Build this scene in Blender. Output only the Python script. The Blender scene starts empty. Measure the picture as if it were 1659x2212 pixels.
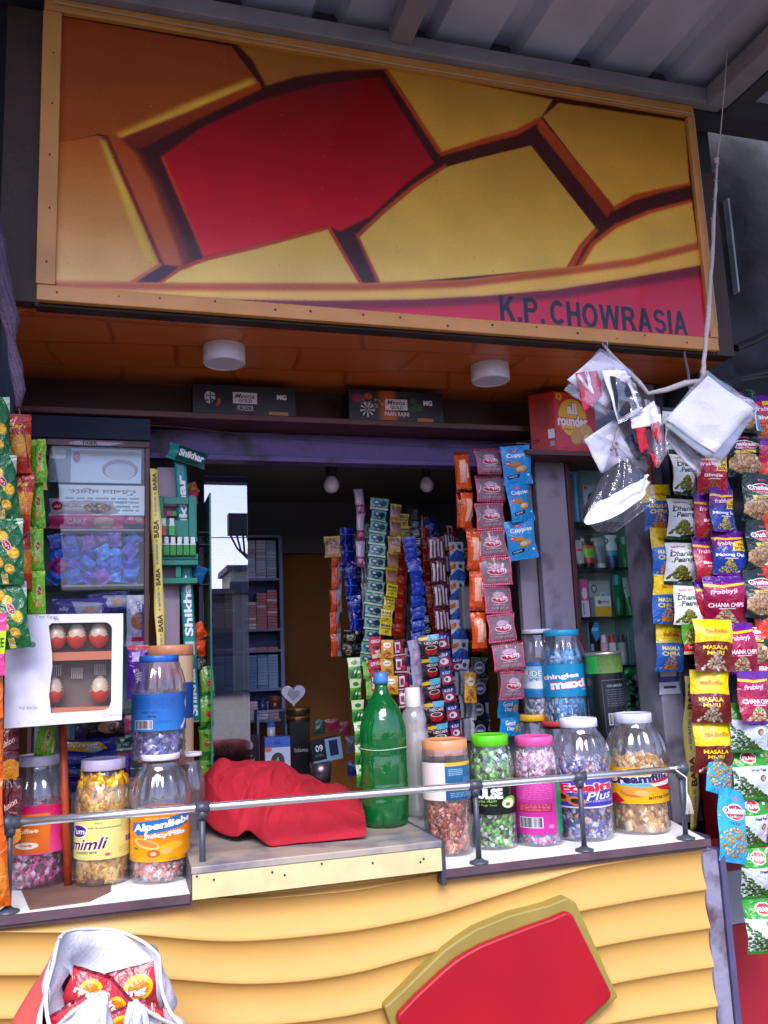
import bpy, bmesh, math, random
import numpy as np
from mathutils import noise as mnoise
from mathutils import Vector, Matrix, Euler

# ---------------------------------------------------------------- camera, world, sun, exposure
SC = bpy.context.scene
COL = SC.collection
W, H, FPX = 1659.0, 2212.0, 1860.0
CAM = Vector((0, -1.8, 1.5))
_y, _p, _r = math.radians(17.0), math.radians(9.4), math.radians(-2.3)
FW = Vector((math.sin(_y)*math.cos(_p), math.cos(_y)*math.cos(_p), math.sin(_p)))
_rt = Vector((math.cos(_y), -math.sin(_y), 0)); _up = _rt.cross(FW)
RT = _rt*math.cos(_r)+_up*math.sin(_r); UP = -_rt*math.sin(_r)+_up*math.cos(_r)
cd = bpy.data.cameras.new('camera'); cam = bpy.data.objects.new('camera', cd); COL.objects.link(cam)
cam.matrix_world = Matrix.Translation(CAM) @ Matrix((RT, UP, -FW)).transposed().to_4x4()
cd.sensor_fit = 'VERTICAL'; cd.sensor_height = 36; cd.lens = 36*FPX/H; cd.clip_end = 500; cd.clip_start = 0.02
SC.camera = cam
wd = bpy.data.worlds.new('World'); SC.world = wd; wd.use_nodes = True
nt = wd.node_tree; bg = nt.nodes['Background']
sky = nt.nodes.new('ShaderNodeTexSky'); sky.sky_type = 'NISHITA'; sky.sun_disc = False
SUN_EL, SUN_AZ = 48, 195     # azimuth, degrees clockwise from +Y
sky.sun_elevation = math.radians(SUN_EL); sky.sun_rotation = math.radians(SUN_AZ)
sky.air_density = 1.0; sky.dust_density = 1.5; sky.ozone_density = 3.0
tint = nt.nodes.new('ShaderNodeMix'); tint.data_type = 'RGBA'; tint.blend_type = 'MULTIPLY'; tint.inputs[0].default_value = 1; tint.inputs[7].default_value = (1.02, .92, 1.14, 1)
nt.links.new(sky.outputs[0], tint.inputs[6]); nt.links.new(tint.outputs[2], bg.inputs[0]); bg.inputs[1].default_value = 0.15
sd = bpy.data.lights.new('sun', 'SUN'); sd.energy = 3.2; sd.angle = math.radians(40); sd.color = (1, .96, .92)
sun = bpy.data.objects.new('sun', sd); COL.objects.link(sun)
_d = Vector((math.sin(math.radians(SUN_AZ))*math.cos(math.radians(SUN_EL)), math.cos(math.radians(SUN_AZ))*math.cos(math.radians(SUN_EL)), math.sin(math.radians(SUN_EL))))
sun.rotation_euler = _d.to_track_quat('Z', 'Y').to_euler()
SC.view_settings.view_transform = 'Standard'; SC.view_settings.look = 'None'
SC.view_settings.exposure = 1.12; SC.view_settings.gamma = 1.0
SC.render.engine = 'CYCLES'
cy = SC.cycles; cy.max_bounces = 8; cy.transparent_max_bounces = 24; cy.diffuse_bounces = 3; cy.glossy_bounces = 4
cy.transmission_bounces = 6; cy.caustics_reflective = False; cy.caustics_refractive = False
cy.use_denoising = True

# ---------------------------------------------------------------- helpers
def at(px, py, Y=None, Z=None, X=None):
    """world point seen at a spot of the photograph, on the real plane Y=, Z= or X="""
    d = FW*FPX + RT*(px-W/2) - UP*(py-H/2)
    t = (Y-CAM.y)/d.y if Y is not None else ((Z-CAM.z)/d.z if Z is not None else (X-CAM.x)/d.x)
    return CAM + d*t
def mpp(px, py, Y):
    return (at(px+1, py, Y)-at(px, py, Y)).length
def lin(c):
    if isinstance(c, str): c = [int(c[i:i+2], 16)/255 for i in (0, 2, 4)]
    return tuple((x/12.92 if x <= .04045 else ((x+.055)/1.055)**2.4) for x in c)
def hx(c):
    return np.array([int(c[i:i+2], 16)/255 for i in (0, 2, 4)]) if isinstance(c, str) else np.array(c)
def mpd(px, py, Y):
    return (at(px, py, Y)-CAM).dot(FW)/FPX
_mats = {}
def M(name, col='808080', rough=.5, metal=0., var=0., vscale=8., bump=0., bscale=60., spec=.5, col2=None, stain=.5, coat=0., alpha=1.):
    if name in _mats: return _mats[name]
    m = bpy.data.materials.new(name); m.use_nodes = True; n = m.node_tree.nodes; l = m.node_tree.links
    b = n['Principled BSDF']; c = lin(col); b.inputs['Base Color'].default_value = (*c, 1)
    b.inputs['Roughness'].default_value = rough; b.inputs['Metallic'].default_value = metal
    b.inputs['Specular IOR Level'].default_value = spec; b.inputs['Coat Weight'].default_value = coat
    tc = n.new('ShaderNodeTexCoord')
    if var > 0 or col2:
        nz = n.new('ShaderNodeTexNoise'); nz.inputs['Scale'].default_value = vscale; nz.inputs['Detail'].default_value = 6
        l.new(tc.outputs['Object'], nz.inputs['Vector'])
        r = n.new('ShaderNodeValToRGB'); l.new(nz.outputs['Fac'], r.inputs[0]); l.new(r.outputs[0], b.inputs['Base Color'])
        c2 = lin(col2) if col2 else tuple(x*(1-var) for x in c)
        w = .18 if not col2 else .07
        r.color_ramp.elements[0].position = stain-w; r.color_ramp.elements[1].position = stain+w
        r.color_ramp.elements[0].color = (*c2, 1); r.color_ramp.elements[1].color = (*c, 1)
    if bump > 0:
        nb = n.new('ShaderNodeTexNoise'); nb.inputs['Scale'].default_value = bscale; nb.inputs['Detail'].default_value = 4
        l.new(tc.outputs['Object'], nb.inputs['Vector'])
        bp = n.new('ShaderNodeBump'); bp.inputs['Strength'].default_value = bump; bp.inputs['Distance'].default_value = .01
        l.new(nb.outputs['Fac'], bp.inputs['Height']); l.new(bp.outputs[0], b.inputs['Normal'])
    _mats[name] = m; return m
def clear_mat(name, tint='FFFFFF', rough=.05, refl=.12, edge=.55, bump=0., haze=0.):
    """thin clear film or jar wall: see-through with a real gloss that grows at grazing angles"""
    if name in _mats: return _mats[name]
    m = bpy.data.materials.new(name); m.use_nodes = True; n = m.node_tree.nodes; l = m.node_tree.links
    n.remove(n['Principled BSDF']); out = n['Material Output']
    t = n.new('ShaderNodeBsdfTransparent'); t.inputs[0].default_value = (*lin(tint), 1)
    g = n.new('ShaderNodeBsdfGlossy'); g.inputs['Roughness'].default_value = rough
    lw = n.new('ShaderNodeLayerWeight'); lw.inputs[0].default_value = .25
    mr = n.new('ShaderNodeMapRange'); mr.inputs[3].default_value = refl; mr.inputs[4].default_value = edge
    l.new(lw.outputs['Facing'], mr.inputs[0])
    mx = n.new('ShaderNodeMixShader'); l.new(mr.outputs[0], mx.inputs[0]); l.new(t.outputs[0], mx.inputs[1]); l.new(g.outputs[0], mx.inputs[2])
    last = mx
    if haze > 0:
        d = n.new('ShaderNodeBsdfDiffuse'); d.inputs[0].default_value = (*lin('E8E8F0'), 1)
        m2 = n.new('ShaderNodeMixShader'); m2.inputs[0].default_value = haze
        l.new(mx.outputs[0], m2.inputs[1]); l.new(d.outputs[0], m2.inputs[2]); last = m2
    if bump > 0:
        tc = n.new('ShaderNodeTexCoord'); nb = n.new('ShaderNodeTexNoise'); nb.inputs['Scale'].default_value = 45; nb.inputs['Detail'].default_value = 3
        l.new(tc.outputs['Object'], nb.inputs['Vector']); bp = n.new('ShaderNodeBump'); bp.inputs['Strength'].default_value = bump; bp.inputs['Distance'].default_value = .01
        l.new(nb.outputs['Fac'], bp.inputs['Height']); l.new(bp.outputs[0], g.inputs['Normal']); l.new(bp.outputs[0], lw.inputs['Normal'])
    l.new(last.outputs[0], out.inputs[0]); _mats[name] = m; return m
def vcol_mat(name, rough=.3, metal=.0, bump=.3):
    if name in _mats: return _mats[name]
    m = bpy.data.materials.new(name); m.use_nodes = True; n = m.node_tree.nodes; l = m.node_tree.links
    b = n['Principled BSDF']; b.inputs['Roughness'].default_value = rough; b.inputs['Metallic'].default_value = metal
    a = n.new('ShaderNodeAttribute'); a.attribute_name = 'col'; l.new(a.outputs['Color'], b.inputs['Base Color'])
    tc = n.new('ShaderNodeTexCoord'); nb = n.new('ShaderNodeTexNoise'); nb.inputs['Scale'].default_value = 120
    l.new(tc.outputs['Object'], nb.inputs['Vector']); bp = n.new('ShaderNodeBump'); bp.inputs['Strength'].default_value = bump; bp.inputs['Distance'].default_value = .004
    l.new(nb.outputs['Fac'], bp.inputs['Height']); l.new(bp.outputs[0], b.inputs['Normal'])
    _mats[name] = m; return m

class MB:
    def __init__(s): s.v = []; s.f = []; s.uv = []; s.mi = []; s.c = []; s.mat_i = 0; s.col = None
    def face(s, idx, uv=None):
        s.f.append(tuple(idx)); s.uv.append(uv or [(0, 0)]*len(idx)); s.mi.append(s.mat_i); s.c.append(s.col)
    def quadp(s, a, b, c, d, uv=None):
        i = len(s.v); s.v += [tuple(a), tuple(b), tuple(c), tuple(d)]; s.face((i, i+1, i+2, i+3), uv)
        return s
    def box(s, x0, x1, y0, y1, z0, z1, mx=None):
        i = len(s.v); p = [(x, y, z) for z in (z0, z1) for y in (y0, y1) for x in (x0, x1)]
        if mx: p = [tuple(mx @ Vector(q)) for q in p]
        s.v += p
        U = [(0, 0), (1, 0), (1, 1), (0, 1)]
        for q in ((0, 1, 5, 4), (1, 3, 7, 5), (3, 2, 6, 7), (2, 0, 4, 6), (4, 5, 7, 6), (2, 3, 1, 0)): s.face([i+k for k in q], U)
        return s
    def grid(s, fn, nu, nv, uvfn=None, closeu=False):
        i = len(s.v)
        for b in range(nv+1):
            for a in range(nu+(0 if closeu else 1)): s.v.append(tuple(fn(a/nu, b/nv)))
        n = nu if closeu else nu+1
        uvfn = uvfn or (lambda u, v: (u, v))
        for b in range(nv):
            for a in range(nu):
                a2 = (a+1) % n if closeu else a+1
                s.face((i+b*n+a, i+b*n+a2, i+(b+1)*n+a2, i+(b+1)*n+a), [uvfn(a/nu, b/nv), uvfn((a+1)/nu, b/nv), uvfn((a+1)/nu, (b+1)/nv), uvfn(a/nu, (b+1)/nv)])
        return s
    def lathe(s, prof, n=32, cen=(0, 0, 0), cap0=True, cap1=True, mod=None, mx=None):
        i = len(s.v); cx, cy_, cz = cen
        for k, (r, z) in enumerate(prof):
            for a in range(n):
                t = 2*math.pi*a/n; rr = r*(mod(t, k, z) if mod else 1)
                p = Vector((cx+rr*math.sin(t), cy_+rr*math.cos(t), cz+z))
                s.v.append(tuple(mx @ p) if mx else tuple(p))
        zz = [p[1] for p in prof]; z0, z1 = min(zz), max(zz)
        for k in range(len(prof)-1):
            for a in range(n):
                b = (a+1) % n
                v0 = (prof[k][1]-z0)/max(1e-6, z1-z0); v1 = (prof[k+1][1]-z0)/max(1e-6, z1-z0)
                u0, u1 = a/n, (a+1)/n
                s.face((i+k*n+b, i+k*n+a, i+(k+1)*n+a, i+(k+1)*n+b), [(u1, v0), (u0, v0), (u0, v1), (u1, v1)])
        if cap0: s.face([i+a for a in range(n)])
        if cap1: s.face([i+(len(prof)-1)*n+a for a in range(n-1, -1, -1)])
        return s
    def tube(s, pts, rad, n=8, cap=True):
        pts = [Vector(p) for p in pts]; i0 = len(s.v); N = len(pts); pr = None
        for k, p in enumerate(pts):
            t = (pts[min(k+1, N-1)]-pts[max(k-1, 0)]).normalized()
            if pr is None: pr = t.orthogonal().normalized()
            pr = (pr - t*pr.dot(t)).normalized(); q = t.cross(pr)
            r = rad[k] if isinstance(rad, (list, tuple)) else rad
            for a in range(n):
                th = 2*math.pi*a/n; s.v.append(tuple(p+(pr*math.cos(th)+q*math.sin(th))*r))
        for k in range(N-1):
            for a in range(n):
                b = (a+1) % n; s.face((i0+k*n+a, i0+k*n+b, i0+(k+1)*n+b, i0+(k+1)*n+a))
        if cap:
            s.face([i0+a for a in range(n-1, -1, -1)]); s.face([i0+(N-1)*n+a for a in range(n)])
        return s
    def prism(s, pts, y0, y1):
        """polygon in x,z extruded from y0 (front) to y1"""
        i = len(s.v); n = len(pts)
        s.v += [(x, y0, z) for x, z in pts]+[(x, y1, z) for x, z in pts]
        ar = sum(pts[k][0]*pts[(k+1) % n][1]-pts[(k+1) % n][0]*pts[k][1] for k in range(n))
        o = list(range(n)) if ar > 0 else list(range(n-1, -1, -1))
        xs = [p[0] for p in pts]; zs = [p[1] for p in pts]
        uvs = [((pts[k][0]-min(xs))/(max(xs)-min(xs)), (pts[k][1]-min(zs))/(max(zs)-min(zs))) for k in o]
        s.face([i+k for k in o], uvs); s.face([i+n+k for k in reversed(o)])
        for a in range(n):
            p, q = o[a], o[(a+1) % n]; s.face((i+q, i+p, i+n+p, i+n+q))
        return s
    def mesh(s, name, mats, smooth=False):
        me = bpy.data.meshes.new(name); me.from_pydata(s.v, [], s.f)
        for m in (mats if isinstance(mats, (list, tuple)) else [mats]): me.materials.append(m)
        ul = me.uv_layers.new(name='UVMap'); flat = [c for u in s.uv for p in u for c in p]
        ul.data.foreach_set('uv', flat)
        me.polygons.foreach_set('material_index', s.mi)
        if any(c is not None for c in s.c):
            ca = me.color_attributes.new('col', 'FLOAT_COLOR', 'CORNER'); d = []
            for f, c in zip(s.f, s.c):
                for _ in f: d += [*(c or (1, 1, 1)), 1]
            ca.data.foreach_set('color', d)
        if smooth: me.polygons.foreach_set('use_smooth', [True]*len(s.f))
        me.update(); return me
    def build(s, name, mats, parent=None, smooth=False, bev=0., loc=None):
        o = bpy.data.objects.new(name, s.mesh(name, mats, smooth)); COL.objects.link(o)
        if parent is not None:
            o.parent = parent
            if loc is None: o.location = -Vector(parent.location) if parent.parent is None else (0, 0, 0)
        if loc is not None: o.location = loc
        if bev > 0:
            b = o.modifiers.new('bevel', 'BEVEL'); b.width = bev; b.segments = 2; b.limit_method = 'ANGLE'
        return o
def tag(o, label=None, cat=None, group=None, kind=None):
    if label: o['label'] = label
    if cat: o['category'] = cat
    if group: o['group'] = group
    if kind: o['kind'] = kind
    return o
def empty(name, loc, label, cat, group=None, rz=0.):
    o = bpy.data.objects.new(name, None); COL.objects.link(o); o.location = loc; o.rotation_euler.z = rz
    o.empty_display_size = .02
    return tag(o, label, cat, group)
def inst(name, me, parent, loc, rot=(0, 0, 0)):
    o = bpy.data.objects.new(name, me); COL.objects.link(o); o.parent = parent; o.location = loc; o.rotation_euler = rot
    return o

# ---------------------------------------------------------------- printed artwork, drawn in code
_tc = {}
def text_tris(body, bold):
    k = (body, bold)
    if k in _tc: return _tc[k]
    cu = bpy.data.curves.new('t', 'FONT'); cu.body = body; cu.offset = bold; cu.resolution_u = 3
    cu.align_x = 'CENTER'; cu.align_y = 'CENTER'
    o = bpy.data.objects.new('t', cu); COL.objects.link(o); bpy.context.view_layer.update()
    me = o.evaluated_get(bpy.context.evaluated_depsgraph_get()).to_mesh()
    me.calc_loop_triangles(); vs = np.array([v.co[:2] for v in me.vertices]).reshape(-1, 2)
    tr = np.array([t.vertices[:] for t in me.loop_triangles]).reshape(-1, 3)
    o.to_mesh_clear(); bpy.data.objects.remove(o); bpy.data.curves.remove(cu)
    if len(vs):
        mn, mx_ = vs.min(0), vs.max(0); vs = (vs-(mn+mx_)/2)/max(1e-6, (mx_-mn)[1]); wd_ = (mx_-mn)[0]/max(1e-6, (mx_-mn)[1])
    else: wd_ = 1
    _tc[k] = (vs, tr, wd_); return _tc[k]
class Art:
    def __init__(s, w, h, bg='FFFFFF', S=2):
        s.S = S; s.w = w; s.h = h; s.a = np.ones((h*S, w*S, 3))*hx(bg); s.T = None
    def _blend(s, x0, y0, mask, col, col2=None, al=1., blur=0):
        if blur > 0:
            k = max(1, int(blur*s.S)); mask = mask.astype(float)
            for _ in range(2):
                for ax in (0, 1):
                    c = np.cumsum(np.pad(mask, [(k+1, k) if a == ax else (0, 0) for a in (0, 1)], mode='edge'), axis=ax)
                    n = mask.shape[ax]; mask = (np.take(c, range(2*k+1, 2*k+1+n), ax)-np.take(c, range(0, n), ax))/(2*k+1)
        h, w = mask.shape; sub = s.a[y0:y0+h, x0:x0+w]; m = (mask*al)[..., None]
        c = hx(col)
        if col2 is not None:
            t = np.linspace(0, 1, h)[:, None, None]; c = c*(1-t)+hx(col2)*t
        sub[:] = sub*(1-m)+c*m
    def poly(s, pts, col, col2=None, al=1., blur=0):
        if s.T: pts = [s.T(*p) for p in pts]
        P = np.array(pts)*s.S; pad = int(blur*s.S*3)
        x0 = max(0, int(P[:, 0].min())-pad); x1 = min(s.w*s.S, int(P[:, 0].max())+2+pad)
        y0 = max(0, int(P[:, 1].min())-pad); y1 = min(s.h*s.S, int(P[:, 1].max())+2+pad)
        if x1 <= x0 or y1 <= y0: return
        X, Y = np.meshgrid(np.arange(x0, x1)+.5, np.arange(y0, y1)+.5); ins = np.zeros(X.shape, bool)
        n = len(P)
        for i in range(n):
            xa, ya = P[i]; xb, yb = P[(i+1) % n]
            if ya == yb: continue
            c = (ya > Y) != (yb > Y); ins ^= c & (X < (xb-xa)*(Y-ya)/(yb-ya)+xa)
        s._blend(x0, y0, ins, col, col2, al, blur)
    def rect(s, x0, y0, x1, y1, col, col2=None, al=1., blur=0): s.poly([(x0, y0), (x1, y0), (x1, y1), (x0, y1)], col, col2, al, blur)
    def ell(s, cx, cy_, rx, ry, col, rot=0, al=1., blur=0, n=20):
        c, sn = math.cos(rot), math.sin(rot)
        s.poly([(cx+rx*math.cos(t)*c-ry*math.sin(t)*sn, cy_+rx*math.cos(t)*sn+ry*math.sin(t)*c) for t in np.linspace(0, 2*math.pi, n, endpoint=False)], col, None, al, blur)
    def text(s, body, cx, cy_, h, col, bold=.02, w=None, rot=0., shear=0., out=None, ow=.05, arc=0):
        if out: s.text(body, cx, cy_, h*(1+ow*1.2), out, bold+ow, (w or text_tris(body, bold)[2]*h)*(1+ow*.6), rot, shear, None, 0, arc)
        vs, tr, asp = text_tris(body, bold)
        if not len(tr): return
        sx = (w/asp) if w else h; x = vs[:, 0]*sx+vs[:, 1]*h*shear; y = -vs[:, 1]*h
        if arc: y = y+arc*(x/(asp*sx/2))**2
        c, sn = math.cos(rot), math.sin(rot); P = np.stack([cx+x*c-y*sn, cy_+x*sn+y*c], 1)*s.S
        x0 = max(0, int(P[:, 0].min())); x1 = min(s.w*s.S, int(P[:, 0].max())+2); y0 = max(0, int(P[:, 1].min())); y1 = min(s.h*s.S, int(P[:, 1].max())+2)
        if x1 <= x0 or y1 <= y0: return
        mk = np.zeros((y1-y0, x1-x0), bool)
        for t in tr:
            a, b, d = P[t]; mnx = max(x0, int(min(a[0], b[0], d[0]))); mxx = min(x1, int(max(a[0], b[0], d[0]))+2)
            mny = max(y0, int(min(a[1], b[1], d[1]))); mxy = min(y1, int(max(a[1], b[1], d[1]))+2)
            if mxx <= mnx or mxy <= mny: continue
            X = np.arange(mnx, mxx)[None, :]+.5; Y = np.arange(mny, mxy)[:, None]+.5
            e1 = (b[0]-a[0])*(Y-a[1])-(b[1]-a[1])*(X-a[0]); e2 = (d[0]-b[0])*(Y-b[1])-(d[1]-b[1])*(X-b[0]); e3 = (a[0]-d[0])*(Y-d[1])-(a[1]-d[1])*(X-d[0])
            mk[mny-y0:mxy-y0, mnx-x0:mxx-x0] |= ((e1 >= 0) & (e2 >= 0) & (e3 >= 0)) | ((e1 <= 0) & (e2 <= 0) & (e3 <= 0))
        s._blend(x0, y0, mk, col)
    def pile(s, cx, cy_, rx, ry, n, sz, pal, seed=1, asp=1.3, tri=True):
        """heap of nuts, crisps or sticks printed on a packet"""
        R = random.Random(seed); it = []
        for _ in range(n):
            y = R.uniform(-1, 1); wd_ = (y+1)/2*.85+.15 if tri else math.sqrt(max(0, 1-y*y)); x = R.uniform(-1, 1)*wd_
            it.append((y, x))
        it.sort()
        for y, x in it:
            c = hx(R.choice(pal))*R.uniform(.8, 1.1); c = np.clip(c, 0, 1); r = sz*R.uniform(.8, 1.2); a = R.uniform(0, 3.1)
            s.ell(cx+x*rx, cy_+y*ry, r*asp*1.12, r*1.12, c*.55, a, n=9); s.ell(cx+x*rx-.2*r, cy_+y*ry-.25*r, r*asp*.85, r*.85, c, a, n=9)
    def block(s, body, x0, y0, x1, h, col):
        """heavy block capitals between x0 and x1"""
        q = lambda a, b, c, d: [(a, b), (c, b), (c, d), (a, d)]
        def ring(cx, cy_, rx, ry, t, a0, a1):
            A = [math.radians(a0+(a1-a0)*k/18) for k in range(19)]
            return [(cx+rx*math.cos(u), cy_+ry*math.sin(u)) for u in A]+[(cx+(rx-t)*math.cos(u), cy_+(ry-t*.85)*math.sin(u)) for u in reversed(A)]
        P_ = [q(0, 0, .21, 1), q(.2, 0, .45, .17), q(.2, .42, .45, .59), ring(.44, .295, .3, .295, .2, -92, 92)]
        G = {'K': ([q(0, 0, .21, 1), [(.53, 0), (.79, 0), (.2, .68), (.2, .40)], [(.28, .46), (.44, .32), (.82, 1), (.56, 1)]], .82), 'P': (P_, .76), '.': ([q(0, .8, .2, 1)], .24),
             'C': ([ring(.42, .5, .42, .5, .21, 42, 318)], .80), 'H': ([q(0, 0, .21, 1), q(.54, 0, .75, 1), q(.2, .4, .55, .58)], .75), 'O': ([ring(.43, .5, .43, .5, .21, 0, 180), ring(.43, .5, .43, .5, .21, 180, 360)], .86),
             'W': ([[(0, 0), (.21, 0), (.38, 1), (.17, 1)], [(.48, 0), (.67, 0), (.38, 1), (.19, 1)], [(.48, 0), (.67, 0), (.96, 1), (.77, 1)], [(.94, 0), (1.15, 0), (.98, 1), (.77, 1)]], 1.15),
             'R': (P_+[[(.36, .52), (.58, .52), (.82, 1), (.58, 1)]], .80), 'A': ([[(.3, 0), (.52, 0), (.21, 1), (0, 1)], [(.3, 0), (.52, 0), (.82, 1), (.61, 1)], q(.2, .6, .62, .76)], .82),
             'S': ([ring(.36, .285, .34, .285, .2, -350+20, -190-80) if False else ring(.36, .29, .34, .29, .19, -15, -270), ring(.36, .71, .36, .29, .19, -90, 165)], .74), 'I': ([q(0, 0, .21, 1)], .21)}
        W0 = sum(G[c][1]+.11 for c in body)-.11; sx = (x1-x0)/W0; x = x0
        for c in body:
            for p in G[c][0]: s.poly([(x+a*sx, y0+b*h) for a, b in p], col)
            x += (G[c][1]+.11)*sx
    def lines(s, x0, y0, x1, y1, n, col, seed=1, th=.35):
        R = random.Random(seed); st = (y1-y0)/n
        for k in range(n):
            x = x0
            while x < x1-2:
                l = R.uniform(.06, .2)*(x1-x0); s.rect(x, y0+k*st, min(x1, x+l), y0+k*st+st*th, col, al=.8); x += l+.03*(x1-x0)
            
    def bars(s, x0, y0, x1, y1, seed=3):
        s.rect(x0-2, y0-2, x1+2, y1+2, 'F0F0F4'); R = random.Random(seed); x = x0
        while x < x1: w_ = R.choice((.8, 1.2, 1.8)); s.rect(x, y0, min(x+w_, x1), y1, '181820'); x += w_+R.choice((.8, 1.3))
    def grain(s, amt=.02, lo=.05, seed=1):
        g = np.random.default_rng(seed); h, w, _ = s.a.shape; n = g.normal(0, amt, (h, w, 1)); f = np.zeros((h, w))
        for c in (3, 7, 15):
            q = g.normal(0, 1, (c+2, c*2+2)); yy = np.linspace(0, c, h); xx = np.linspace(0, c*2, w); yi = yy.astype(int); xi = xx.astype(int); fy = (yy-yi)[:, None]; fx = (xx-xi)[None, :]
            f += (q[yi][:, xi]*(1-fy)*(1-fx)+q[yi+1][:, xi]*fy*(1-fx)+q[yi][:, xi+1]*(1-fy)*fx+q[yi+1][:, xi+1]*fy*fx)*lo/3
        s.a = np.clip(s.a*(1+f[..., None])+n, 0, 1)
    def image(s, name):
        a = s.a.reshape(s.h, s.S, s.w, s.S, 3).mean((1, 3)); im = bpy.data.images.new(name, s.w, s.h)
        px = np.ones((s.h, s.w, 4), np.float32); px[..., :3] = np.clip(a[::-1], 0, 1); im.pixels.foreach_set(px.ravel()); im.update(); im.pack()
        return im
    def mat(s, name, rough=.3, bump=.0, metal=0., bscale=35., coat=0., gain=.92, spec=.5):
        m = bpy.data.materials.new(name); m.use_nodes = True; n = m.node_tree.nodes; l = m.node_tree.links
        b = n['Principled BSDF']; t = n.new('ShaderNodeTexImage'); t.image = s.image(name); t.extension = 'REPEAT'
        b.inputs['Roughness'].default_value = rough; b.inputs['Metallic'].default_value = metal; b.inputs['Coat Weight'].default_value = coat
        b.inputs['Specular IOR Level'].default_value = spec
        hs = n.new('ShaderNodeHueSaturation'); hs.inputs['Value'].default_value = gain; l.new(t.outputs[0], hs.inputs['Color']); l.new(hs.outputs[0], b.inputs['Base Color'])
        if bump > 0:
            tc = n.new('ShaderNodeTexCoord'); nb = n.new('ShaderNodeTexNoise'); nb.inputs['Scale'].default_value = bscale; nb.inputs['Detail'].default_value = 3; nb.inputs['Distortion'].default_value = 1.2
            l.new(tc.outputs['Object'], nb.inputs['Vector']); bp = n.new('ShaderNodeBump'); bp.inputs['Strength'].default_value = bump; bp.inputs['Distance'].default_value = .012
            l.new(nb.outputs['Fac'], bp.inputs['Height']); l.new(bp.outputs[0], b.inputs['Normal'])
        _mats[name] = m; return m
# ---------------------------------------------------------------- setting behind and around
MB().box(-60, 60, -70, 30, -.1, 0).build('ground', M('asphalt', '625E5A', .9, var=.25, vscale=3, bump=.3, bscale=90))['kind'] = 'structure'
wood = M('dark_wood', '4A2620', .5, var=.45, vscale=5, bump=.15, bscale=40)
ow = M('old_white_paint', '94939C', .7, var=.35, vscale=6, bump=.2, bscale=60)
# house and pole across the street (mirrored in the shop's glass)
hs = empty('house', (7, -42, 0), 'pale flat-roofed house across the street, mirrored in the glass', 'house')
MB().box(5.3, 12, -46, -42, 0, 6.1).build('wall', M('house_wall', 'B9B2A2', .9, var=.2, vscale=1), hs)
MB().box(5.1, 12.2, -46.3, -41.8, 6.1, 6.4).build('roof', M('house_roof', '55555A', .9), hs)
MB().box(5.2, 12.1, -41.98, -41.5, 4.9, 5.0).box(5.2, 12.1, -41.56, -41.5, 5.0, 5.5).build('balcony', M('house_roof'), hs)
for x in (6.2, 8.6, 10.6):
    MB().box(x, x+.8, -42.0, -41.95, 2.8, 4.1).build('window', M('house_window', '1A2028', .2), hs)
ds = empty('building', (-4, -38, 0), 'long low dark building across the street, mirrored in the glass', 'building')
MB().box(-16, 4.9, -46, -38, 0, 4.6).build('wall', M('dark_house', '4A464A', .9, var=.3, vscale=1), ds)
MB().box(-16.2, 5.0, -46, -37.7, 4.6, 4.85).build('roof', M('house_roof'), ds)
MB().box(4.0, 4.9, -37.98, -37.9, 3.0, 4.2).build('window', M('house_window', '1A2028', .2), ds)
MB().box(2.4, 3.2, -37.98, -37.9, 2.6, 4.0).build('window', M('house_window'), ds)
up_ = empty('utility_pole', (2.9, -16, 0), 'concrete utility pole with crossarm and cables, mirrored in the glass', 'utility pole')
MB().tube([(3.15, -16, 0), (2.9, -16, 3.4), (2.6, -16, 4.7)], [.14, .12, .1], 10).build('pole', M('pole_grey', '4A4A50', .8), up_)
MB().box(2.2, 2.95, -16.15, -15.85, 4.25, 4.72).build('transformer', M('pole_dark', '2A2B30', .7), up_)
mbx = MB()
for k in range(5): mbx.tube([(2.25+k*.14, -16, 4.25), (2.4+k*.08, -16, 3.95-.05*k), (2.85, -16, 3.5)], .025, 6)
mbx.tube([(-30, -16.4, 3.9), (2.6, -16, 4.2), (25, -15.6, 3.9)], .012, 5)
mbx.build('cable', M('pole_dark'), up_)
# neighbouring walls
wl = MB(); wl.grid(lambda u, v: (-.30-.04*math.sin(9*v)-.2*(1-u), -.25+u*1.2, v*3.6), 6, 12); wl.box(-1.6, -.42, 1.0, 1.1, 0, 4); wl.box(-1.6, -.256, .052, .1, 1.9, 4)
tag(wl.build('side_wall', M('dark_cloth_wall', '23222C', .9, var=.4, vscale=6, bump=.3, bscale=25)), 'dark tarpaulin-covered wall at the left end of the shop', 'wall')
cw = MB().box(1.60, 2.6, .28, .5, .0, 3.2); cw.box(1.52, 1.64, .14, .30, 1.25, 3.1)
tag(cw.build('concrete_wall', M('old_concrete', '3C3D44', .95, var=.5, vscale=4, bump=1.0, bscale=14, col2='222329', stain=.5), None), 'dark weathered concrete wall right of the sign, crossed by a cable', 'wall')
rw = empty('painted_wall', (1.55, .25, 0), 'crimson painted wall with one pale grey stripe, low at the right', 'wall')
MB().box(1.386, 2.6, .18, .24, 0, 1.0).box(1.475, 2.6, .18, .24, 1.0, 1.20).build('wall_panel', M('red_wall', '8E0F22', .55, var=.15, vscale=4), rw)
zs = at(1600, 1880, .17).z, at(1600, 1995, .17).z
MB().box(1.3865, 2.6, .172, .1795, zs[1], zs[0]).build('stripe', M('grey_stripe', '8B8C98', .6, var=.15), rw)
gb = MB(); a, b = at(1556, 440, .29), at(1582, 640, .29)
gb.box(a.x, b.x, .255, .278, b.z, a.z)
tag(gb.build('wall_poster', M('pale_paper', 'B8C2C8', .6, var=.3, vscale=14)), 'torn pale poster strip on the dark wall right of the sign', 'poster')
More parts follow.
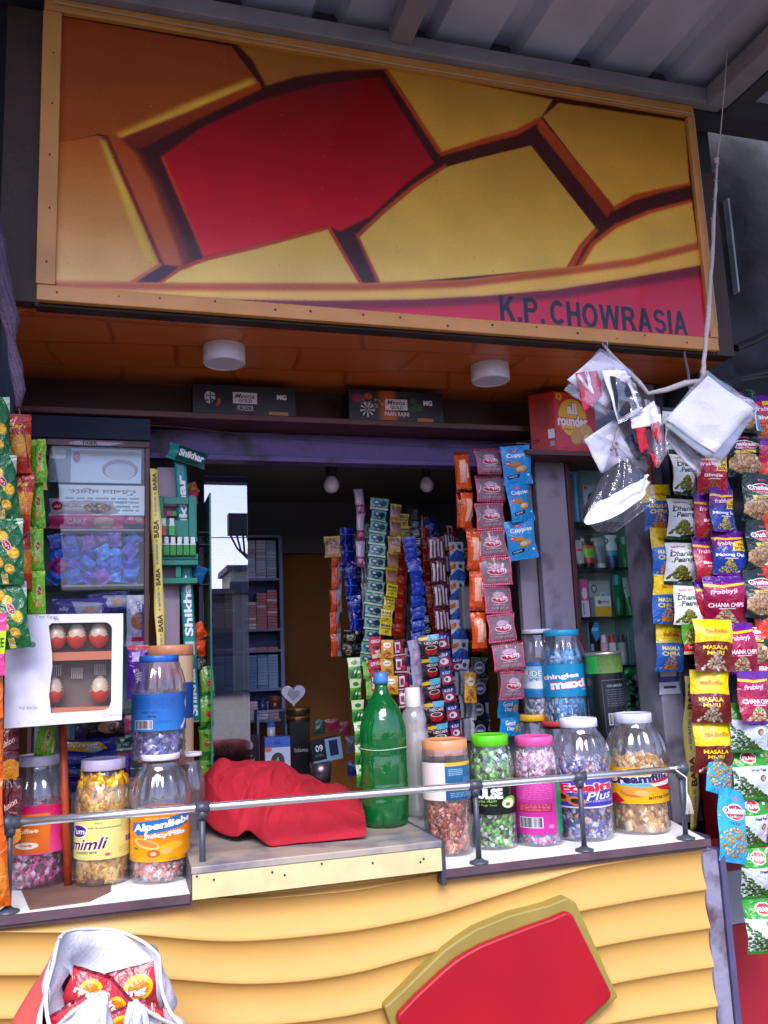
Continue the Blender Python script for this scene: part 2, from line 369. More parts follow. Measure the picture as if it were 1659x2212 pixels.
mb = MB(); mb.tube([at(1590, 752, .1), at(1630, 735, .1), at(1700, 700, .1)], .011, 8)
mb.tube([at(1560, 830, .05), at(1610, 815, .05), at(1700, 795, .05)], .006, 6)
mb.tube([at(1545, 842, .06), at(1600, 822, .04), at(1700, 806, .05)], .004, 6)
tag(mb.build('cable', M('black_rubber', '15151A', .5)), 'black cables running off to the right beside the hanging packs', 'cable')

# ---------------------------------------------------------------- awning
ZR = 2.985
aw = empty('awning', (.6, -.6, ZR), 'corrugated metal awning with pale battens over the shop front', 'awning')
# pixel-measured rib spacing: one trapezoid rib every .23 m
mb = MB(); xs = []; x = -.9
prof = []
while x < 3.2: prof += [(x, 0), (x+.15, 0), (x+.168, .035), (x+.215, .035), (x+.233, 0)]; x += .233
i0 = len(prof)
for y in (.02, -1.25):
    mb.v += [(px, y, ZR+.03+pz) for px, pz in prof]
for k in range(i0-1): mb.face((k, k+1, i0+k+1, i0+k))
mb.build('sheet', M('awning_sheet', 'BEC4DE', .5, var=.25, vscale=5, bump=.1), aw)
MB().box(-.3, 1.56, -.035, .0, 2.942, 2.985).build('batten', ow, aw, bev=.003)
MB().box(.60, .655, -1.2, -.036, 2.955, 3.0).build('batten', ow, aw, bev=.003)
MB().box(1.50, 1.56, -1.2, -.036, 2.93, 2.985).build('batten', ow, aw, bev=.003)
MB().box(-1.5, 1.9, .02, .10, 2.955, 3.2).build('back_flashing', M('batten_dark', '4B4A55', .8, var=.4), aw)
MB().box(1.565, 1.62, -1.2, .0, 2.93, 3.0).build('batten', M('batten_dark', '4B4A55', .8, var=.4), aw, bev=.003)

# ---------------------------------------------------------------- sign board
SX0, SX1, SZ0, SZ1 = -.177, 1.474, 2.247, 2.937
sb = empty('sign_board', (.65, 0, 2.25), 'big glossy shop sign printed with red and yellow tiles and black capitals', 'sign')
AW, AH = 1500, 627
A = Art(AW, AH, '40100A', 1)
def sT(px, py):
    p = at(px, py, 0); return ((p.x-SX0)/(SX1-SX0)*AW, (SZ1-p.z)/(SZ1-SZ0)*AH)
A.T = sT
OR, YE, RD, DK = 'C85010', 'E8B43A', 'B80A10', '2A0407'  # tile gradients mix printed tone with awning shade painted into the upper tiles
A.poly([(100, 30), (500, 100), (560, 180), (400, 240), (250, 303), (215, 289), (110, 310)], '94400F', 'A8500F')
A.poly([(545, 168), (400, 225), (250, 290), (258, 303), (410, 245), (556, 182)], YE, blur=5)
A.poly([(252, 303), (400, 245), (560, 178), (566, 192), (420, 262), (305, 322)], 'B4480F', '6E1E08', blur=2)
A.poly([(510, 94), (900, 130), (822, 150), (740, 152), (640, 166), (575, 186), (545, 130)], 'A8681E', blur=2)
A.poly([(830, 140), (1195, 215), (1168, 256), (1115, 283), (1040, 304), (950, 330), (890, 230)], 'C08A2A', 'E0A83A', blur=2)
A.poly([(828, 150), (836, 150), (956, 328), (946, 332)], 'B8440F', blur=2)
A.poly([(948, 332), (1040, 300), (1115, 280), (1165, 253), (1170, 262), (1118, 292), (1042, 312), (952, 338)], 'B8440F', blur=2)
A.poly([(1207, 222), (1480, 262), (1490, 398), (1420, 410), (1370, 424), (1326, 448), (1240, 340), (1172, 252)], 'BC8426', 'E0A83C', blur=1)
A.poly([(1165, 250), (1326, 446), (1312, 470), (1160, 278)], 'B04812', '9A3010', blur=2)
A.poly([(1326, 446), (1370, 420), (1425, 408), (1495, 394), (1495, 400), (1426, 417), (1375, 432), (1322, 458)], 'B8440F', blur=2)
A.poly([(347, 338), (440, 272), (560, 218), (690, 182), (822, 166), (938, 352), (880, 395), (800, 468), (735, 500), (708, 488), (560, 530), (440, 555)], '74040A', 'EC1024', blur=2)
A.poly([(347, 338), (354, 338), (446, 553), (440, 557)], 'C83A18', blur=1)
A.poly([(775, 512), (830, 460), (900, 402), (965, 360), (1040, 340), (1147, 314), (1287, 492), (1252, 530), (1223, 580), (822, 614)], 'C48C2C', 'F6CC5C', blur=1)
A.poly([(775, 512), (830, 460), (900, 402), (965, 360), (964, 354), (895, 396), (825, 454), (768, 508), (815, 612), (823, 612)], 'C04810', blur=2)
A.poly([(1223, 580), (1252, 530), (1287, 492), (1294, 497), (1262, 536), (1240, 580)], 'C04810', blur=2)
A.poly([(1250, 580), (1282, 528), (1330, 490), (1400, 460), (1495, 435), (1510, 545), (1340, 575)], 'DCA43A', 'F0C454', blur=1)
A.poly([(1243, 580), (1275, 525), (1328, 484), (1400, 454), (1495, 430), (1495, 437), (1402, 462), (1332, 492), (1284, 530), (1254, 580)], 'C04810', blur=2)
A.poly([(340, 612), (385, 580), (445, 560), (560, 532), (710, 492), (780, 616)], 'E4B448', 'F8D468', blur=1)
A.poly([(338, 612), (385, 576), (445, 555), (560, 527), (712, 487), (786, 615), (777, 615), (708, 496), (560, 536), (445, 564), (390, 584), (350, 612)], 'C0400F', blur=1)
A.poly([(100, 310), (215, 291), (352, 570), (290, 612), (100, 612)], 'BC5A14', 'ECBC60', blur=2)  # left cell pales downward: a reflection painted into the print
A.poly([(216, 300), (228, 300), (345, 560), (340, 575), (312, 560)], 'E0BA3C', blur=4)
A.poly([(232, 293), (300, 326), (345, 400), (388, 498), (412, 572), (388, 576), (350, 577)], '7A2A10', '8A3214', blur=7)
A.poly([(228, 293), (258, 297), (290, 326), (330, 400), (368, 498), (394, 572), (388, 576), (350, 577)], 'A8440F', 'C8682C', blur=3)
A.poly([(226, 292), (234, 294), (356, 574), (348, 576)], '7C200C', blur=1)
A.poly([(285, 612), (350, 572), (385, 576), (340, 612)], '3A1830', blur=1)
A.poly([(280, 608), (345, 568), (352, 572), (290, 612)], 'C8702A', blur=1)
up_c = [(100, 607), (400, 612), (790, 612), (1000, 605), (1225, 578), (1370, 558), (1520, 520)]
lo_c = [(1520, 573), (1370, 600), (1200, 627), (1050, 640), (900, 648), (700, 651), (500, 648), (300, 637), (100, 622)]
A.poly(up_c+lo_c, 'EEB044', 'F6C858', blur=1)
A.poly(up_c+[(x, y+16) for x, y in reversed(up_c)], 'C0561E', blur=3)
A.poly([(100, 622), (300, 638), (500, 649), (700, 652), (900, 649), (1050, 641), (1200, 628), (1370, 601), (1560, 568), (1570, 800), (100, 800)], 'C41432', 'D81838')
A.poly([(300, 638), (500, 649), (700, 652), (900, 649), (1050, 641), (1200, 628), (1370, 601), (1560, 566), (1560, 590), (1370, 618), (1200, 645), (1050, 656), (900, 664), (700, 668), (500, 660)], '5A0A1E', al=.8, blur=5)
A.T = None; A.grain(.018, .06); Rg = random.Random(8)
for k in range(46): x_ = Rg.uniform(0, AW); y_ = Rg.uniform(0, AH*.8); A.rect(x_, y_, x_+Rg.uniform(1.5, 5), y_+Rg.uniform(40, 200), 'B8A890', al=Rg.uniform(.02, .07), blur=2)
(k0x, k0y), (k1x, k1y) = sT(1082, 699), sT(1487, 727); t0 = sT(1084, 645)
hh = abs(k0y-t0[1]); yc = (k0y+k1y)/2-hh/2-3
xk = sT(1178, 700)[0]; A.block('K.P.', k0x, yc-hh/2-2, xk, hh, '14121E')
x2 = sT(1190, 700)[0]; A.block('CHOWRASIA', x2, yc-hh/2-2, k1x, hh, '14121E')
R_ = random.Random(5)
for _ in range(260):
    x, y = R_.uniform(0, AW), R_.uniform(AH*.1, AH); A.ell(x, y, R_.uniform(.6, 1.5), R_.uniform(.6, 1.5), R_.choice(['E8D8B0', '3A2410', '5A3A18']), al=.45, n=6)
mb = MB(); mb.quadp((SX0, 0, SZ0), (SX1, 0, SZ0), (SX1, 0, SZ1), (SX0, 0, SZ1), [(0, 0), (1, 0), (1, 1), (0, 1)])
mb.build('panel', A.mat('sign_print', .25, .03, bscale=3, coat=.08, gain=.98, spec=.4), sb)
fr = MB(); fw_ = .036; T_ = -.012
fm = M('frame_strip', 'D0924C', .45, var=.18, vscale=10, bump=.05)
for (x0, x1, z0, z1) in ((SX0, SX1, SZ0-.004, SZ0+.030), (SX0, SX1, SZ1-.028, SZ1+.004), (SX0-.002, SX0+.036, SZ0+.031, SZ1-.029), (SX1-.022, SX1+.002, SZ0+.031, SZ1-.029)):
    fr.box(x0, x1, T_, .004, z0, z1)
fr.build('frame', fm, sb, bev=.002)
Rn = random.Random(3)
for k in range(21):
    if k < 16: x = SX0+.05+k*.107+Rn.uniform(-.02, .02); z = SZ0+Rn.uniform(.006, .022); r = Rn.uniform(.0016, .003)
    else: z = SZ0+.08+(k-16)*.12; x = SX0+.012+Rn.uniform(0, .01); r = .002
    MB().prism([(x+r*math.cos(t), z+r*math.sin(t)) for t in np.linspace(0, 6.28, 8)[:-1]], T_-.0015, T_-.0002).build('nail', M('rusty_nail', '2A140C', .6), sb)
sbx = MB(); sbx.box(SX1+.003, SX1+.058, .004, .05, SZ0-.01, SZ1-.18); sbx.box(SX0-.075, SX0-.004, .006, .05, SZ0-.002, SZ1-.02)
sbx.box(SX0-.004, SX1+.003, .006, .04, SZ0-.010, SZ1+.003)
sbx.build('backing_board', M('sign_side_wood', '3A241C', .6, var=.5, vscale=8, bump=.2), sb)
wl2 = MB().tube([(SX0+.02, -.018, SZ1-.012), (SX0+.8, -.02, SZ1-.026), (SX1-.006, -.018, SZ1-.024), (SX1-.004, -.018, SZ0+.06)], .0015, 5)
wl2.build('wire', M('pale_wire', 'B8A890', .6), sb)

# ---------------------------------------------------------------- the shop itself
shop = empty('kiosk', (.55, .3, 0), 'small corner kiosk with yellow ribbed front, brown soffit and dark interior', 'kiosk')
# soffit with faint brick joints
m = M('soffit_laminate', '9A4418', .32, bump=.03, bscale=8); n_ = m.node_tree.nodes; l_ = m.node_tree.links
tc = n_.new('ShaderNodeTexCoord'); mp = n_.new('ShaderNodeMapping'); mp.inputs['Scale'].default_value = (5.2, 6.5, 1); mp.inputs['Rotation'].default_value = (0, 0, .12)
wv = n_.new('ShaderNodeTexNoise'); wv.inputs['Scale'].default_value = 1.6; mxv = n_.new('ShaderNodeMix'); mxv.data_type = 'VECTOR'; mxv.inputs[0].default_value = .13
br = n_.new('ShaderNodeTexBrick'); br.inputs['Color1'].default_value = (*lin('C8682A'), 1); br.inputs['Color2'].default_value = (*lin('C26224'), 1)
br.inputs['Mortar'].default_value = (*lin('AC5018'), 1); br.inputs['Mortar Size'].default_value = .035; br.inputs['Scale'].default_value = 1; br.inputs['Brick Width'].default_value = 1.3; br.inputs['Row Height'].default_value = .8; br.inputs['Mortar Smooth'].default_value = .4
l_.new(tc.outputs['Object'], mxv.inputs[4]); l_.new(wv.outputs['Color'], mxv.inputs[5]); l_.new(mxv.outputs[1], mp.inputs[0]); l_.new(mp.outputs[0], br.inputs[0]); l_.new(br.outputs[0], n_['Principled BSDF'].inputs['Base Color'])
MB().box(-.26, 1.535, .0405, .52, 2.238, 2.250).build('soffit', m, shop)
MB().box(-.26, 1.30, .495, .515, 2.135, 2.2375).build('fascia', M('fascia_wood', '3E1A16', .5, var=.4, vscale=6, bump=.1), shop)
MB().box(-.26, 1.23, .385, .52, 2.118, 2.1345).build('ledge', M('ledge_wood', '5A2A22', .45, var=.4, vscale=7, bump=.1), shop, bev=.002)
pl = M('purple_paint', '5E4A82', .5, var=.35, vscale=9, bump=.3, bscale=50, col2='33222E', stain=.42)
lt = MB().box(-.26, 1.13, .50, .52, 2.03, 2.117); lt.box(-.26, 1.13, .47, .5, 2.03, 2.045); 
lt.build('lintel', pl, shop, bev=.002)
MB().box(-.26, .06, .40, .42, 2.06, 2.115).build('blue_panel', M('slate_board', '27364E', .8, var=.5, vscale=7), shop)
# interior shell
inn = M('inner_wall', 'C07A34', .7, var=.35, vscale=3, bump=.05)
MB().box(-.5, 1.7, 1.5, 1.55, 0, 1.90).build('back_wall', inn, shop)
MB().box(-.5, 1.7, 1.46, 1.55, 1.90, 2.4).build('shade_board', M('inner_dark'), shop)  # added board in place of the shade that hides the upper back wall
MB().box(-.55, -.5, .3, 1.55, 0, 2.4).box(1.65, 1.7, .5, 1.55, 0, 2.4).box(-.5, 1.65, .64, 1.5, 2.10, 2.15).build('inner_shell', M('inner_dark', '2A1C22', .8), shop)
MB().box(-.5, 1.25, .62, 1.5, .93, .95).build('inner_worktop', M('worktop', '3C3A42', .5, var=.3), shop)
# counters
wt = M('white_laminate', 'F0F2F2', .35, var=.05, vscale=12); et = M('edge_trim', '5B4650', .4, var=.4, vscale=14)
MB().box(-.75, .128, .0, .6, 1.044, 1.058).build('counter_top', wt, shop)
MB().box(-.75, .128, -.006, -.0005, 1.044, 1.0595).box(-.75, .128, .0, .6, 1.037, 1.0435).build('counter_edge', et, shop)
ct = MB(); X0 = .650; pts = [(X0, 0), (1.30, 0), (1.36, .22), (1.36, .6), (X0, .6)]
def slab(mb, pts, z0, z1):
    i = len(mb.v); n = len(pts); mb.v += [(x, y, z0) for x, y in pts]+[(x, y, z1) for x, y in pts]
    mb.face([i+n+k for k in range(n)]); mb.face([i+k for k in reversed(range(n))])
    for a in range(n): b = (a+1) % n; mb.face((i+a, i+b, i+n+b, i+n+a))
    return mb
slab(ct, pts, 1.034, 1.048).build('counter_top', wt, shop)
slab(MB(), [(X0, -.007), (1.307, -.007), (1.30, -.0005), (X0, -.0005)], 1.034, 1.0495).box(X0, 1.3, 0, .2, 1.027, 1.0335).build('counter_edge', et, shop)
# projecting service ledge
tm = M('worn_laminate', '9E9488', .45, var=.2, vscale=6, bump=.1, col2='5E606E', stain=.47)
slab(MB(), [(.129, -.02), (.642, -.02), (.640, .62), (.135, .62)], 1.098, 1.112).build('service_ledge', tm, shop, bev=.002)
MB().box(.131, .640, -.0185, -.001, 1.052, 1.0975).build('ledge_front', M('cream_strip', 'C9BD8C', .5, var=.2, vscale=18), shop)
MB().box(.640, .6495, -.016, .6, 1.022, 1.110).box(.1285, .1308, -.016, .6, 1.04, 1.110).box(.131, .640, .0, .6, 1.052, 1.0975).build('ledge_side', M('ledge_edge', '3A3C48', .5, var=.4, vscale=20), shop)
for px, py in ((425, 1893), (462, 1900), (588, 1884), (615, 1890), (695, 1866), (805, 1864), (908, 1862), (915, 1855)):
    p = at(px, py, -.0187); MB().prism([(p.x+.0022*math.cos(t), p.z+.0022*math.sin(t)) for t in np.linspace(0, 6.28, 8)[:-1]], -.0200, -.0187).build('nail', M('rusty_nail'), shop)
MB().box(.14, .66, .621, .80, 1.06, 1.10).build('work_slab', M('grey_slab', '484A55', .4, var=.3), shop)
# ribbed front: overlapping wavy boards, each with a rounded lower lip
L_ = [[(-350, 1895), (0, 1906), (200, 1918), (398, 1930), (556, 1938), (768, 1919), (945, 1883), (1100, 1840), (1300, 1780)],
      [(-350, 2008), (0, 2007), (111, 2008), (287, 2011), (398, 2023), (491, 2029), (602, 2023), (768, 2005), (929, 1974), (1090, 1923), (1251, 1872), (1380, 1850), (1509, 1835)],
      [(-350, 2100), (0, 2100), (100, 2099), (347, 2106), (509, 2120), (640, 2115), (768, 2096), (972, 2039), (1110, 1996), (1240, 1964), (1380, 1938), (1514, 1918)],
      [(-350, 2190), (0, 2193), (150, 2190), (384, 2207), (509, 2210), (640, 2202), (768, 2184), (972, 2130), (1130, 2080), (1283, 2039), (1400, 2018), (1520, 2001)],
      [(-350, 2285), (0, 2286), (150, 2285), (384, 2300), (509, 2302), (640, 2296), (768, 2276), (972, 2222), (1130, 2166), (1321, 2117), (1430, 2098), (1528, 2084)],
      [(-350, 2380), (0, 2380), (384, 2395), (509, 2397), (768, 2370), (972, 2315), (1130, 2260), (1262, 2212), (1400, 2188), (1536, 2168)],
      [(-350, 2475), (0, 2475), (384, 2490), (768, 2460), (972, 2405), (1130, 2345), (1290, 2295), (1450, 2268), (1545, 2254)]]
YB = .028
LW = [np.array([(p.x, p.z) for p in (at(a, b, YB) for a, b in ln)]) for ln in L_]
def zl(k, x):
    if k < len(LW): return float(np.interp(x, LW[k][:, 0], LW[k][:, 1]))
    return zl(len(LW)-1, x)-.084*(k-len(LW)+1)
NX = 120
def sm(k, x): return sum(zl(k, x+d) for d in (-.045, -.03, -.015, 0, .015, .03, .045))/7
fb = MB(); NB = 17; i0 = 0; rows = []
tt = [0, .015, .05, .11, .19, .28, .38, .50, .64, .78, .90, .97]
dd = [.0008, .0030, .0068, .0110, .0145, .0166, .0172, .0160, .0122, .0074, .0030, .0004]
for k in range(-1, NB):
    for t, d in zip(tt, dd):
        rows.append((k, t, d))
for (k, t, d) in rows:
    for i in range(NX+1):
        x = -.75+(1.295+.75)*i/NX
        za = min(1.045, (sm(k, x) if k >= 0 else sm(0, x)+.09)); zb = min(1.043, sm(k+1, x))
        z = za+(zb-za)*t; fb.v.append((x, YB-.020+d*.66, max(z, .0)))
for r in range(len(rows)-1):
    for i in range(NX): a = r*(NX+1)+i; fb.face((a, a+1, a+NX+2, a+NX+1))
fb.build('ribbed_front', M('ochre_panel', 'C0964E', .5, var=.13, vscale=2.6, bump=.06, bscale=30), shop, smooth=True)
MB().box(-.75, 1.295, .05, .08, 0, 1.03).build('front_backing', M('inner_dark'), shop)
em = empty('wall_emblem', (.9, .0, .6), 'raised red rounded plaque with olive rim on the ribbed yellow front', 'plaque')
ol = [(830, 2176), (875, 2135), (929, 2082), (960, 2052), (994, 2028), (1030, 2006), (1069, 1990), (1105, 1976), (1144, 1966), (1185, 1955), (1226, 1939), (1245, 1950), (1290, 2050), (1336, 2154), (1262, 2225), (1150, 2300), (1020, 2360), (930, 2390), (860, 2260)]
rd = [(862, 2190), (900, 2150), (956, 2098), (982, 2076), (1010, 2058), (1040, 2042), (1069, 2030), (1105, 2016), (1144, 2001), (1190, 1985), (1222, 1971), (1234, 1972), (1240, 1980), (1275, 2050), (1320, 2142), (1322, 2150), (1318, 2160), (1262, 2212), (1150, 2282), (1020, 2340), (940, 2365), (925, 2350), (880, 2250), (858, 2205)]
def pr(pts, Y): return [(p.x, p.z) for p in (at(a, b, Y) for a, b in pts)]
MB().prism(pr(ol, -.012), -.012, .03).build('rim', M('olive_rim', '8A7A38', .5, var=.15), em, bev=.004)
MB().prism(pr(rd, -.03), -.030, -.0125).build('plaque', M('red_plastic', '980A1C', .34, var=.16, vscale=4, bump=.03, bscale=12), em, bev=.005)
# corner posts
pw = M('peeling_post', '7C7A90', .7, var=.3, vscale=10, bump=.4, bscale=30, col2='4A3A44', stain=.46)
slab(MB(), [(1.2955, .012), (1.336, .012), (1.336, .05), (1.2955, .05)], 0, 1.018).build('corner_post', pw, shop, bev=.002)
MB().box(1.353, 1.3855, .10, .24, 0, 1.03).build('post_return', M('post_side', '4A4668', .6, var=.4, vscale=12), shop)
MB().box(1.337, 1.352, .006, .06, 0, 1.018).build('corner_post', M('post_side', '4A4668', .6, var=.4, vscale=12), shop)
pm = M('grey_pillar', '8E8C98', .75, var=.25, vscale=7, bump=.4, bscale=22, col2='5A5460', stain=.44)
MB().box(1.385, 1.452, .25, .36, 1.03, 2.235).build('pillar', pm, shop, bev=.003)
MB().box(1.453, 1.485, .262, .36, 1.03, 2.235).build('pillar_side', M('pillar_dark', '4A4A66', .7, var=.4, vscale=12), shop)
MB().tube([(1.386, .235, 1.45), (1.398, .235, 1.8), (1.405, .236, 2.1)], .006, 8).build('pipe', M('red_oxide', '9A3A2C', .6, var=.4, vscale=25), shop)
MB().box(-.24, 1.50, .056, .50, 2.2505, 2.93).build('header_box', wood, shop)
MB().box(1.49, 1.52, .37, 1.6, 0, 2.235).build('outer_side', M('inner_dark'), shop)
# folded shutter leaves right of the opening
gp = M('shutter_leaf', '8A8292', .65, var=.22, vscale=9, bump=.25, bscale=30, col2='5C5262', stain=.33)
MB().box(1.075, 1.128, .42, .44, 1.06, 2.075).build('shutter_leaf', gp, shop)
MB().box(1.131, 1.225, .395, .42, 1.06, 2.075).build('shutter_leaf', gp, shop, bev=.002)
hg = MB()
for k in range(36): z = 1.2+k*.024; hg.tube([(1.1295, .396, z), (1.1295, .396, z+.018)], .0028, 6)
hg.build('hinge', M('hinge_metal', '5A5662', .4, metal=.6), shop)
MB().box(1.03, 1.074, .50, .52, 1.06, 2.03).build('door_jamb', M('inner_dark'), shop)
# ---------------------------------------------------------------- packets, sachets and their printing
def pouch_me(name, mat_, w, h, d, seed=0, nu=9, nv=13, crimp=.07, wr=.05, flat=False):
    R = random.Random(seed); ph = [R.uniform(0, 6.28) for _ in range(8)]; mb = MB()
    def prof(v):
        t = min(v, 1-v)
        if t < crimp: return 0
        return min(1, ((t-crimp)/(.28))**.6)
    def fn(s):
        def f(u, v):
            e = prof(v); q = 1-(2*u-1)**2; hgt = d*.5*e*(q**.55)
            wx = 1-.10*e*(.6+.4*math.sin(ph[0]+v*5)); x = (u-.5)*w*wx
            ripple = wr*d*(math.sin(ph[1]+u*17+v*7)*math.sin(ph[2]+v*19)+.7*math.sin(ph[3]+u*29)*(1.2-e))
            bend = d*.25*math.sin(ph[4]+v*6.3)+(d*.10*math.sin(u*40+ph[5]) if e == 0 else 0)
            return (x, -s*hgt-(ripple if e > 0 else 0)*(1 if s > 0 else -1)*(.3+.7*q)+bend*.5, (v-.5)*h)
        return f
    mb.grid(fn(1), nu, nv)
    if not flat: mb.grid(lambda u, v: fn(-1)(1-u, v), nu, nv, lambda u, v: (1-u, v))
    return mb.mesh(name, mat_, True)
def strip(name, label, cat, group, mat_, top, bot, n, wpx, Y, part='packet', d=.35, over=1.04, seed=1, jig=.12, yb=None, crimp=.06, hang=0, w_=None, wr=.05):
    """a hanging string of joined packets; every packet is a part"""
    a = at(*top, Y); b = at(*bot, yb if yb is not None else Y); h = (b-a).length/n; w = (w_ or wpx*mpp(*top, Y))
    e = empty(name, a, label, cat, group); R = random.Random(seed); dd = min(w, h)*d
    ms = [pouch_me(part, mat_, w*(1+.05*math.sin(k*2.3)), h*over, dd, seed*7+k, crimp=crimp, wr=wr*1.6) for k in range(4)]
    lean = math.atan2((b-a).x, -(b-a).z)
    for k in range(n):
        t = (k+.5)/n; p = a.lerp(b, t)-a; sw = R.uniform(-1, 1)
        p.y += R.uniform(-1, 1)*dd*.25+hang*math.sin(t*3.1); p.x += sw*w*.05+w*.13*math.sin(t*4.5+seed*1.7); p.y += dd*.5*math.sin(t*7+seed)
        inst(part, ms[R.randrange(4)], e, p, (R.uniform(-.14, .14), -lean+R.uniform(-.055, .055), R.uniform(-jig, jig)*2.6))
    return e
def pack(name, label, cat, mat_, c, wpx, hpx, Y, rot=0., d=.25, group=None, seed=1, rz=0., ds=None, wr=.05, crimp=.07):
    """one lying or standing packet"""
    s = mpp(*c, Y); w, h = wpx*s, hpx*mpd(*c, Y)*1.03
    me = pouch_me(name, mat_, w, h, ds or min(w, h)*d, seed, wr=wr, crimp=crimp); o = bpy.data.objects.new(name, me); COL.objects.link(o)
    o.location = at(*c, Y); o.rotation_euler = (0, rot, rz); return tag(o, label, cat, group)
def carton(name, label, cat, mats, x0, x1, y_, dep, z0, z1, group=None, rz=0., rx=0., ry=0., bev=.001):
    """a real box; mats[0] sides, mats[1] printed front"""
    w, h = x1-x0, z1-z0; mb = MB(); mb.box(-w/2, w/2, 0.0004, dep, 0, h)
    o = bpy.data.objects.new(name, mb.mesh(name, mats[0])); COL.objects.link(o); o.location = ((x0+x1)/2, y_, z0); o.rotation_euler = (rx, ry, rz)
    tag(o, label, cat, group)
    if len(mats) > 1:
        f = MB().quadp((-w/2, -.0004, 0), (w/2, -.0004, 0), (w/2, -.0004, h), (-w/2, -.0004, h), [(0, 0), (1, 0), (1, 1), (0, 1)]); fo = f.build('front_panel', mats[1], o); fo.location = (0, 0, 0)
    return o
W_, H_ = 150, 230
def food_pack(mn, top, body, title, tcol, logo=None, lcol='F0E040', pal=('C89A5A', 'A87838', 'E0B878'), split=.42, arc=14, ends=None, pilec=(.5, .80), pr_=(.34, .15), out=None, tag_=None, n=90, sz=4, ts=20, seed=1):
    a = Art(W_, H_, body)
    if top:
        a.rect(0, 0, W_, H_*split, top); a.ell(W_/2, H_*split+arc*1.2, W_*.62, arc*1.6, body, n=30)
    if ends: a.rect(0, 0, W_, H_*.09, ends); a.rect(0, H_*.93, W_, H_, ends)
    if logo: a.text(logo, W_/2, H_*.24, 19, lcol, .03, w=W_*.55, out=out or '6A2010', ow=.05)
    for k, l in enumerate(title): a.text(l, W_/2-6, H_*(split+.09)+k*(ts+6), ts, tcol, .03, w=W_*(.62 if len(l) > 4 else .42))
    a.pile(W_*pilec[0], H_*pilec[1], W_*pr_[0], H_*pr_[1], n, sz, pal, seed)
    if tag_: a.poly([(92, 62), (150, 48), (150, 98), (84, 104)], 'F2D028'); a.text(tag_[0], 122, 68, 13, '401010', .02); a.text(tag_[1], 120, 88, 13, '401010', .03, w=48)
    return a
FOIL = dict(rough=.24, bump=.6, bscale=34, gain=.9)
def fm_(a, name, **k): d = dict(FOIL); d.update(k); return a.mat(name, **d)
a = food_pack(0, 'E8C810', '2A62B8', ['MASALA', 'CHIRA'], 'F4E050', 'indaah', 'D08A18', ('D8A8A0', 'E8C8C0', 'B07070'), out='B84A10'); a.poly([(40, 196), (110, 196), (98, 218), (52, 218)], 'D88020'); m_chira = fm_(a, 'print_chira')
a = food_pack(0, None, 'ECF0EE', [], '101010', None, split=.1, ends='17331E', pal=('7A8A2A', '5A6A1A', '9AA83A', '8A7030'), pilec=(.42, .74), pr_=(.36, .14), n=110, sz=5)
a.poly([(112, 232), (150, 150), (150, 210), (138, 232)], '5AA828'); a.poly([(60, 206), (120, 198), (104, 222), (50, 222)], '1C3A1E')
a.text('Dhania', 62, 76, 26, '14301C', .03, w=96, rot=-.08, shear=.25, out='FFFFFF'); a.text('Peanuts', 80, 104, 26, '14301C', .03, w=104, rot=-.1, shear=.25)
a.text('haldiram', 50, 40, 12, 'C0304A', .02, w=60, rot=-.1); a.ell(118, 42, 13, 6, 'D04A60')
for x, y in ((95, 50), (112, 66), (20, 60), (100, 120), (128, 128), (20, 118)): a.ell(x, y, 3, 4, '305A30', .6)
m_dhania = fm_(a, 'print_dhania')
def frab(mn, body, body2, title, pal, tg=True, seed=1, sz=3.2):
    a = Art(W_, H_, body); a.rect(0, 0, W_, H_*.45, body, '8E1468') if False else None
    a.rect(0, 0, W_, 34, '5C1A8A'); a.rect(0, 34, W_, 120, 'A81460', body2); a.rect(0, 120, W_, H_, body2)
    a.poly([(0, 34), (60, 42), (150, 30), (150, 40), (60, 54), (0, 46)], 'E8C828')
    a.text('frabbyji', 62, 74, 28, 'F8D8E8', .02, w=92, rot=-.08, shear=.2)
    if tg: a.poly([(92, 66), (150, 44), (150, 108), (80, 112)], 'F2D028'); a.text('20%', 124, 76, 15, '5A1010', .03); a.text('EXTRA', 118, 97, 15, '5A1010', .04, w=52)
    a.text(title, 72, 134, 21, 'F8F0F4', .04, w=min(124, 15*len(title))); a.rect(44, 148, 104, 153, 'E8D0D8')
    a.pile(70, 188, 52, 30, 130, sz, pal, seed); a.rect(0, H_*.95, W_, H_, '5C1A8A')
    return fm_(a, mn)
m_bhuj = frab('print_bhujia', 'A81460', 'B41430', 'Bhujia', ('C87838', 'B06028', 'D89048'), True, 2, 2.6)
m_moong = frab('print_moong', 'A81460', '1C3C9C', 'Moong Dal', ('D8C050', 'C0A838', 'E8D468'), True, 3, 2.8)
m_chana = frab('print_chana', 'A81460', '9C1440', 'CHANA CHIPS', ('D8C098', 'C8A070', 'E8D8B0', 'B84030'), False, 4, 6)
def chat(mn, body, cy, pal, sub, sz, seed=2, sc='E8D050'):
    a = Art(W_, H_, body); a.rect(0, 0, W_, 16, body, body)
    a.text('nutraj', 78, 30, 14, 'D8486A', .03, w=38); a.ell(72, 72, 50, 26, 'F0F0F0', -.06); a.ell(72, 73, 47, 23, 'B81430', -.06)
    a.text('Chatkeens', 74, 66, 24, 'F4F4F4', .04, w=122, rot=-.08, out='303848', ow=.06); a.text(sub, 74, 86, 10, 'F0D8D8', .02, w=64, rot=-.06)
    a.poly([(24, 106), (112, 96), (108, 112), (28, 120)], sc); a.text('5X Extra', 68, 108, 9, '303010', .02, w=50)
    a.pile(66, 168, 66, 44, 150, sz, pal, seed, tri=False)
    if cy: a.ell(140, 170, 22, 52, 'F4F8FC', -.1); a.ell(143, 170, 18, 48, '20A0D8', -.1)
    a.rect(0, 0, W_, 14, body); a.rect(0, H_-14, W_, H_, body)
    return fm_(a, mn)
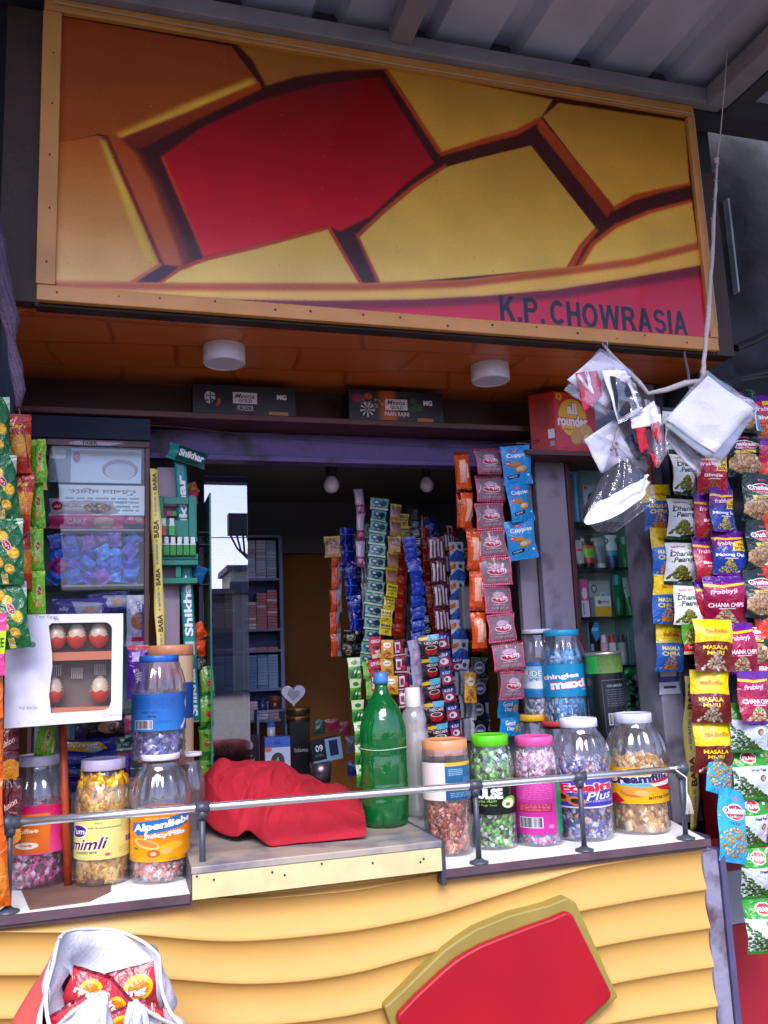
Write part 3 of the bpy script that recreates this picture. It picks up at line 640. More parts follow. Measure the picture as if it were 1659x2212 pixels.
m_chatb = chat('print_salted_nuts', '0E2A26', True, ('C8A078', 'B88C60', 'D8B890'), 'Salted Peanut', 8)
m_chats = chat('print_sev', '2A9CD8', False, ('D8A848', 'C08828', 'E8C468'), 'Sev Murmura', 3.4, 5, '2A9CD8')
a = food_pack(0, 'E8CC10', '6A1C18', ['MASALA', 'MURI'], 'F0D840', 'indaah', 'D08A18', ('C8B09A', 'DCC8B4', 'A08068'), split=.46, pilec=(.5, .82), out='B84A10', sz=5, n=80, ts=18)
m_muri = fm_(a, 'print_muri')
a = Art(W_, H_, 'C8D4E0'); a.rect(0, 0, W_, 78, '2A8A22'); a.poly([(46, 22), (64, 12), (90, 14), (104, 32), (98, 56), (74, 66), (50, 58), (38, 40)], 'E8E8E0'); a.poly([(49, 25), (66, 16), (88, 18), (100, 33), (94, 53), (74, 61), (53, 55), (42, 40)], 'C01820'); a.text('PRAN', 71, 40, 19, 'F0F0F0', .04, w=46); a.rect(122, 26, 134, 38, 'D8E8D0'); a.text('Fried Peas', 100, 96, 15, '1A1A50', .04, w=66); a.ell(112, 134, 13, 16, '6A4A38', .4); a.ell(114, 136, 8, 11, 'A89078', .4)
Rr = random.Random(8)
for k in range(230):
    x = Rr.uniform(0, 130); y = 92+x*1.0+Rr.uniform(0, 1)**.8*(226-92-x*1.0+1); c = hx(Rr.choice(['4A7A28', '3A6420', '6A9A3A']))*Rr.uniform(.7, 1.1)
    if y < 222: a.ell(x, y, 5, 4.4, c*.5, n=8); a.ell(x-1, y-1, 3.8, 3.4, c, n=8)
a.rect(0, 218, W_, H_, '2A7A22'); m_peas = fm_(a, 'print_peas')
a = Art(W_, H_, 'B01A4A'); a.rect(0, 0, W_, 36, '5C1A8A'); a.rect(0, 110, W_, 230, 'D03818'); a.poly([(60, 36), (150, 30), (150, 52), (60, 56)], 'E8CC28'); a.text('frabbyji', 74, 78, 26, 'F8D8E8', .02, w=96, rot=-.06); a.text('Bhujia', 76, 118, 24, 'FFFFFF', .04, w=96); a.pile(75, 180, 60, 34, 120, 3.4, ('D89038', 'B86818', 'E8A850'), 6); m_redp = fm_(a, 'print_red_bhujia')
a = Art(W_, H_, 'E07818'); a.rect(0, 0, W_, 60, 'D82020'); a.ell(76, 60, 56, 26, 'F0F0F0', -.1); a.ell(76, 60, 52, 22, 'C01830', -.1); a.text('Chatkeens', 78, 58, 22, 'FFFFFF', .04, w=118, rot=-.06); a.pile(75, 165, 70, 50, 170, 3.6, ('D06018', 'B84810', 'E88838'), 6, tri=False); m_cht = fm_(a, 'print_hot_mix')
a = Art(200, 150, '4A9A28'); a.pile(110, 60, 90, 44, 260, 4, ('D85820', 'E0B040', '3A7A20', 'F0E0C0', 'B83018'), 4, tri=False); a.rect(0, 98, 200, 136, 'C01018'); a.text('টক ঝাল মিষ্টি', 84, 117, 20, 'F4E8E8', .02, w=120); a.rect(0, 136, 200, 150, 'C8A888'); m_noodle = fm_(a, 'print_noodle')
# left-hand crisps
a = Art(W_, H_, '176A3A'); Rr = random.Random(3)
for (x, y, s_, c) in ((38, 40, 26, 'E8B020'), (70, 62, 24, 'E8C040'), (110, 120, 26, 'F0C030'), (50, 150, 24, 'E0A828'), (96, 175, 22, 'E8B838'), (30, 100, 16, 'D89820')): a.ell(x, y, s_, s_*.8, hx(c)*.75, .4); a.ell(x-2, y-2, s_*.9, s_*.7, c, .4)
a.ell(84, 92, 24, 15, 'E8E4E0', .9); a.ell(84, 92, 21, 12, 'C02030', .9); a.text("Lay's", 84, 92, 12, 'F8F8F8', .03, w=32, rot=.9)
for k in range(4): a.poly([(60+k*7, 190), (65+k*7, 189), (72+k*6, 226), (66+k*6, 228)], 'E8CC78')
a.poly([(120, 0), (150, 0), (150, 60)], 'B8D8C0'); m_green = fm_(a, 'print_green_crisps', gain=.72, bump=.9)
a = Art(W_, H_, '7CC81E'); a.rect(0, 0, W_, 30, '9ADC3A'); a.rect(0, 200, W_, H_, '5AA818'); a.ell(96, 110, 30, 44, 'B8D868'); a.ell(100, 96, 17, 22, 'C83A4A', .3); a.ell(100, 96, 14, 19, 'B01838', .3); a.text("Lay's", 100, 96, 10, 'F8F8F8', .03, w=28, rot=.5); a.ell(80, 160, 24, 20, 'D8923A'); a.ell(78, 158, 18, 14, 'E8B060'); m_lime = fm_(a, 'print_lime_crisps', gain=.72, bump=.9)
a = Art(W_, H_, 'B02818'); a.rect(0, 80, W_, 170, 'D87818'); a.ell(75, 120, 46, 34, 'E8A028'); a.text("Lay's", 75, 50, 24, 'F0D020', .03, w=76); m_rust = fm_(a, 'print_rust_crisps')
a = Art(W_, H_, '5A1216'); a.text('fusion', 80, 90, 24, 'E8C8B0', .02, w=90, rot=-.3); a.ell(100, 190, 60, 40, 'D88820'); a.rect(0, 0, W_, 24, '3A0A10'); m_maroon = fm_(a, 'print_maroon')
a = Art(W_, H_, 'E04890'); a.rect(0, 70, W_, 150, 'B8E018'); a.text('WEEE', 80, 110, 36, '1A3A10', .03, w=120); a.rect(0, 66, W_, 72, 'F0D028'); m_pinkl = fm_(a, 'print_pink_lime')
a = Art(W_, H_, 'E86A18'); a.ell(75, 120, 60, 80, 'F09030'); a.ell(60, 100, 30, 40, 'F0B850'); m_orange = fm_(a, 'print_orange', gain=.65)
# blue bun packets, pink sachets, orange bars
a = Art(W_, H_, '1E96DC'); a.text('Cuppies', 80, 60, 32, 'F4FAFF', .03, w=116, rot=-.06, out='2A78C0'); a.ell(66, 30, 22, 8, 'C83A70'); a.text('nice', 66, 30, 8, 'FFFFFF', .02)
a.ell(62, 112, 36, 18, 'A86830', .1); a.ell(60, 108, 32, 14, 'C88848', .1); a.ell(92, 142, 36, 20, '9A6228', -.2); a.ell(92, 138, 32, 17, 'D8A868', -.2); a.ell(86, 136, 18, 10, 'EAD0A0', -.2); a.ell(26, 104, 13, 13, 'C81828'); a.text('₹5', 26, 104, 12, 'FFFFFF', .03)
a.poly([(18, 178), (82, 164), (84, 184), (22, 198)], '14285A'); a.text('NEW', 50, 181, 9, 'E8F0F8', .03, w=44, rot=-.2); a.ell(132, 176, 7, 7, 'E8F4FF'); m_cupp = fm_(a, 'print_buns')
a = Art(W_, H_-40, '9A8A94'); a.rect(0, 0, W_, H_, 'C02858'); a.rect(9, 20, W_-9, 172, '75686E', '8E6A78')
for x in range(8, W_-8, 9): a.ell(x, 8, 2.6, 4.4, 'F0C8D4'); a.ell(x, 182, 2.6, 4.4, 'F0C8D4')
for y in range(16, 178, 7): a.ell(4, y, 2.4, 1.4, 'E8A0B4'); a.ell(W_-4, y, 2.4, 1.4, 'E8A0B4')
a.ell(78, 66, 34, 22, 'C8A0B8'); a.ell(80, 98, 48, 24, 'F0DCE4'); a.ell(80, 98, 44, 20, 'B01840'); a.text('রজনী', 80, 92, 34, 'F8EEF2', .03, w=92, out='A81038', ow=.08); a.text('রজনীগন্ধা', 80, 132, 12, 'F0D0DC', .01, w=76); a.lines(30, 148, 128, 162, 2, 'E0C0CC', 2); m_rose = fm_(a, 'print_rose', rough=.18, bump=.5)
a = Art(60, 180, 'DC5416'); a.rect(18, 40, 44, 140, 'F0B8A0', 'E8A088'); a.rect(0, 0, 60, 16, 'C84410'); a.rect(0, 164, 60, 180, 'C84410'); a.rect(46, 60, 52, 120, 'E8E0DC'); m_bar = fm_(a, 'print_orange_bar', rough=.22)
a = Art(200, 120, '1490CC'); a.text('Good', 80, 40, 30, 'F0F8FF', .04, w=90, out='0A4A80'); a.text('Day', 90, 76, 30, 'F0F8FF', .04, w=70, out='0A4A80'); a.ell(160, 70, 26, 26, 'D8A868'); m_good = fm_(a, 'print_good')
# small sachets hung inside
def sach(mn, bg, fn, w=60, h=80, **k):
    k.setdefault('gain', .74); a = Art(w, h, bg); fn(a); return fm_(a, mn, **k)
def f_(*ops):
    def g(a):
        for o in ops: getattr(a, o[0])(*o[1:])
    return g
m_pass = sach('print_pass', '7FB4A8', f_(('rect', 0, 0, 60, 8, '2A7A3A'), ('rect', 0, 70, 60, 80, 'E8F0E8'), ('ell', 20, 34, 14, 18, '2A5A6A'), ('ell', 42, 36, 12, 20, '183A4A'), ('ell', 20, 30, 6, 8, 'D8E8E8'), ('text', 'Pass', 30, 60, 12, '103018', .03)))
m_sgold = sach('print_gold', 'A88A1C', f_(('rect', 8, 12, 52, 66, '7A4A3A', 'C09088'), ('rect', 0, 0, 60, 6, 'D0B030')))
m_baba = sach('print_baba', 'D8C01C', f_(('text', 'BABA', 30, 20, 15, '201808', .04, 48), ('text', 'ILAICHI', 30, 40, 10, '201808', .02, 44), ('text', '120', 30, 58, 11, '201808', .03)))
m_sred = sach('print_red_plain', 'B8200E', f_(('text', 'RMD', 30, 40, 9, 'E8A040', .02),))
m_sblue = sach('print_blue_plain', '183CB0', f_(('text', 'silver', 30, 40, 7, '8AA8F0', .01),))
m_sdark = sach('print_dark_coin', '14161E', f_(('ell', 30, 40, 20, 24, '8A94A0'), ('ell', 30, 40, 15, 18, '3A4450'), ('rect', 18, 36, 42, 46, 'B0B8C0')))
m_dblue = sach('print_dark_blue', '10208A', f_(('rect', 0, 30, 60, 34, '4A70F0'), ('rect', 20, 0, 26, 80, '3050D8')), rough=.15)
m_crown = sach('print_crown', '0C0A0C', f_(('ell', 30, 36, 14, 10, 'B8963A'), ('ell', 30, 38, 9, 6, '14100C'), ('rect', 18, 52, 42, 56, 'B8963A')))
m_silver = sach('print_silver', '8E949E', f_(('rect', 10, 0, 18, 80, '3A3E48'), ('rect', 40, 0, 52, 80, 'D0D4DC')), rough=.15)
m_pinkw = sach('print_pink_white', 'C8B0C4', f_(('rect', 0, 50, 60, 80, '9A3A70'), ('rect', 8, 10, 20, 44, 'E8E0EC'), ('text', 'VIVEL', 30, 64, 12, 'F0D0E0', .02, 40)))
m_vat = sach('print_leafy', '6FB02A', f_(('rect', 0, 0, 60, 34, 'D4E8B0'), ('ell', 30, 20, 16, 8, '2A7A3A'), ('poly', [(0, 44), (60, 34), (60, 80), (0, 80)], '2F8A28'), ('ell', 40, 56, 16, 6, 'E8F0D8'), ('poly', [(10, 76), (26, 40), (30, 42), (20, 78)], '14501A'), ('poly', [(24, 78), (42, 44), (46, 48), (34, 78)], '14501A')))
m_veg = sach('print_leafy_red', '7AB83A', f_(('rect', 0, 0, 60, 10, '2A7A2A'), ('text', 'Veg', 30, 24, 14, '1A5A1A', .03), ('ell', 32, 46, 10, 8, 'D02838'), ('rect', 0, 66, 60, 80, '3A8A2A')))
m_ginga = sach('print_face_red', 'C42230', f_(('text', 'GINGA', 32, 16, 13, 'F4E0E0', .04, 48), ('ell', 32, 46, 14, 16, 'E8B8A0'), ('ell', 30, 40, 16, 9, '5A1A18'), ('rect', 4, 62, 56, 76, 'E8D0A0')))
m_rice = sach('print_curry', 'D89A14', f_(('ell', 30, 24, 20, 12, 'F0F0E0'), ('text', 'Jeera', 30, 24, 11, '8A2A10', .02), ('pile', 30, 58, 22, 16, 30, 3, ('E08A20', 'C86010', 'F0C050'), 3)))
m_maro = sach('print_maroon_white', '7A1430', f_(('rect', 6, 10, 34, 60, 'E0D8E4'), ('ell', 40, 52, 12, 14, 'C83858'), ('rect', 0, 68, 60, 74, 'E0D0D8'), ('rect', 12, 20, 28, 50, '9A2A48')))
m_lilac = sach('print_lilac', 'B4A4C8', f_(('text', 'CLINIC', 30, 30, 7, '8A70A8', .01, 34), ('ell', 32, 52, 14, 8, 'D0C4DC')))
m_nes = sach('print_coffee', '2A1014', f_(('rect', 26, 0, 60, 22, '5AB4D8'), ('rect', 0, 6, 26, 18, 'E8C020'), ('text', 'NESCAFE', 36, 30, 10, 'F4F0F0', .03, 42), ('ell', 34, 56, 20, 18, 'B81820'), ('ell', 34, 47, 18, 8, 'F0E8E0'), ('ell', 34, 47, 15, 6, '2A0E08')))
m_mix = sach('print_red_blue', 'A82044', f_(('rect', 0, 0, 60, 24, '2A3A9A'), ('ell', 30, 44, 20, 14, 'E8E4EC'), ('ell', 24, 44, 8, 8, '3A2A6A'), ('text', 'K.G.F', 30, 14, 12, 'F0F0F8', .03, 40), ('rect', 0, 66, 60, 80, '14182A')))
m_whbl = sach('print_white_blue', 'C8D0DC', f_(('poly', [(0, 60), (30, 34), (60, 46), (60, 80), (0, 80)], '2458B0'), ('poly', [(0, 20), (24, 10), (20, 30), (0, 40)], 'D86018'), ('ell', 42, 22, 8, 10, '3A3A4A')))
m_stripey = sach('print_silver_bars', '6A2038', f_(('rect', 6, 10, 14, 70, 'E0E0E8'), ('rect', 20, 14, 26, 70, 'D0D0DC'), ('rect', 34, 8, 40, 66, 'C8C8D8'), ('rect', 46, 16, 52, 72, 'D8D8E4'), ('rect', 0, 74, 60, 80, '2A1020')), rough=.15)
m_orbar = sach('print_orange_silver', 'D84818', f_(('rect', 34, 0, 60, 80, '8A8A94'), ('rect', 30, 0, 34, 80, '5A1A10'), ('ell', 46, 50, 8, 12, 'C03030')))

# the strings of snack packets on the right
GS = 'strings of snack packets hanging at the right edge'
def S(label, mat_, top, bot, n, wpx, Y, **k): return strip('snack_strip', label, 'snack packets', GS, mat_, top, bot, n, wpx*1.13, Y, **k)
S('blue and yellow snack packets with a bowl picture, leftmost string on the grey pillar', m_chira, (1424, 1045), (1455, 1450), 4, 52, .16, seed=2)
S('white packets with green nuts and black script, beside the blue and yellow string', m_dhania, (1462, 888), (1490, 1356), 5, 58, .10, seed=3)
S('thin red and purple packets each with a yellow corner tag and brown heap', m_bhuj, (1510, 890), (1558, 1450), 6, 56, .08, seed=4)
S('purple and royal blue packets with a yellow heap, above the magenta chip packets', m_moong, (1550, 880), (1572, 1242), 4, 54, .07, seed=5)
S('magenta packets with purple ends picturing beige chips, below the blue and purple string', m_chana, (1578, 1246), (1625, 1562), 3, 70, .05, seed=6, yb=.0)
S('black packets with beige peanuts and a sky blue edge, under the white card packs', m_chatb, (1606, 836), (1642, 1440), 6, 66, .06, seed=7)
S('red and purple packets at the right picture edge beside the black peanut packets', m_redp, (1655, 850), (1690, 1500), 6, 60, .05, seed=8)
S('yellow and dark brown packets with a puffed rice heap, lower right', m_muri, (1534, 1340), (1556, 1672), 3, 68, .04, seed=9)
S('sky blue packets with golden sticks, lowest pair beside the green pea packets', m_chats, (1556, 1572), (1578, 1862), 2, 68, .10, seed=10, d=.28, yb=.005)
S('green and white packets picturing peas with a red octagon, longest string lower right', m_peas, (1601, 1520), (1652, 2052), 5, 62, .035, seed=11)
S('orange and red mixture packets cut by the right picture edge', m_cht, (1662, 1550), (1700, 1880), 3, 52, .05, seed=12)
pack('snack_packet', 'green noodle packet with a red banner in the middle of the hanging strings', 'snack packet', m_noodle, (1507, 1380), 66, 62, .06, d=.2, seed=3)
# left edge
GL = 'strings of crisp packets at the left edge'
def SL(label, mat_, top, bot, n, wpx, Y, **k): return strip('crisp_strip', label, 'crisp packets', GL, mat_, top, bot, n, wpx, Y, **k)
SL('large green and yellow crisp packets hanging at the top left edge', m_green, (-2, 860), (8, 1400), 4, 78, -.02, seed=21)
SL('rust red and orange crisp packets behind the green ones', m_rust, (38, 900), (32, 1400), 4, 54, .06, seed=22)
SL('lime green crisp packets with silver backs beside the glass display case', m_lime, (74, 950), (86, 1335), 4, 38, .10, seed=23)
SL('bright orange packets low at the left picture edge', m_orange, (-14, 1420), (-8, 1960), 4, 44, .0, seed=24)
SL('maroon packets with an orange corner behind the white box at left', m_maroon, (14, 1555), (20, 1820), 2, 56, .12, seed=25)
pack('crisp_packet', 'pink and lime packet peeking in at the left edge beside the white box', 'crisp packet', m_pinkl, (-12, 1392), 50, 130, -.02, d=.2)
pack('crisp_packet', 'green packet with a brown picture hanging under the white box', 'crisp packet', m_lime, (98, 1595), 38, 90, .2, d=.2, seed=4, rot=.15)
# strings at the right of the opening
GO = 'strings hanging beside the grey shutter leaves'
strip('sachet_strip', 'pink and silver square sachets, long string before the shutter leaf', 'sachets', GO, m_rose, (1052, 968), (1106, 1512), 9, 62, .34, part='sachet', d=.12, over=1.0, crimp=.09, seed=31, jig=.08)
strip('bar_strip', 'orange wrapped bars, the long string left of the pink sachets', 'snack bars', GO, m_bar, (1004, 976), (1036, 1406), 5, 32, .36, part='bar', d=.55, seed=32, crimp=.1)
strip('bar_strip', 'orange wrapped bars, short string behind the long orange one', 'snack bars', GO, m_bar, (992, 985), (1002, 1140), 2, 24, .40, part='bar', d=.55, seed=33, crimp=.1)
strip('bun_strip', 'three sky blue bun packets at the top of the shutter leaf', 'snack packets', GO, m_cupp, (1100, 966), (1145, 1206), 3, 60, .33, d=.2, seed=34)
strip('biscuit_strip', 'two blue biscuit packets under the pink sachets', 'biscuit packets', GO, m_good, (1101, 1505), (1106, 1590), 2, 58, .42, d=.3, seed=35)
# strings inside the shop
GI = 'sachet strings hanging inside the opening'
def SI(label, mat_, top, bot, n, wpx, Y, **k): return strip('sachet_strip', label, 'sachets', GI, mat_, top, bot, n, wpx, Y, part='sachet', over=1.0, d=k.pop('d', .16), **k)
SI('orange and silver bars, leftmost string in the dark opening', m_orbar, (722, 1180), (728, 1418), 5, 24, .72, seed=41, d=.4)
SI('small mustard packets at the head of the leftmost string', m_sgold, (722, 1158), (723, 1204), 1, 36, .70, seed=42)
SI('dark blue shiny sachets right of the orange bars', m_dblue, (752, 1140), (764, 1362), 6, 30, .74, seed=43)
SI('black sachets with gold crowns below the dark blue ones', m_crown, (758, 1362), (750, 1424), 2, 30, .74, seed=44)
SI('pink and white packets, highest in the opening', m_pinkw, (774, 1055), (785, 1224), 3, 20, .66, seed=45, d=.5)
SI('thin silver sachets between the pink and the pale green ones', m_silver, (790, 1222), (798, 1376), 4, 22, .70, seed=46)
SI('pale green and white sachets, the long string mid opening', m_pass, (826, 1076), (792, 1440), 14, 38, .64, seed=47)
SI('gold framed sachets right of the pale green string', m_sgold, (853, 1090), (846, 1262), 5, 26, .64, seed=48)
SI('yellow lettered sachets below the gold framed ones', m_baba, (846, 1262), (834, 1372), 4, 27, .62, seed=49)
SI('two small yellow lettered sachets high right of the gold string', m_baba, (876, 1110), (873, 1164), 2, 20, .72, seed=50)
SI('plain red sachets behind the yellow lettered ones', m_sred, (868, 1166), (858, 1374), 8, 24, .70, seed=51)
SI('plain royal blue sachets curling to the right', m_sblue, (878, 1160), (908, 1388), 9, 28, .62, seed=52, hang=-.03)
SI('black sachets with grey round emblems behind the blue string', m_sdark, (894, 1122), (924, 1372), 12, 22, .66, seed=53)
SI('plain dark red sachets behind the black emblem ones', m_sred, (914, 1140), (938, 1370), 8, 22, .74, seed=54)
SI('maroon sachets with silver bars, nearer the orange bars', m_stripey, (944, 1160), (958, 1470), 6, 34, .62, seed=55)
SI('violet and silver sachets beside the maroon barred ones', m_stripey, (966, 1150), (984, 1420), 6, 26, .66, seed=56)
SI('white sachets with blue and orange corners behind the orange bars', m_whbl, (986, 1170), (1006, 1600), 10, 32, .60, seed=57)
SI('leafy green sachets, left column above the work slab', m_vat, (768, 1420), (782, 1700), 6, 27, .52, seed=58)
SI('leafy green sachets, right column with red dot', m_veg, (796, 1424), (808, 1640), 5, 27, .53, seed=59)
SI('red sachets showing a face, above the green bottle', m_ginga, (806, 1376), (824, 1520), 3, 32, .52, seed=60)
SI('yellow curry sachets right of the red face ones', m_rice, (838, 1382), (842, 1500), 3, 28, .51, seed=61)
SI('maroon and white sachets above the clear bottle', m_maro, (862, 1382), (874, 1530), 4, 26, .52, seed=62)
SI('plain lilac sachets between maroon and coffee ones', m_lilac, (892, 1382), (932, 1720), 6, 30, .50, seed=63)
SI('coffee sachets with a red cup', m_nes, (922, 1372), (962, 1660), 6, 42, .48, seed=64)
SI('red and blue lettered sachets right of the coffee ones', m_mix, (956, 1370), (990, 1640), 7, 28, .52, seed=65)
SI('short silver barred sachets above the peach lidded jar', m_silver, (1000, 1450), (1010, 1600), 3, 40, .55, seed=66)
SI('dark coin sachets low behind the peach lidded jar', m_sdark, (1030, 1420), (1042, 1600), 4, 36, .56, seed=67)
SI('dim blue and silver sachets at the back between blue and maroon strings', m_dblue, (930, 1120), (960, 1420), 8, 26, .86, seed=81)
SI('dim white sachets far back above the coffee ones', m_whbl, (900, 1150), (905, 1400), 7, 24, .90, seed=82)
SI('dim maroon sachets far back near the switch box', m_maro, (975, 1130), (1000, 1480), 9, 30, .84, seed=83)
SI('dim green leafed sachets far back behind the silver ones', m_pass, (806, 1130), (800, 1400), 8, 30, .88, seed=84)
SI('dim gold sachets far back behind the plain red ones', m_sgold, (862, 1110), (866, 1380), 8, 24, .86, seed=85)
SI('red and violet sachets low between coffee sachets and switch box', m_mix, (980, 1420), (1012, 1640), 6, 32, .60, seed=86)
SI('curry coloured sachets hanging low behind the coffee ones', m_rice, (900, 1560), (925, 1700), 4, 34, .56, seed=87)
SI('white and maroon sachets low left of the switch box', m_maro, (945, 1480), (975, 1690), 5, 30, .58, seed=88)
SI('dark coffee coloured sachets at the back beside the orange bars', m_nes, (1010, 1180), (1030, 1420), 6, 30, .74, seed=89)
SI('blue cornered sachets right behind the orange bars low down', m_whbl, (1030, 1440), (1056, 1640), 5, 36, .62, seed=90)
SI('very dim blue sachets deep inside, behind the gold framed ones', m_sblue, (846, 1090), (836, 1420), 8, 26, .98, seed=91)
SI('very dim silver sachets deep inside, behind the royal blue curl', m_silver, (892, 1100), (880, 1430), 8, 28, .99, seed=92)
SI('very dim dark sachets deep inside, behind the dark blue string', m_sdark, (770, 1150), (776, 1420), 7, 30, .98, seed=93)
SI('very dim maroon barred sachets deep inside near the right bulb', m_stripey, (918, 1110), (934, 1460), 8, 30, .97, seed=94)
SI('dim silver and blue sachets low behind the lilac string', m_whbl, (880, 1400), (905, 1640), 6, 34, .72, seed=95)
pack('sachet', 'yellow and blue sachet packet behind the peach lidded jar', 'sachet', m_rice, (1016, 1485), 26, 62, .50, rot=.05, seed=5)
# ---------------------------------------------------------------- jars of sweets
pet = clear_mat('clear_pet', 'F4F4FA', .06, .10, .75, haze=.05)
foilm = vcol_mat('candy_foil', .28, .15, .5)
def candies(label, cx, cy_, z0, z1, R, pal, L, seed, flat=False, dens=1.0):
    L *= 1.22
    mb = MB(); Rn = random.Random(seed); pal = [lin(c) for c in pal]; N = int(dens*(2*math.pi*R*(z1-z0)*2.9+math.pi*R*R*2.2)/(L*L*.42))
    for k in range(N):
        q = Rn.random(); top = Rn.random() < .22
        if top: r = R*.80*math.sqrt(Rn.random()); z = z1-L*.25+Rn.uniform(-.3, .25)*L+(R*.0)
        else: r = R*Rn.uniform(.74, .90); z = z0+L*.3+(z1-z0-L*.5)*Rn.random()
        th = Rn.uniform(0, 6.283); c = Vector((cx+r*math.sin(th), cy_+r*math.cos(th), z))
        rot = Euler((Rn.uniform(-.7, .7), Rn.uniform(-1.4, 1.4), -th+Rn.uniform(-.5, .5))).to_matrix()
        c0 = Rn.choice(pal[:-1]); c1 = Rn.choice(pal); c2 = Rn.choice(pal); i = len(mb.v); n = 6
        rr = [.02, .30, .10, .26, .30, .26, .10, .30, .02] if not flat else [.04, .36, .30, .34, .36, .32, .30, .36, .04]; xs = [-.52, -.5, -.30, -.22, 0, .22, .30, .5, .52]
        fl = .55 if not flat else .25
        for j in range(9):
            f2 = fl if 2 <= j <= 6 else .22
            for a in range(n):
                t = 6.283*a/n+j*.3*(0 if flat else 1); p = Vector((xs[j]*L, rr[j]*L*math.cos(t)*f2*Rn.uniform(.8, 1.1), rr[j]*L*math.sin(t)*Rn.uniform(.85, 1.1))); p = c+rot @ p
                d = math.hypot(p.x-cx, p.y-cy_); lim = R*.955
                if d > lim: p.x = cx+(p.x-cx)*lim/d; p.y = cy_+(p.y-cy_)*lim/d
                p.z = max(p.z, z0+.001); mb.v.append(tuple(p))
        for j in range(8):
            mb.col = c0 if j in (2, 3, 5) else (c1 if j == 4 else c2)
            for a in range(n): b = (a+1) % n; mb.face((i+j*n+a, i+j*n+b, i+(j+1)*n+b, i+(j+1)*n+a))
    mb.col = pal[0]
    mb.lathe([(R*.70, z0), (R*.72, (z0+z1)/2), (R*.70, z1-L*.3)], 14, (cx, cy_, 0))
    return tag(mb.build('wrapped_candies', foilm, smooth=True), label, 'sweets', None, 'stuff')
PROF = {'round': [(.78, 0), (.93, .012), (.98, .05), (.93, .085), (.985, .12), (.93, .155), (.985, .19), (.95, .225), (.965, .25), (.965, .54), (1.0, .575), (1.02, .63), (1.0, .69), (.93, .76), (.82, .82), (.72, .865), (.64, .89), (.62, .93)],
        'tall': [(.84, 0), (.96, .012), (.99, .05), (.94, .08), (.99, .11), (.94, .14), (.99, .17), (.95, .2), (.97, .24), (.97, .62), (1.0, .65), (.99, .70), (.93, .78), (.86, .84), (.80, .88), (.78, .93)],
        'straight': [(.90, 0), (.98, .01), (1.0, .03), (1.0, .5), (1.0, .86), (.98, .90), (.95, .93)]}
GJ = 'sweet jars on the counter'
def jar(label, cx, top, bot, wpx, lidw, lidcol, z, kind='round', lab=None, labr=(0, 0), lid_h=.05, Y=None, name='sweet_jar', flute=.036, group=GJ, cand=None, tilt=0):
    b = at(cx, bot, Z=z) if Y is None else at(cx, bot, Y)
    s = mpd(cx, bot, b.y); R = wpx*s/2; hd = Vector((b.x, b.y+1.8, 0)).normalized(); c = b+hd*R; c.z = z if Y is None else b.z; s2 = mpd(cx, bot, b.y+R*hd.y); R = wpx*s2/2; c = Vector((b.x, b.y, c.z))+hd*R; h = (bot-top)*s2*1.0
    e = empty(name, c, label, 'jar', group, rz=-math.atan2(c.x, c.y+1.8)+.16*math.sin(cx*1.7))
    pf = [(r*R, zz*h) for r, zz in PROF[kind]]
    def mod(t, k, zz):
        f = zz/h
        if .60 < f < .88 and kind != 'straight': return 1+flute*math.cos(15*t)*min(1, (f-.60)/.08, (.88-f)/.03)
        if f < .2 and kind != 'straight': return 1+.012*math.cos(9*t+f*40)
        return 1
    bd = MB().lathe(pf, 72, cap1=False, mod=mod).build('body', pet, e, smooth=True, loc=(0, 0, 0))
    lr = lidw*s2/2; lh = h*lid_h; z0 = h-lh
    ld = MB().lathe([(lr*.97, z0), (lr, z0+.001), (lr, h-.003), (lr*.96, h-.0005), (lr*.86, h), (lr*.84, h-.002), (.001, h-.002)], 64, cap0=True, cap1=False, mod=lambda t, k, zz: 1+(.008*math.cos(50*t) if k in (1, 2) else 0))
    ld.build('lid', M('lid_'+lidcol, lidcol, .35, var=.04, bump=.05), e, smooth=True, loc=(0, 0, 0))
    if lab:
        # label heights are read off the front face
        za, zb = (bot-labr[1])*s2, (bot-labr[0])*s2
        rl = max(float(np.interp(za+(zb-za)*q/8, [p[1] for p in pf], [p[0] for p in pf])) for q in range(9))*1.006
        g = MB().grid(lambda u, v: (rl*math.sin((u*2-1)*math.pi), -rl*math.cos((u*2-1)*math.pi), za+(zb-za)*v), 64, 3, lambda u, v: ((u*2-1)+.5, v))
        g.build('label', lab, e, smooth=True, loc=(0, 0, 0))
    if cand:
        for (cl, f0, f1, pal, L, sd, *fl) in cand:
            rr = min([r for r, zz in pf if (f0*h-.01) <= zz <= f1*h+.004] or [R])*.99
            candies(cl, c.x, c.y, c.z+max(.0025, f0*h), c.z+f1*h, R*.93 if kind != 'x' else rr, pal, L, sd, bool(fl and fl[0]))
    return e, c, R, h
def lab(mn, w, h, bg, fn, **k):
    a = Art(w, h, bg); fn(a); return a.mat(mn, **dict(dict(rough=.3, gain=.9), **k))
def L1(a): a.rect(0, 0, 220, 170, 'C81458', 'E04888'); a.rect(30, 30, 130, 165, 'E87818', 'D86010'); a.text('orange', 80, 46, 12, 'F8D8A0', .02); a.rect(52, 66, 108, 112, 'D06418'); a.text('toffee', 80, 88, 16, 'F8E0C0', .03, rot=-.1); a.ell(178, 96, 24, 50, 'D81838', .2); a.ell(172, 84, 10, 24, 'E85068', .2); a.ell(178, 34, 16, 8, '4A9A30'); a.ell(80, 138, 26, 12, 'F0E0D0'); a.text('Candy', 80, 138, 10, 'B03010', .03)
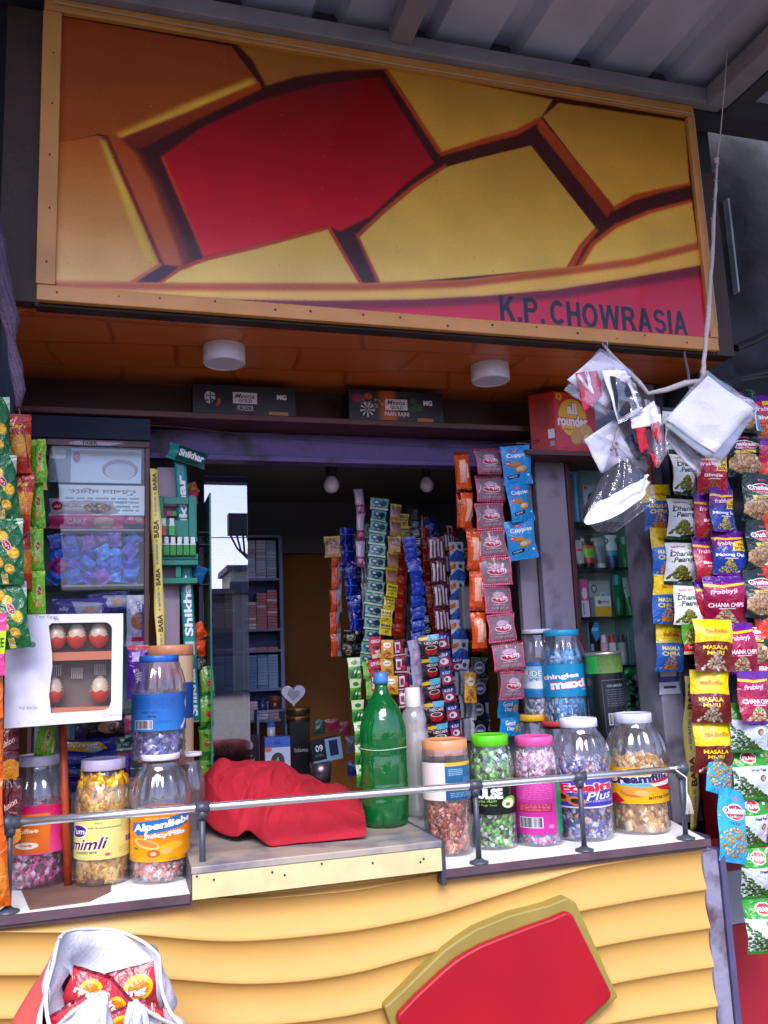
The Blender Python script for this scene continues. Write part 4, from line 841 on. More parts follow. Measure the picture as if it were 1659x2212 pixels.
def L2(a): a.rect(0, 0, 300, 190, 'D8D480'); a.ell(58, 60, 42, 30, 'E8E0F0', -.05); a.ell(58, 60, 39, 27, '2A2480', -.05); a.text('Yumi', 58, 60, 28, 'F0F0FF', .02, shear=.2); a.text('mimli', 96, 118, 52, '5A1040', .02, w=140, rot=-.08, shear=.35, out='F4F4E0'); a.text('milk & caramel sweets', 160, 44, 9, '504820', .01); a.text('ENJOY', 140, 24, 9, '504820', .01); a.text('IN EVERY BITE', 92, 158, 10, '3A3468', .02, rot=-.05); a.lines(216, 16, 290, 80, 7, '9A9A50', 3); a.bars(240, 96, 288, 124); a.lines(210, 140, 290, 174, 4, '9A9A50', 4); a.ell(170, 168, 10, 7, 'D04870')
def L3(a): a.rect(0, 0, 260, 200, 'F07808', 'F8A808'); a.poly([(50, 40), (240, 6), (250, 50), (200, 66), (70, 92), (44, 70)], '2468B8'); a.text('Alpenliebe', 148, 52, 40, 'FAFAFA', .05, w=188, rot=-.16, shear=.2, out='184890', ow=.04); a.text('JuicyFills', 152, 92, 27, 'FFFFFF', .05, w=126, rot=-.06, out='E05008'); a.ell(98, 126, 42, 18, 'F8C878', .4); a.ell(100, 124, 34, 12, 'E88838', .4); a.ell(170, 140, 36, 16, 'F8B820', -.2); a.ell(120, 166, 18, 16, 'E85A18'); a.ell(120, 166, 9, 8, 'F8C0A0'); a.ell(156, 158, 18, 12, 'F8B060'); a.ell(64, 146, 10, 6, '3A8A20'); a.ell(34, 24, 16, 14, '6AA048'); a.ell(34, 24, 10, 9, 'C8D8A0'); a.text('Filled with orange', 130, 22, 9, 'FFE8B0', .01)
def L4(a): a.rect(0, 0, 240, 170, '2260B0', '2A78C8'); a.poly([(0, 30), (14, 60), (8, 100), (0, 120)], '182858'); a.poly([(240, 10), (222, 50), (240, 80)], 'F0F4F8'); a.lines(52, 20, 180, 70, 7, '163E88', 3); a.text('NET WT.', 108, 84, 9, '102850', .02); a.text('850g', 112, 104, 12, '102850', .03); a.bars(56, 122, 112, 158); a.lines(120, 124, 170, 140, 2, '163E88', 2); a.poly([(200, 160), (226, 118), (232, 126), (208, 168)], 'F0F4F8')
def L7(a): a.rect(0, 0, 200, 170, 'E8D8D4'); a.rect(98, 4, 200, 170, '24688A', '1C4C80'); a.rect(98, 0, 200, 16, 'E8B830'); a.lines(108, 30, 150, 62, 4, 'C8DCE8', 3); a.lines(150, 70, 190, 110, 5, '70A0C0', 4); a.rect(112, 110, 124, 124, 'D8E4EC'); a.lines(110, 136, 190, 160, 3, 'A0C0D8', 6)
def L8(a): a.rect(0, 0, 240, 150, '0C120E'); a.rect(0, 0, 240, 14, '6AC81E'); a.rect(10, 14, 60, 36, '6AC81E'); a.text('PULSE', 112, 60, 46, 'F0F0F0', .06, w=112, out='304030', ow=.03); a.text('Kachcha Aam', 96, 92, 13, 'A0E050', .01, shear=.4, rot=-.04); a.text('with Tangy Twist', 104, 110, 11, 'A0E050', .01, shear=.4); a.ell(196, 100, 34, 26, '6ABA28', -.2); a.ell(190, 104, 26, 20, 'E8EEC0', -.2); a.ell(186, 108, 10, 7, '8A6A28', -.2)
def L9(a): a.rect(0, 0, 240, 300, 'C83898', 'B42888'); a.rect(184, 0, 240, 300, '0E8858'); a.lines(40, 30, 170, 120, 10, 'E890C8', 5, .25); a.rect(46, 136, 166, 182, 'A81848'); a.lines(52, 140, 160, 178, 5, 'F0A0B0', 4); a.bars(52, 210, 130, 262); a.text('Chew Candy Assorted', 214, 160, 12, '0A5A3A', .02, rot=1.57); a.ell(160, 258, 10, 10, 'D880B8')
def L10(a): a.rect(0, 0, 280, 160, '5048A8', '4038A0'); a.text('Eclairs', 150, 54, 44, 'D82048', .05, w=190, rot=-.06, out='F8F0F4', ow=.07); a.text('Plus', 190, 98, 42, 'F4F4FF', .02, w=90, rot=-.1, shear=.35); a.ell(60, 104, 30, 24, 'C86830', .3); a.ell(60, 104, 18, 13, '4A1A10', .3); a.ell(110, 124, 32, 24, 'D07838', .3); a.ell(110, 124, 19, 13, '3A140C', .3); a.text('RICH CHOCO CENTRE', 196, 126, 10, 'E0D8F4', .02); a.lines(104, 82, 150, 96, 2, 'B0A8E0', 4); a.rect(0, 152, 280, 160, 'D8D4E8')
def L11(a): a.rect(0, 0, 280, 180, 'F0AC10', 'F4B818'); a.poly([(70, 60), (250, 40), (260, 90), (150, 96), (80, 90)], '58B8E0'); a.text('Creamfills', 146, 56, 46, '2A1C5A', .05, w=210, rot=-.07, out='F8F4EC', ow=.08); a.poly([(180, 70), (280, 52), (280, 130), (210, 110)], 'C81828'); a.poly([(180, 82), (280, 66), (280, 92), (190, 96)], 'F0F0F4'); a.ell(130, 122, 44, 26, 'D07828', .1); a.ell(126, 116, 36, 20, 'E8A040', .1); a.ell(154, 126, 22, 16, 'F0C070', .1); a.poly([(0, 170), (70, 128), (100, 168), (80, 180), (0, 180)], 'C01C2C'); a.text('BUTTER TOFFEE', 220, 150, 13, '5A1A10', .04, w=96, rot=-.08)
def L12(a): a.rect(0, 0, 240, 170, '1498C8', '0E8CC0'); a.text('chingles', 118, 66, 34, 'FFFFFF', .05, w=136, rot=-.1, out='1A2A4A', ow=.05); a.text('maxi', 146, 104, 46, 'F4F8FC', .06, w=130, rot=-.1, out='C82048', ow=.09); a.text('mint', 210, 132, 12, 'F8C0D0', .02); a.ell(22, 150, 6, 10, '203040')
def L13(a): a.rect(0, 0, 240, 200, '90C4E8', 'E0F0F8'); a.rect(0, 0, 240, 26, '2A78B8'); a.text('TRIDENT', 100, 66, 34, 'E8F4FA', .05, w=150, out='184A78', ow=.06); a.text('ICE', 90, 104, 22, '3A78A8', .03); a.rect(0, 150, 240, 200, '2888C0', '1A70B0'); a.ell(110, 130, 60, 24, 'F4FAFC', blur=4)
def L14(a):
    a.rect(0, 0, 260, 340, '10161C'); a.rect(0, 0, 260, 62, '4A6A2A', '6A8A48'); a.rect(0, 0, 60, 62, '28A848'); R9 = random.Random(4)
    for k in range(60): a.ell(R9.uniform(60, 260), R9.uniform(4, 58), R9.uniform(2, 5), R9.uniform(1, 3), R9.choice(['3A5420', '7A9A50']), al=.6, n=8)
    a.rect(70, 84, 196, 260, '5A6670'); a.rect(72, 86, 194, 258, '10161C'); a.text('100% NATURAL', 132, 104, 9, '98A4B0', .02); a.lines(86, 116, 182, 176, 8, '78848E', 6, .3); a.bars(88, 196, 134, 230); a.ell(166, 200, 10, 10, 'E0E4E8'); a.poly([(150, 230), (178, 230), (164, 210)], 'E0E4E8'); a.ell(132, 292, 17, 13, 'A8D020', .5); a.ell(96, 320, 13, 16, 'A8D020', .2)
    for k in range(12): a.ell(222+(k % 2)*9, 150+k*13, 6, 4, '7A4030', .6)
ZL, ZRt = 1.058, 1.0485
J = jar('clear jar with pink and orange label and pink sweets, first from left', 78, 1653, 1924, 132, 92, 'C8C4D4', ZL, lab=lab('label_pink_orange', 220, 170, 'C81458', L1), labr=(1752, 1852), cand=[('pink and black wrapped sweets filling the leftmost jar', .0, .34, ('D81878', 'E050A0', '2A1420', 'F0C8DC'), .030, 1)], lid_h=.08)
jar('jar packed full of yellow sweets with pale yellow label', 220, 1660, 1918, 122, 94, 'C4BCD8', ZL, lab=lab('label_pale_yellow', 300, 190, 'D8D480', L2), labr=(1778, 1862), cand=[('yellow folded sweets filling the jar beside the orange post', .0, .84, ('D89A10', 'E8B828', 'C88410', 'F0D060'), .030, 2, True)], lid_h=.09, flute=.0)
jar('clear jar with bright orange label standing under the blue-lidded jar', 346, 1650, 1912, 130, 84, 'D8D8E0', ZL, lab=lab('label_bright_orange', 260, 200, 'F07808', L3), labr=(1768, 1866), cand=[('peach and white wrapped sweets at the bottom of the orange labelled jar', .0, .24, ('D87858', 'E8A080', 'C8D0E8', 'F0D8D0'), .028, 3)], lid_h=.05)
jar('blue-lidded jar with blue barcode label, stacked on another jar', 343, 1424, 1650, 116, 84, '2A68C0', at(343, 1650, .14).z, lab=lab('label_blue_back', 240, 170, '2260B0', L4), labr=(1506, 1583), cand=[('violet and silver sweets in the blue-lidded jar', .0, .27, ('5A5AA0', '7A78B8', '2A2C58', 'D8DCF0'), .028, 4)], Y=.14, lid_h=.07, kind='tall')
jar('tall brown tub with salmon lid, behind the blue-lidded jar', 368, 1402, 1660, 98, 100, 'D08A60', 1.3, kind='straight', Y=.30, lid_h=.09, lab=lab('label_brown', 200, 240, 'A06A5A', lambda a: (a.rect(0, 0, 200, 240, 'A86858', '98604C'), a.rect(128, 0, 200, 240, 'D8B890'), a.rect(140, 60, 200, 140, '2050A0'), a.ell(120, 170, 10, 30, 'C88A30'))), labr=(1426, 1655))
jar('small empty clear jar behind the orange labelled jar', 412, 1640, 1890, 64, 50, 'E8E8EC', ZL, Y=.26, lid_h=.03)
jar('straight jar of copper sweets with peach screw lid, next to the bottles', 972, 1614, 1852, 104, 100, 'D89060', ZRt, kind='straight', lid_h=.14, lab=lab('label_teal_half', 200, 170, 'E8D8D4', L7), labr=(1660, 1738), cand=[('copper foil sweets in the peach-lidded jar', .0, .50, ('C85830', 'E08858', '8A3018', 'F0B890'), .022, 7, True)])
jar('green-lidded jar with black label, full of green and black sweets', 1071, 1603, 1838, 100, 82, '5AC81A', ZRt, kind='tall', lid_h=.1, lab=lab('label_black_green', 240, 150, '0C120E', L8), labr=(1694, 1766), cand=[('green and black wrapped sweets in the green-lidded jar', .0, .84, ('4A9A1E', '1A2418', '7ACC38', 'D8E8D0'), .030, 8)])
jar('pink-lidded jar with magenta barcode label beside the green-lidded one', 1168, 1606, 1831, 102, 84, 'D85098', ZRt, kind='tall', lid_h=.09, lab=lab('label_magenta', 240, 300, 'C83898', L9), labr=(1690, 1806), cand=[('pink and teal sweets low in the pink-lidded jar', .0, .13, ('B85898', '38B0B8', 'D890C0', 'F0E0F0'), .026, 9), ('pale pink sweets at the top of the pink-lidded jar', .60, .84, ('D07098', 'E8A8C0', 'F0D8E4', 'F8F0F4'), .026, 10)])
jar('wide jar with violet label and white lid, holding grey violet sweets', 1268, 1570, 1821, 126, 82, 'E0E0EC', ZRt, lid_h=.075, lab=lab('label_violet', 280, 160, '5048A8', L10), labr=(1688, 1752), cand=[('violet, white and black sweets in the violet labelled jar', .0, .62, ('6A68A8', '4A4880', 'C8C8E4', 'E0A080'), .028, 11)])
jar('wide jar with yellow label and lavender lid, last by the rail end', 1388, 1558, 1806, 128, 82, 'C8CCE4', ZRt, lid_h=.085, lab=lab('label_gold', 280, 180, 'F0AC10', L11), labr=(1668, 1742), cand=[('gold foil sweets in the yellow labelled jar', .0, .58, ('D8A048', 'E8C078', 'F0E0B0', 'C88828'), .034, 12, True)])
zb2 = at(1226, 1570, .30).z
jar('clear jar with white lid hidden under the sky blue one', 1226, 1572, 1800, 108, 80, 'C83838', ZRt, Y=.30, lid_h=.05, kind='tall')
jar('clear jar with amber lid behind the pink-lidded jar', 1168, 1556, 1790, 84, 62, 'E0A828', ZRt, Y=.36, lid_h=.06, kind='tall')
jar('sky blue lidded jar full of sky blue sweets, standing on another jar', 1226, 1366, 1568, 98, 76, '20A8D8', zb2, kind='tall', Y=.30, lid_h=.07, lab=lab('label_sky_blue', 240, 170, '1498C8', L12), labr=(1440, 1508), cand=[('sky blue and white sweets in the sky blue lidded jar', .0, .72, ('1898D0', '48B8E8', '0E78B0', 'E8F4FA'), .034, 13, True)])
jar('pale blue jar with clear lid behind the sky blue lidded jar', 1172, 1364, 1556, 82, 66, 'D8DCE8', zb2, kind='tall', Y=.37, lid_h=.05, lab=lab('label_icy', 240, 200, '90C4E8', L13), labr=(1434, 1508), cand=[('silver wrapped sweets at the bottom of the pale blue jar', .0, .26, ('8A92A8', 'C8D0E0', '5A6478', 'F0F4F8'), .026, 14)])
b = at(1325, 1640, .24); s_ = mpd(1325, 1500, .24); Rc = 40*s_; hc = 224*s_
can = empty('snack_tin', (b.x+Rc*.5, .24+Rc*.85, b.z), 'tall black round tin with green top band and barcode', 'tin'); can.rotation_euler = (0, -.03, 0)
MB().lathe([(Rc, 0), (Rc, hc*.5), (Rc, hc)], 48).build('body', M('tin_black', '14181C', .35), can, smooth=False, loc=(0, 0, 0))
MB().grid(lambda u, v: (Rc*1.008*math.sin((u*2-1)*math.pi), -Rc*1.008*math.cos((u*2-1)*math.pi), .002+(hc-.006)*v), 48, 2, lambda u, v: ((u*2-1)+.5, v)).build('label', lab('label_black_tin', 260, 340, '10161C', L14), can, smooth=True, loc=(0, 0, 0))
MB().lathe([(Rc*1.03, hc-.006), (Rc*1.05, hc-.002), (Rc*1.03, hc+.003), (Rc*.96, hc+.003), (Rc*.94, hc-.001), (.001, hc-.001)], 48, cap1=False).build('lid', M('steel_lid', 'B8B4A8', .3, metal=.8), can, smooth=True, loc=(0, 0, 0))

# ---------------------------------------------------------------- bottles
b = at(835, 1793, Z=1.112); s_ = mpd(835, 1793, b.y+.05); Rb = 51*s_; hb = 306*s_
gbm = clear_mat('green_pet', '30C070', .08, .10, .6, haze=.0, bump=.15)
gs = _mats['green_pet']
# tinted plastic: add body colour
n_ = gs.node_tree.nodes; l_ = gs.node_tree.links; df = n_.new('ShaderNodeBsdfTranslucent'); df.inputs[0].default_value = (*lin('30D070'), 1); d2 = n_.new('ShaderNodeBsdfDiffuse'); d2.inputs[0].default_value = (*lin('18A050'), 1)
ad = n_.new('ShaderNodeMixShader'); ad.inputs[0].default_value = .5; l_.new(df.outputs[0], ad.inputs[1]); l_.new(d2.outputs[0], ad.inputs[2])
mo = n_.new('ShaderNodeMixShader'); mo.inputs[0].default_value = .4; src = n_['Material Output'].inputs[0].links[0].from_socket
l_.new(src, mo.inputs[1]); l_.new(ad.outputs[0], mo.inputs[2]); l_.new(mo.outputs[0], n_['Material Output'].inputs[0])
hd = Vector((b.x, b.y+1.8, 0)).normalized()*Rb; gb = empty('plastic_bottle', (b.x+hd.x, b.y+hd.y, 1.112), 'large green plastic bottle with blue cap on the service ledge', 'bottle')
pf = [(.55, 0), (.80, .008), (.93, .035), (.98, .08), (.97, .13), (1.0, .20), (.97, .215), (1.0, .23), (1.0, .30), (.97, .315), (1.0, .33), (.985, .40), (.985, .50), (.965, .51), (1.0, .525), (1.0, .60), (1.0, .66), (.965, .715), (.88, .775), (.76, .83), (.60, .88), (.42, .93), (.31, .965), (.28, .99), (.28, 1.02)]
MB().lathe([(r*Rb, z*hb*.965) for r, z in pf], 60, mod=lambda t, k, z: 1-(.10*max(0, math.cos(5*t+.6))**3 if z < hb*.10 else 0)).build('body', gbm, gb, smooth=True, loc=(0, 0, 0))
MB().lathe([(Rb*.31, hb*.985), (Rb*.315, hb*1.0), (Rb*.315, hb*1.055), (Rb*.28, hb*1.062), (.001, hb*1.062)], 40, mod=lambda t, k, z: 1+.012*math.cos(40*t), cap1=False).build('cap', M('blue_cap', '3A78C0', .4), gb, smooth=True, loc=(0, 0, 0))
zz = []
for k in range(3):
    z = hb*(.535, .34, .22)[k]; zz.append([(Rb*1.005*math.sin(t), Rb*1.005*math.cos(t), z+.001*math.sin(3*t)) for t in np.linspace(0, 6.283, 40)])
rb = MB(); [rb.tube(q, .0011, 5) for q in zz[:1]]
rb.build('seam_ring', M('worn_plastic', 'A8C8A8', .6), gb, loc=(0, 0, 0))
b = at(903, 1766, Z=1.112); s_ = mpd(903, 1766, b.y+.03); R2 = 30*s_; h2 = 268*s_
hd = Vector((b.x, b.y+1.8, 0)).normalized()*R2; cb = empty('plastic_bottle', (b.x+hd.x, b.y+hd.y, 1.112), 'slim dusty clear bottle with white cap behind the green one', 'bottle')
pf = [(.85, 0), (1, .02), (1, .1), (.97, .16), (1, .2), (.99, .5), (1.0, .62), (.93, .70), (.82, .76), (.95, .83), (.8, .90), (.5, .95), (.38, .97), (.38, 1.0)]
MB().lathe([(r*R2, z*h2*.9) for r, z in pf], 40).build('body', clear_mat('dusty_pet', 'E4DCD8', .18, .16, .55, haze=.28), cb, smooth=True, loc=(0, 0, 0))
MB().lathe([(R2*.55, h2*.85), (R2*.58, h2*.86), (R2*.56, h2*1.0), (R2*.5, h2*1.01), (.001, h2*1.01)], 32, cap1=False).build('cap', M('white_cap', 'DCDCD8', .5), cb, smooth=True, loc=(0, 0, 0))

# ---------------------------------------------------------------- red cloth over a heap
fr_ = [(428, 1738, .34), (440, 1768, .28), (470, 1797, .22), (509, 1808, .16), (535, 1794, .15), (560, 1812, .11), (589, 1828, .08), (650, 1822, .08), (720, 1815, .07), (790, 1807, .06)]
tp_ = [(438, 1676, .40), (462, 1652, .38), (499, 1643, .36), (540, 1642, .34), (578, 1646, .32), (625, 1657, .31), (660, 1674, .30), (690, 1688, .29), (730, 1695, .30), (772, 1716, .30)]
F3 = [at(*p[:2], p[2]) for p in fr_]; T3 = [at(*p[:2], p[2]) for p in tp_]
for p in F3: p.z = max(p.z, 1.1145)
def cr(P, u):
    t = u*(len(P)-1); i = min(int(t), len(P)-2); f = t-i; a = P[max(i-1, 0)]; b = P[i]; c = P[i+1]; d = P[min(i+2, len(P)-1)]
    return .5*((2*b)+(c-a)*f+(2*a-5*b+4*c-d)*f*f+(3*b-a-3*c+d)*f**3)
def clo(u, v):
    A0 = cr(F3, u); B0 = cr(T3, u)
    if v <= .75:
        w = v/.75; p = A0.lerp(B0, w); e = math.sin(math.pi*w/2)
        p = Vector((A0.x+(B0.x-A0.x)*w, A0.y+(B0.y-A0.y)*(w**1.25), A0.z+(B0.z-A0.z)*(e**.85)))
    else:
        w = (v-.75)/.25; p = Vector((B0.x, B0.y+.16*w, B0.z+(1.114-B0.z)*w*w))
    k = min(1, v*5)*(1 if v < .8 else .4); am = .0075*k
    f = math.sin(u*19+v*5+1.5*math.sin(u*7))+.7*math.sin(u*37-v*9+2*math.sin(v*5))+.6*math.sin(v*15+u*24)*math.sin(u*6)
    fold = math.exp(-((u-.43-.18*(.75-v))/.03)**2)*-.013*k+math.exp(-((u-.18+.1*v)/.025)**2)*-.009*k+math.exp(-((u-.30-.25*v)/.02)**2)*.008*k
    q = Vector((u*5.0, v*1.9, 0)); rg = 1-abs(mnoise.noise(q+Vector((.7*math.sin(v*4), 0, 3))))*2.6; rg2 = 1-abs(mnoise.noise(Vector((u*11+v*3, v*6-u*4, 9))))*2.6
    cre = (max(0, rg)**2*.008+max(0, rg2)**2*.0028)*k
    p.y -= am*f*.5+fold*-1+cre; p.z = max(1.1145+.002*abs(mnoise.noise(q*3)), p.z+am*f*.2+cre*.5+.012*mnoise.noise(Vector((u*9, 0, 4)))*(1 if v > .4 else 0)); return p
cl = MB().grid(clo, 220, 110).build('cloth', M('red_cloth', 'A40822', .85, bump=.3, bscale=400, var=.06, vscale=20), smooth=True)
sm_ = cl.modifiers.new('thickness', 'SOLIDIFY'); sm_.thickness = .0015
tag(cl, 'crumpled bright red cloth thrown over a heap on the service ledge', 'cloth')

# ---------------------------------------------------------------- chrome rail
rl = empty('counter_rail', (.5, .02, 1.06), 'chrome tube rail on dark grey posts along the counter edge', 'rail')
chrome = M('chrome', 'ECEEF4', .27, metal=.92); pg = M('post_grey', '3E4450', .4, var=.15)
def ry(px): return .015
ends = [(22, 1778), (378, 1752), (953, 1704), (1216, 1682), (1468, 1660)]
P3 = [at(x, y, .02) for x, y in ends]
MB().tube([P3[0]]+[P3[0].lerp(P3[-1], t) for t in (.25, .5, .75)]+[P3[-1]], .0078, 20).build('rail_tube', chrome, rl, smooth=True)
P3 = [P3[0].lerp(P3[-1], t) for t in (0, .242, .643, .818, 1)]
for k, p in enumerate(P3):
    zc = ZL if k < 2 else ZRt
    po = MB().tube([(p.x, .02, zc+.004), (p.x, .02, p.z-.008)], .0062, 12).build('post', pg, rl, smooth=True)
    MB().lathe([(.021, 0), (.021, .003), (.012, .006), (.007, .010)], 24, (p.x, .02, zc+.0005)).build('flange', pg, po, smooth=True, loc=(0, 0, 0))
    L2_ = .014 if 0 < k < 4 else .018
    kn = MB().tube([(p.x-L2_, .02, p.z), (p.x+L2_, .02, p.z)], .0115, 16); kn.lathe([(.0095, -.022), (.0105, -.012), (.006, .0)], 14, (p.x, .02, p.z))
    if k in (0, 4):
        kn.lathe([(.002, -.0165), (.011, -.012), (.0155, -.003), (.0155, .004), (.011, .012), (.002, .0165)], 16, (p.x+(.006 if k else -.006), .02, p.z))
    kn.build('knuckle', pg, po, smooth=True, loc=(0, 0, 0))
p = P3[-1]; Rn = random.Random(2); mb = MB()
mb.tube([(p.x-.02+.012*math.cos(t), .02+.012*math.sin(t), p.z+.003*t/6) for t in np.linspace(0, 12, 40)], .0012, 5)
mb.tube([(p.x-.02, .008, p.z), (p.x+.0, -.004, p.z-.018), (p.x-.002, -.002, p.z-.05), (p.x+.004, 0, p.z-.075)], .0016, 5)
for k in range(6): mb.tube([(p.x-.002, -.002, p.z-.05), (p.x-.004+k*.002, -.002, p.z-.07), (p.x-.008+k*.004, 0, p.z-.10)], .0007, 4)
tag(mb.build('string', M('cotton_string', 'D8D4CC', .9)), 'frayed white string knotted round the right end of the chrome rail', 'string')

# ---------------------------------------------------------------- ceiling lights and bulbs (unlit)
for (x, y, lb, sc_) in ((484, 762, 'round white surface light on the soffit, left one nearer the sign middle', 1), (1058, 803, 'round white surface light on the soffit, right one near the red biscuit carton', 1)):
    p = at(x, y-12, Z=2.237); s_ = mpd(x, y, p.y); r = 45*s_*(.92 if x > 900 else 1)
    e = empty('ceiling_light', (p.x, p.y, 2.2375), lb, 'ceiling light', 'round lights on the soffit')
    MB().lathe([(r, 0), (r, -.040), (r*.94, -.043), (r*.90, -.040)], 48).build('housing', M('lamp_white', 'CFCBD8', .4), e, smooth=False, loc=(0, 0, 0))
    MB().lathe([(.001, -.0385), (r*.89, -.0385), (r*.89, -.036)], 48).build('diffuser', M('lamp_diffuser', 'B8B4C8', .5), e, smooth=False, loc=(0, 0, 0))
for (x, y, r_, lb) in ((716, 1049, 17, 'unlit white bulb under the purple lintel, left one'), (922, 1049, 15, 'unlit white bulb under the purple lintel, nearer the orange bars')):
    p = at(x, y, .66); s_ = mpd(x, y, .66); r = r_*s_
    e = empty('light_bulb', p, lb, 'light bulb', 'bulbs under the lintel')
    MB().lathe([(.001, -r), (r*.6, -r*.8), (r*.95, -r*.3), (r, .1*r), (r*.86, r*.6), (r*.6, r*1.0), (r*.55, r*1.2)], 28).build('bulb', M('bulb_white', 'D8CCD4', .3), e, smooth=True, loc=(0, 0, 0))
    MB().lathe([(r*.62, r*1.15), (r*.62, r*2.0), (r*.75, r*2.1), (r*.75, r*2.5)], 24).build('socket', M('socket_black', '18141A', .5), e, loc=(0, 0, 0))
# ---------------------------------------------------------------- cartons on the ledge
def Bx(px0, px1, y0, y1, Y):
    a = at(px0, y0, Y); b = at(px1, y1, Y); c = at(px0, y1, Y); return a.x, b.x, (b.z+c.z)/2, a.z
a = Art(450, 140, '10121E'); a.ell(75, 62, 26, 34, 'B8BCC8'); a.poly([(72, 26), (102, 36), (104, 70), (86, 96), (74, 98)], '10121E'); a.poly([(76, 34), (94, 42), (96, 70), (80, 90)], 'B8BCC8'); a.rect(56, 52, 70, 57, '10121E'); a.rect(80, 52, 94, 56, '10121E'); a.ell(84, 76, 6, 5, '10121E'); a.ell(60, 78, 8, 4, '10121E'); a.ell(75, 26, 24, 8, '10121E'); a.poly([(106, 70), (120, 62), (116, 96), (98, 108)], 'C04018')
a.rect(172, 32, 278, 88, 'D8D0DC'); a.text('Meeγa1', 226, 50, 24, '282430', .01, w=84, shear=.3) if False else a.text('Meena', 226, 50, 24, '282430', .01, w=84, shear=.3); a.text('GOLD', 226, 74, 17, '282430', .02, w=60); a.text('PROFESSOR', 226, 110, 26, 'E8E4F0', .0, w=72); a.text('MG', 388, 48, 26, 'E8E4F0', .06, w=44); a.rect(330, 122, 416, 139, 'B0762A')
m_b1 = a.mat('print_professor', .4); mblk = M('carton_dark', '14141E', .5)
a = Art(450, 140, '14141E'); a.poly([(140, 0), (220, 0), (230, 140), (140, 140)], 'B8501C', blur=14); a.ell(40, 40, 30, 20, '8A2A38', blur=3); a.ell(90, 30, 22, 16, 'A84820', blur=3); a.ell(306, 44, 16, 14, '3A6A4A', al=.7); a.ell(330, 72, 22, 20, '3A6A40', al=.6); a.ell(300, 84, 20, 16, '2A5A38', al=.7)
for k in range(9): t = k*.7; a.poly([(85, 92), (85+36*math.cos(t), 92+36*math.sin(t)), (85+34*math.cos(t+.25), 92+34*math.sin(t+.25))], 'D8D4DC')
for k in range(30): t = random.Random(k).uniform(3.4, 6); r = random.Random(k+50).uniform(10, 60); a.ell(104+r*math.cos(t), 90+r*math.sin(t), 5, 2, 'B8B890', t)
a.rect(170, 38, 276, 90, 'D8D0DC'); a.text('Meena', 224, 54, 22, '282430', .01, w=84, shear=.3); a.text('GOLD', 224, 78, 15, '282430', .02, w=60); a.text('PAAN RAJNI', 224, 112, 26, 'E8E0E4', .02, w=116, out='6A2A14'); a.text('MG', 376, 50, 26, 'E8E4F0', .06, w=44); a.rect(322, 124, 400, 140, 'B0762A'); m_b2 = a.mat('print_paan', .4)
x0, x1, z0, z1 = Bx(416, 638, 842, 910, .40); carton('cigarette_carton', 'dark navy carton with a black and white half face, on the wooden ledge', 'carton', [mblk, m_b1], x0, x1, .392, .07, 2.136, 2.136+(z1-z0)*.97, 'cartons on the ledge')
x0, x1, z0, z1 = Bx(752, 957, 858, 928, .40); carton('cigarette_carton', 'dark carton with orange glow and white flower picture, on the ledge', 'carton', [mblk, m_b2], x0, x1, .392, .07, 2.136, 2.136+(z1-z0)*.97, 'cartons on the ledge')
a = Art(300, 300, 'D02838'); a.poly([(0, 0), (300, 0), (300, 80), (0, 40)], 'D83018'); a.ell(130, 130, 105, 98, 'F0C018', .1); a.text('all', 128, 82, 60, 'FFF4F0', .05, w=74, out='C83018', ow=.07); a.text('rounder', 128, 146, 56, 'FFF4F0', .05, w=220, out='C83018', ow=.07); a.text('potato biscuits', 128, 190, 18, 'C83018', .02, w=140); a.ell(156, 224, 56, 42, 'B87030', -.6); a.ell(154, 220, 50, 37, 'E0A050', -.6); a.ell(226, 192, 48, 34, 'E0B060', .3); a.ell(234, 236, 38, 28, 'F0D8A0'); a.poly([(16, 10), (50, 4), (64, 24), (46, 44), (16, 34)], 'F0C818'); a.text('10', 38, 24, 16, '8A1010', .04); a.text('net wt 64g', 70, 286, 12, '8A1020', .02, w=60); m_ar = a.mat('print_biscuit', .35)
a = Art(140, 300, 'B0180C', ); a.ell(70, 110, 46, 80, '8E140C', blur=6); a.rect(96, 190, 132, 236, 'E4E0E4'); a.rect(104, 250, 130, 276, '989098'); m_as = a.mat('print_biscuit_side', .4)
p = at(1204, 972, .30); q = at(1204, 846, .30); hb_ = (q-p).length; w1 = .10; w2 = .055
rc = empty('biscuit_carton', (p.x, .30, p.z), 'red biscuit carton with a big yellow disc, on the high shelf', 'carton')
mb = MB(); f = lambda x, y, z: (x, y, z)
an = .12; ux = Vector((math.cos(an), math.sin(an), 0)); vx = Vector((-math.cos(.75), math.sin(.75), 0)); O = Vector((0, 0, 0)); up3 = Vector((0, 0, hb_))
wf = 96*mpp(1204, 900, .3); ws = 50*mpp(1204, 900, .3)
A_, B_, C_, D_ = O, O+ux*wf, O+ux*wf+vx*ws, O+vx*ws
mb.mat_i = 0; mb.quadp(A_, B_, B_+up3, A_+up3, [(0, 0), (1, 0), (1, 1), (0, 1)]); mb.mat_i = 1; mb.quadp(D_, A_, A_+up3, D_+up3, [(0, 0), (1, 0), (1, 1), (0, 1)])
mb.mat_i = 1; mb.quadp(B_, C_, C_+up3, B_+up3); mb.quadp(C_, D_, D_+up3, C_+up3); mb.quadp(A_+up3, B_+up3, C_+up3, D_+up3); mb.quadp(D_, C_, B_, A_)
mb.build('box', [m_ar, m_as], rc, loc=(0, 0, 0))
MB().box(1.06, 1.40, .30, .50, p.z-.014, p.z-.001).build('high_shelf', M('ledge_wood'), shop)

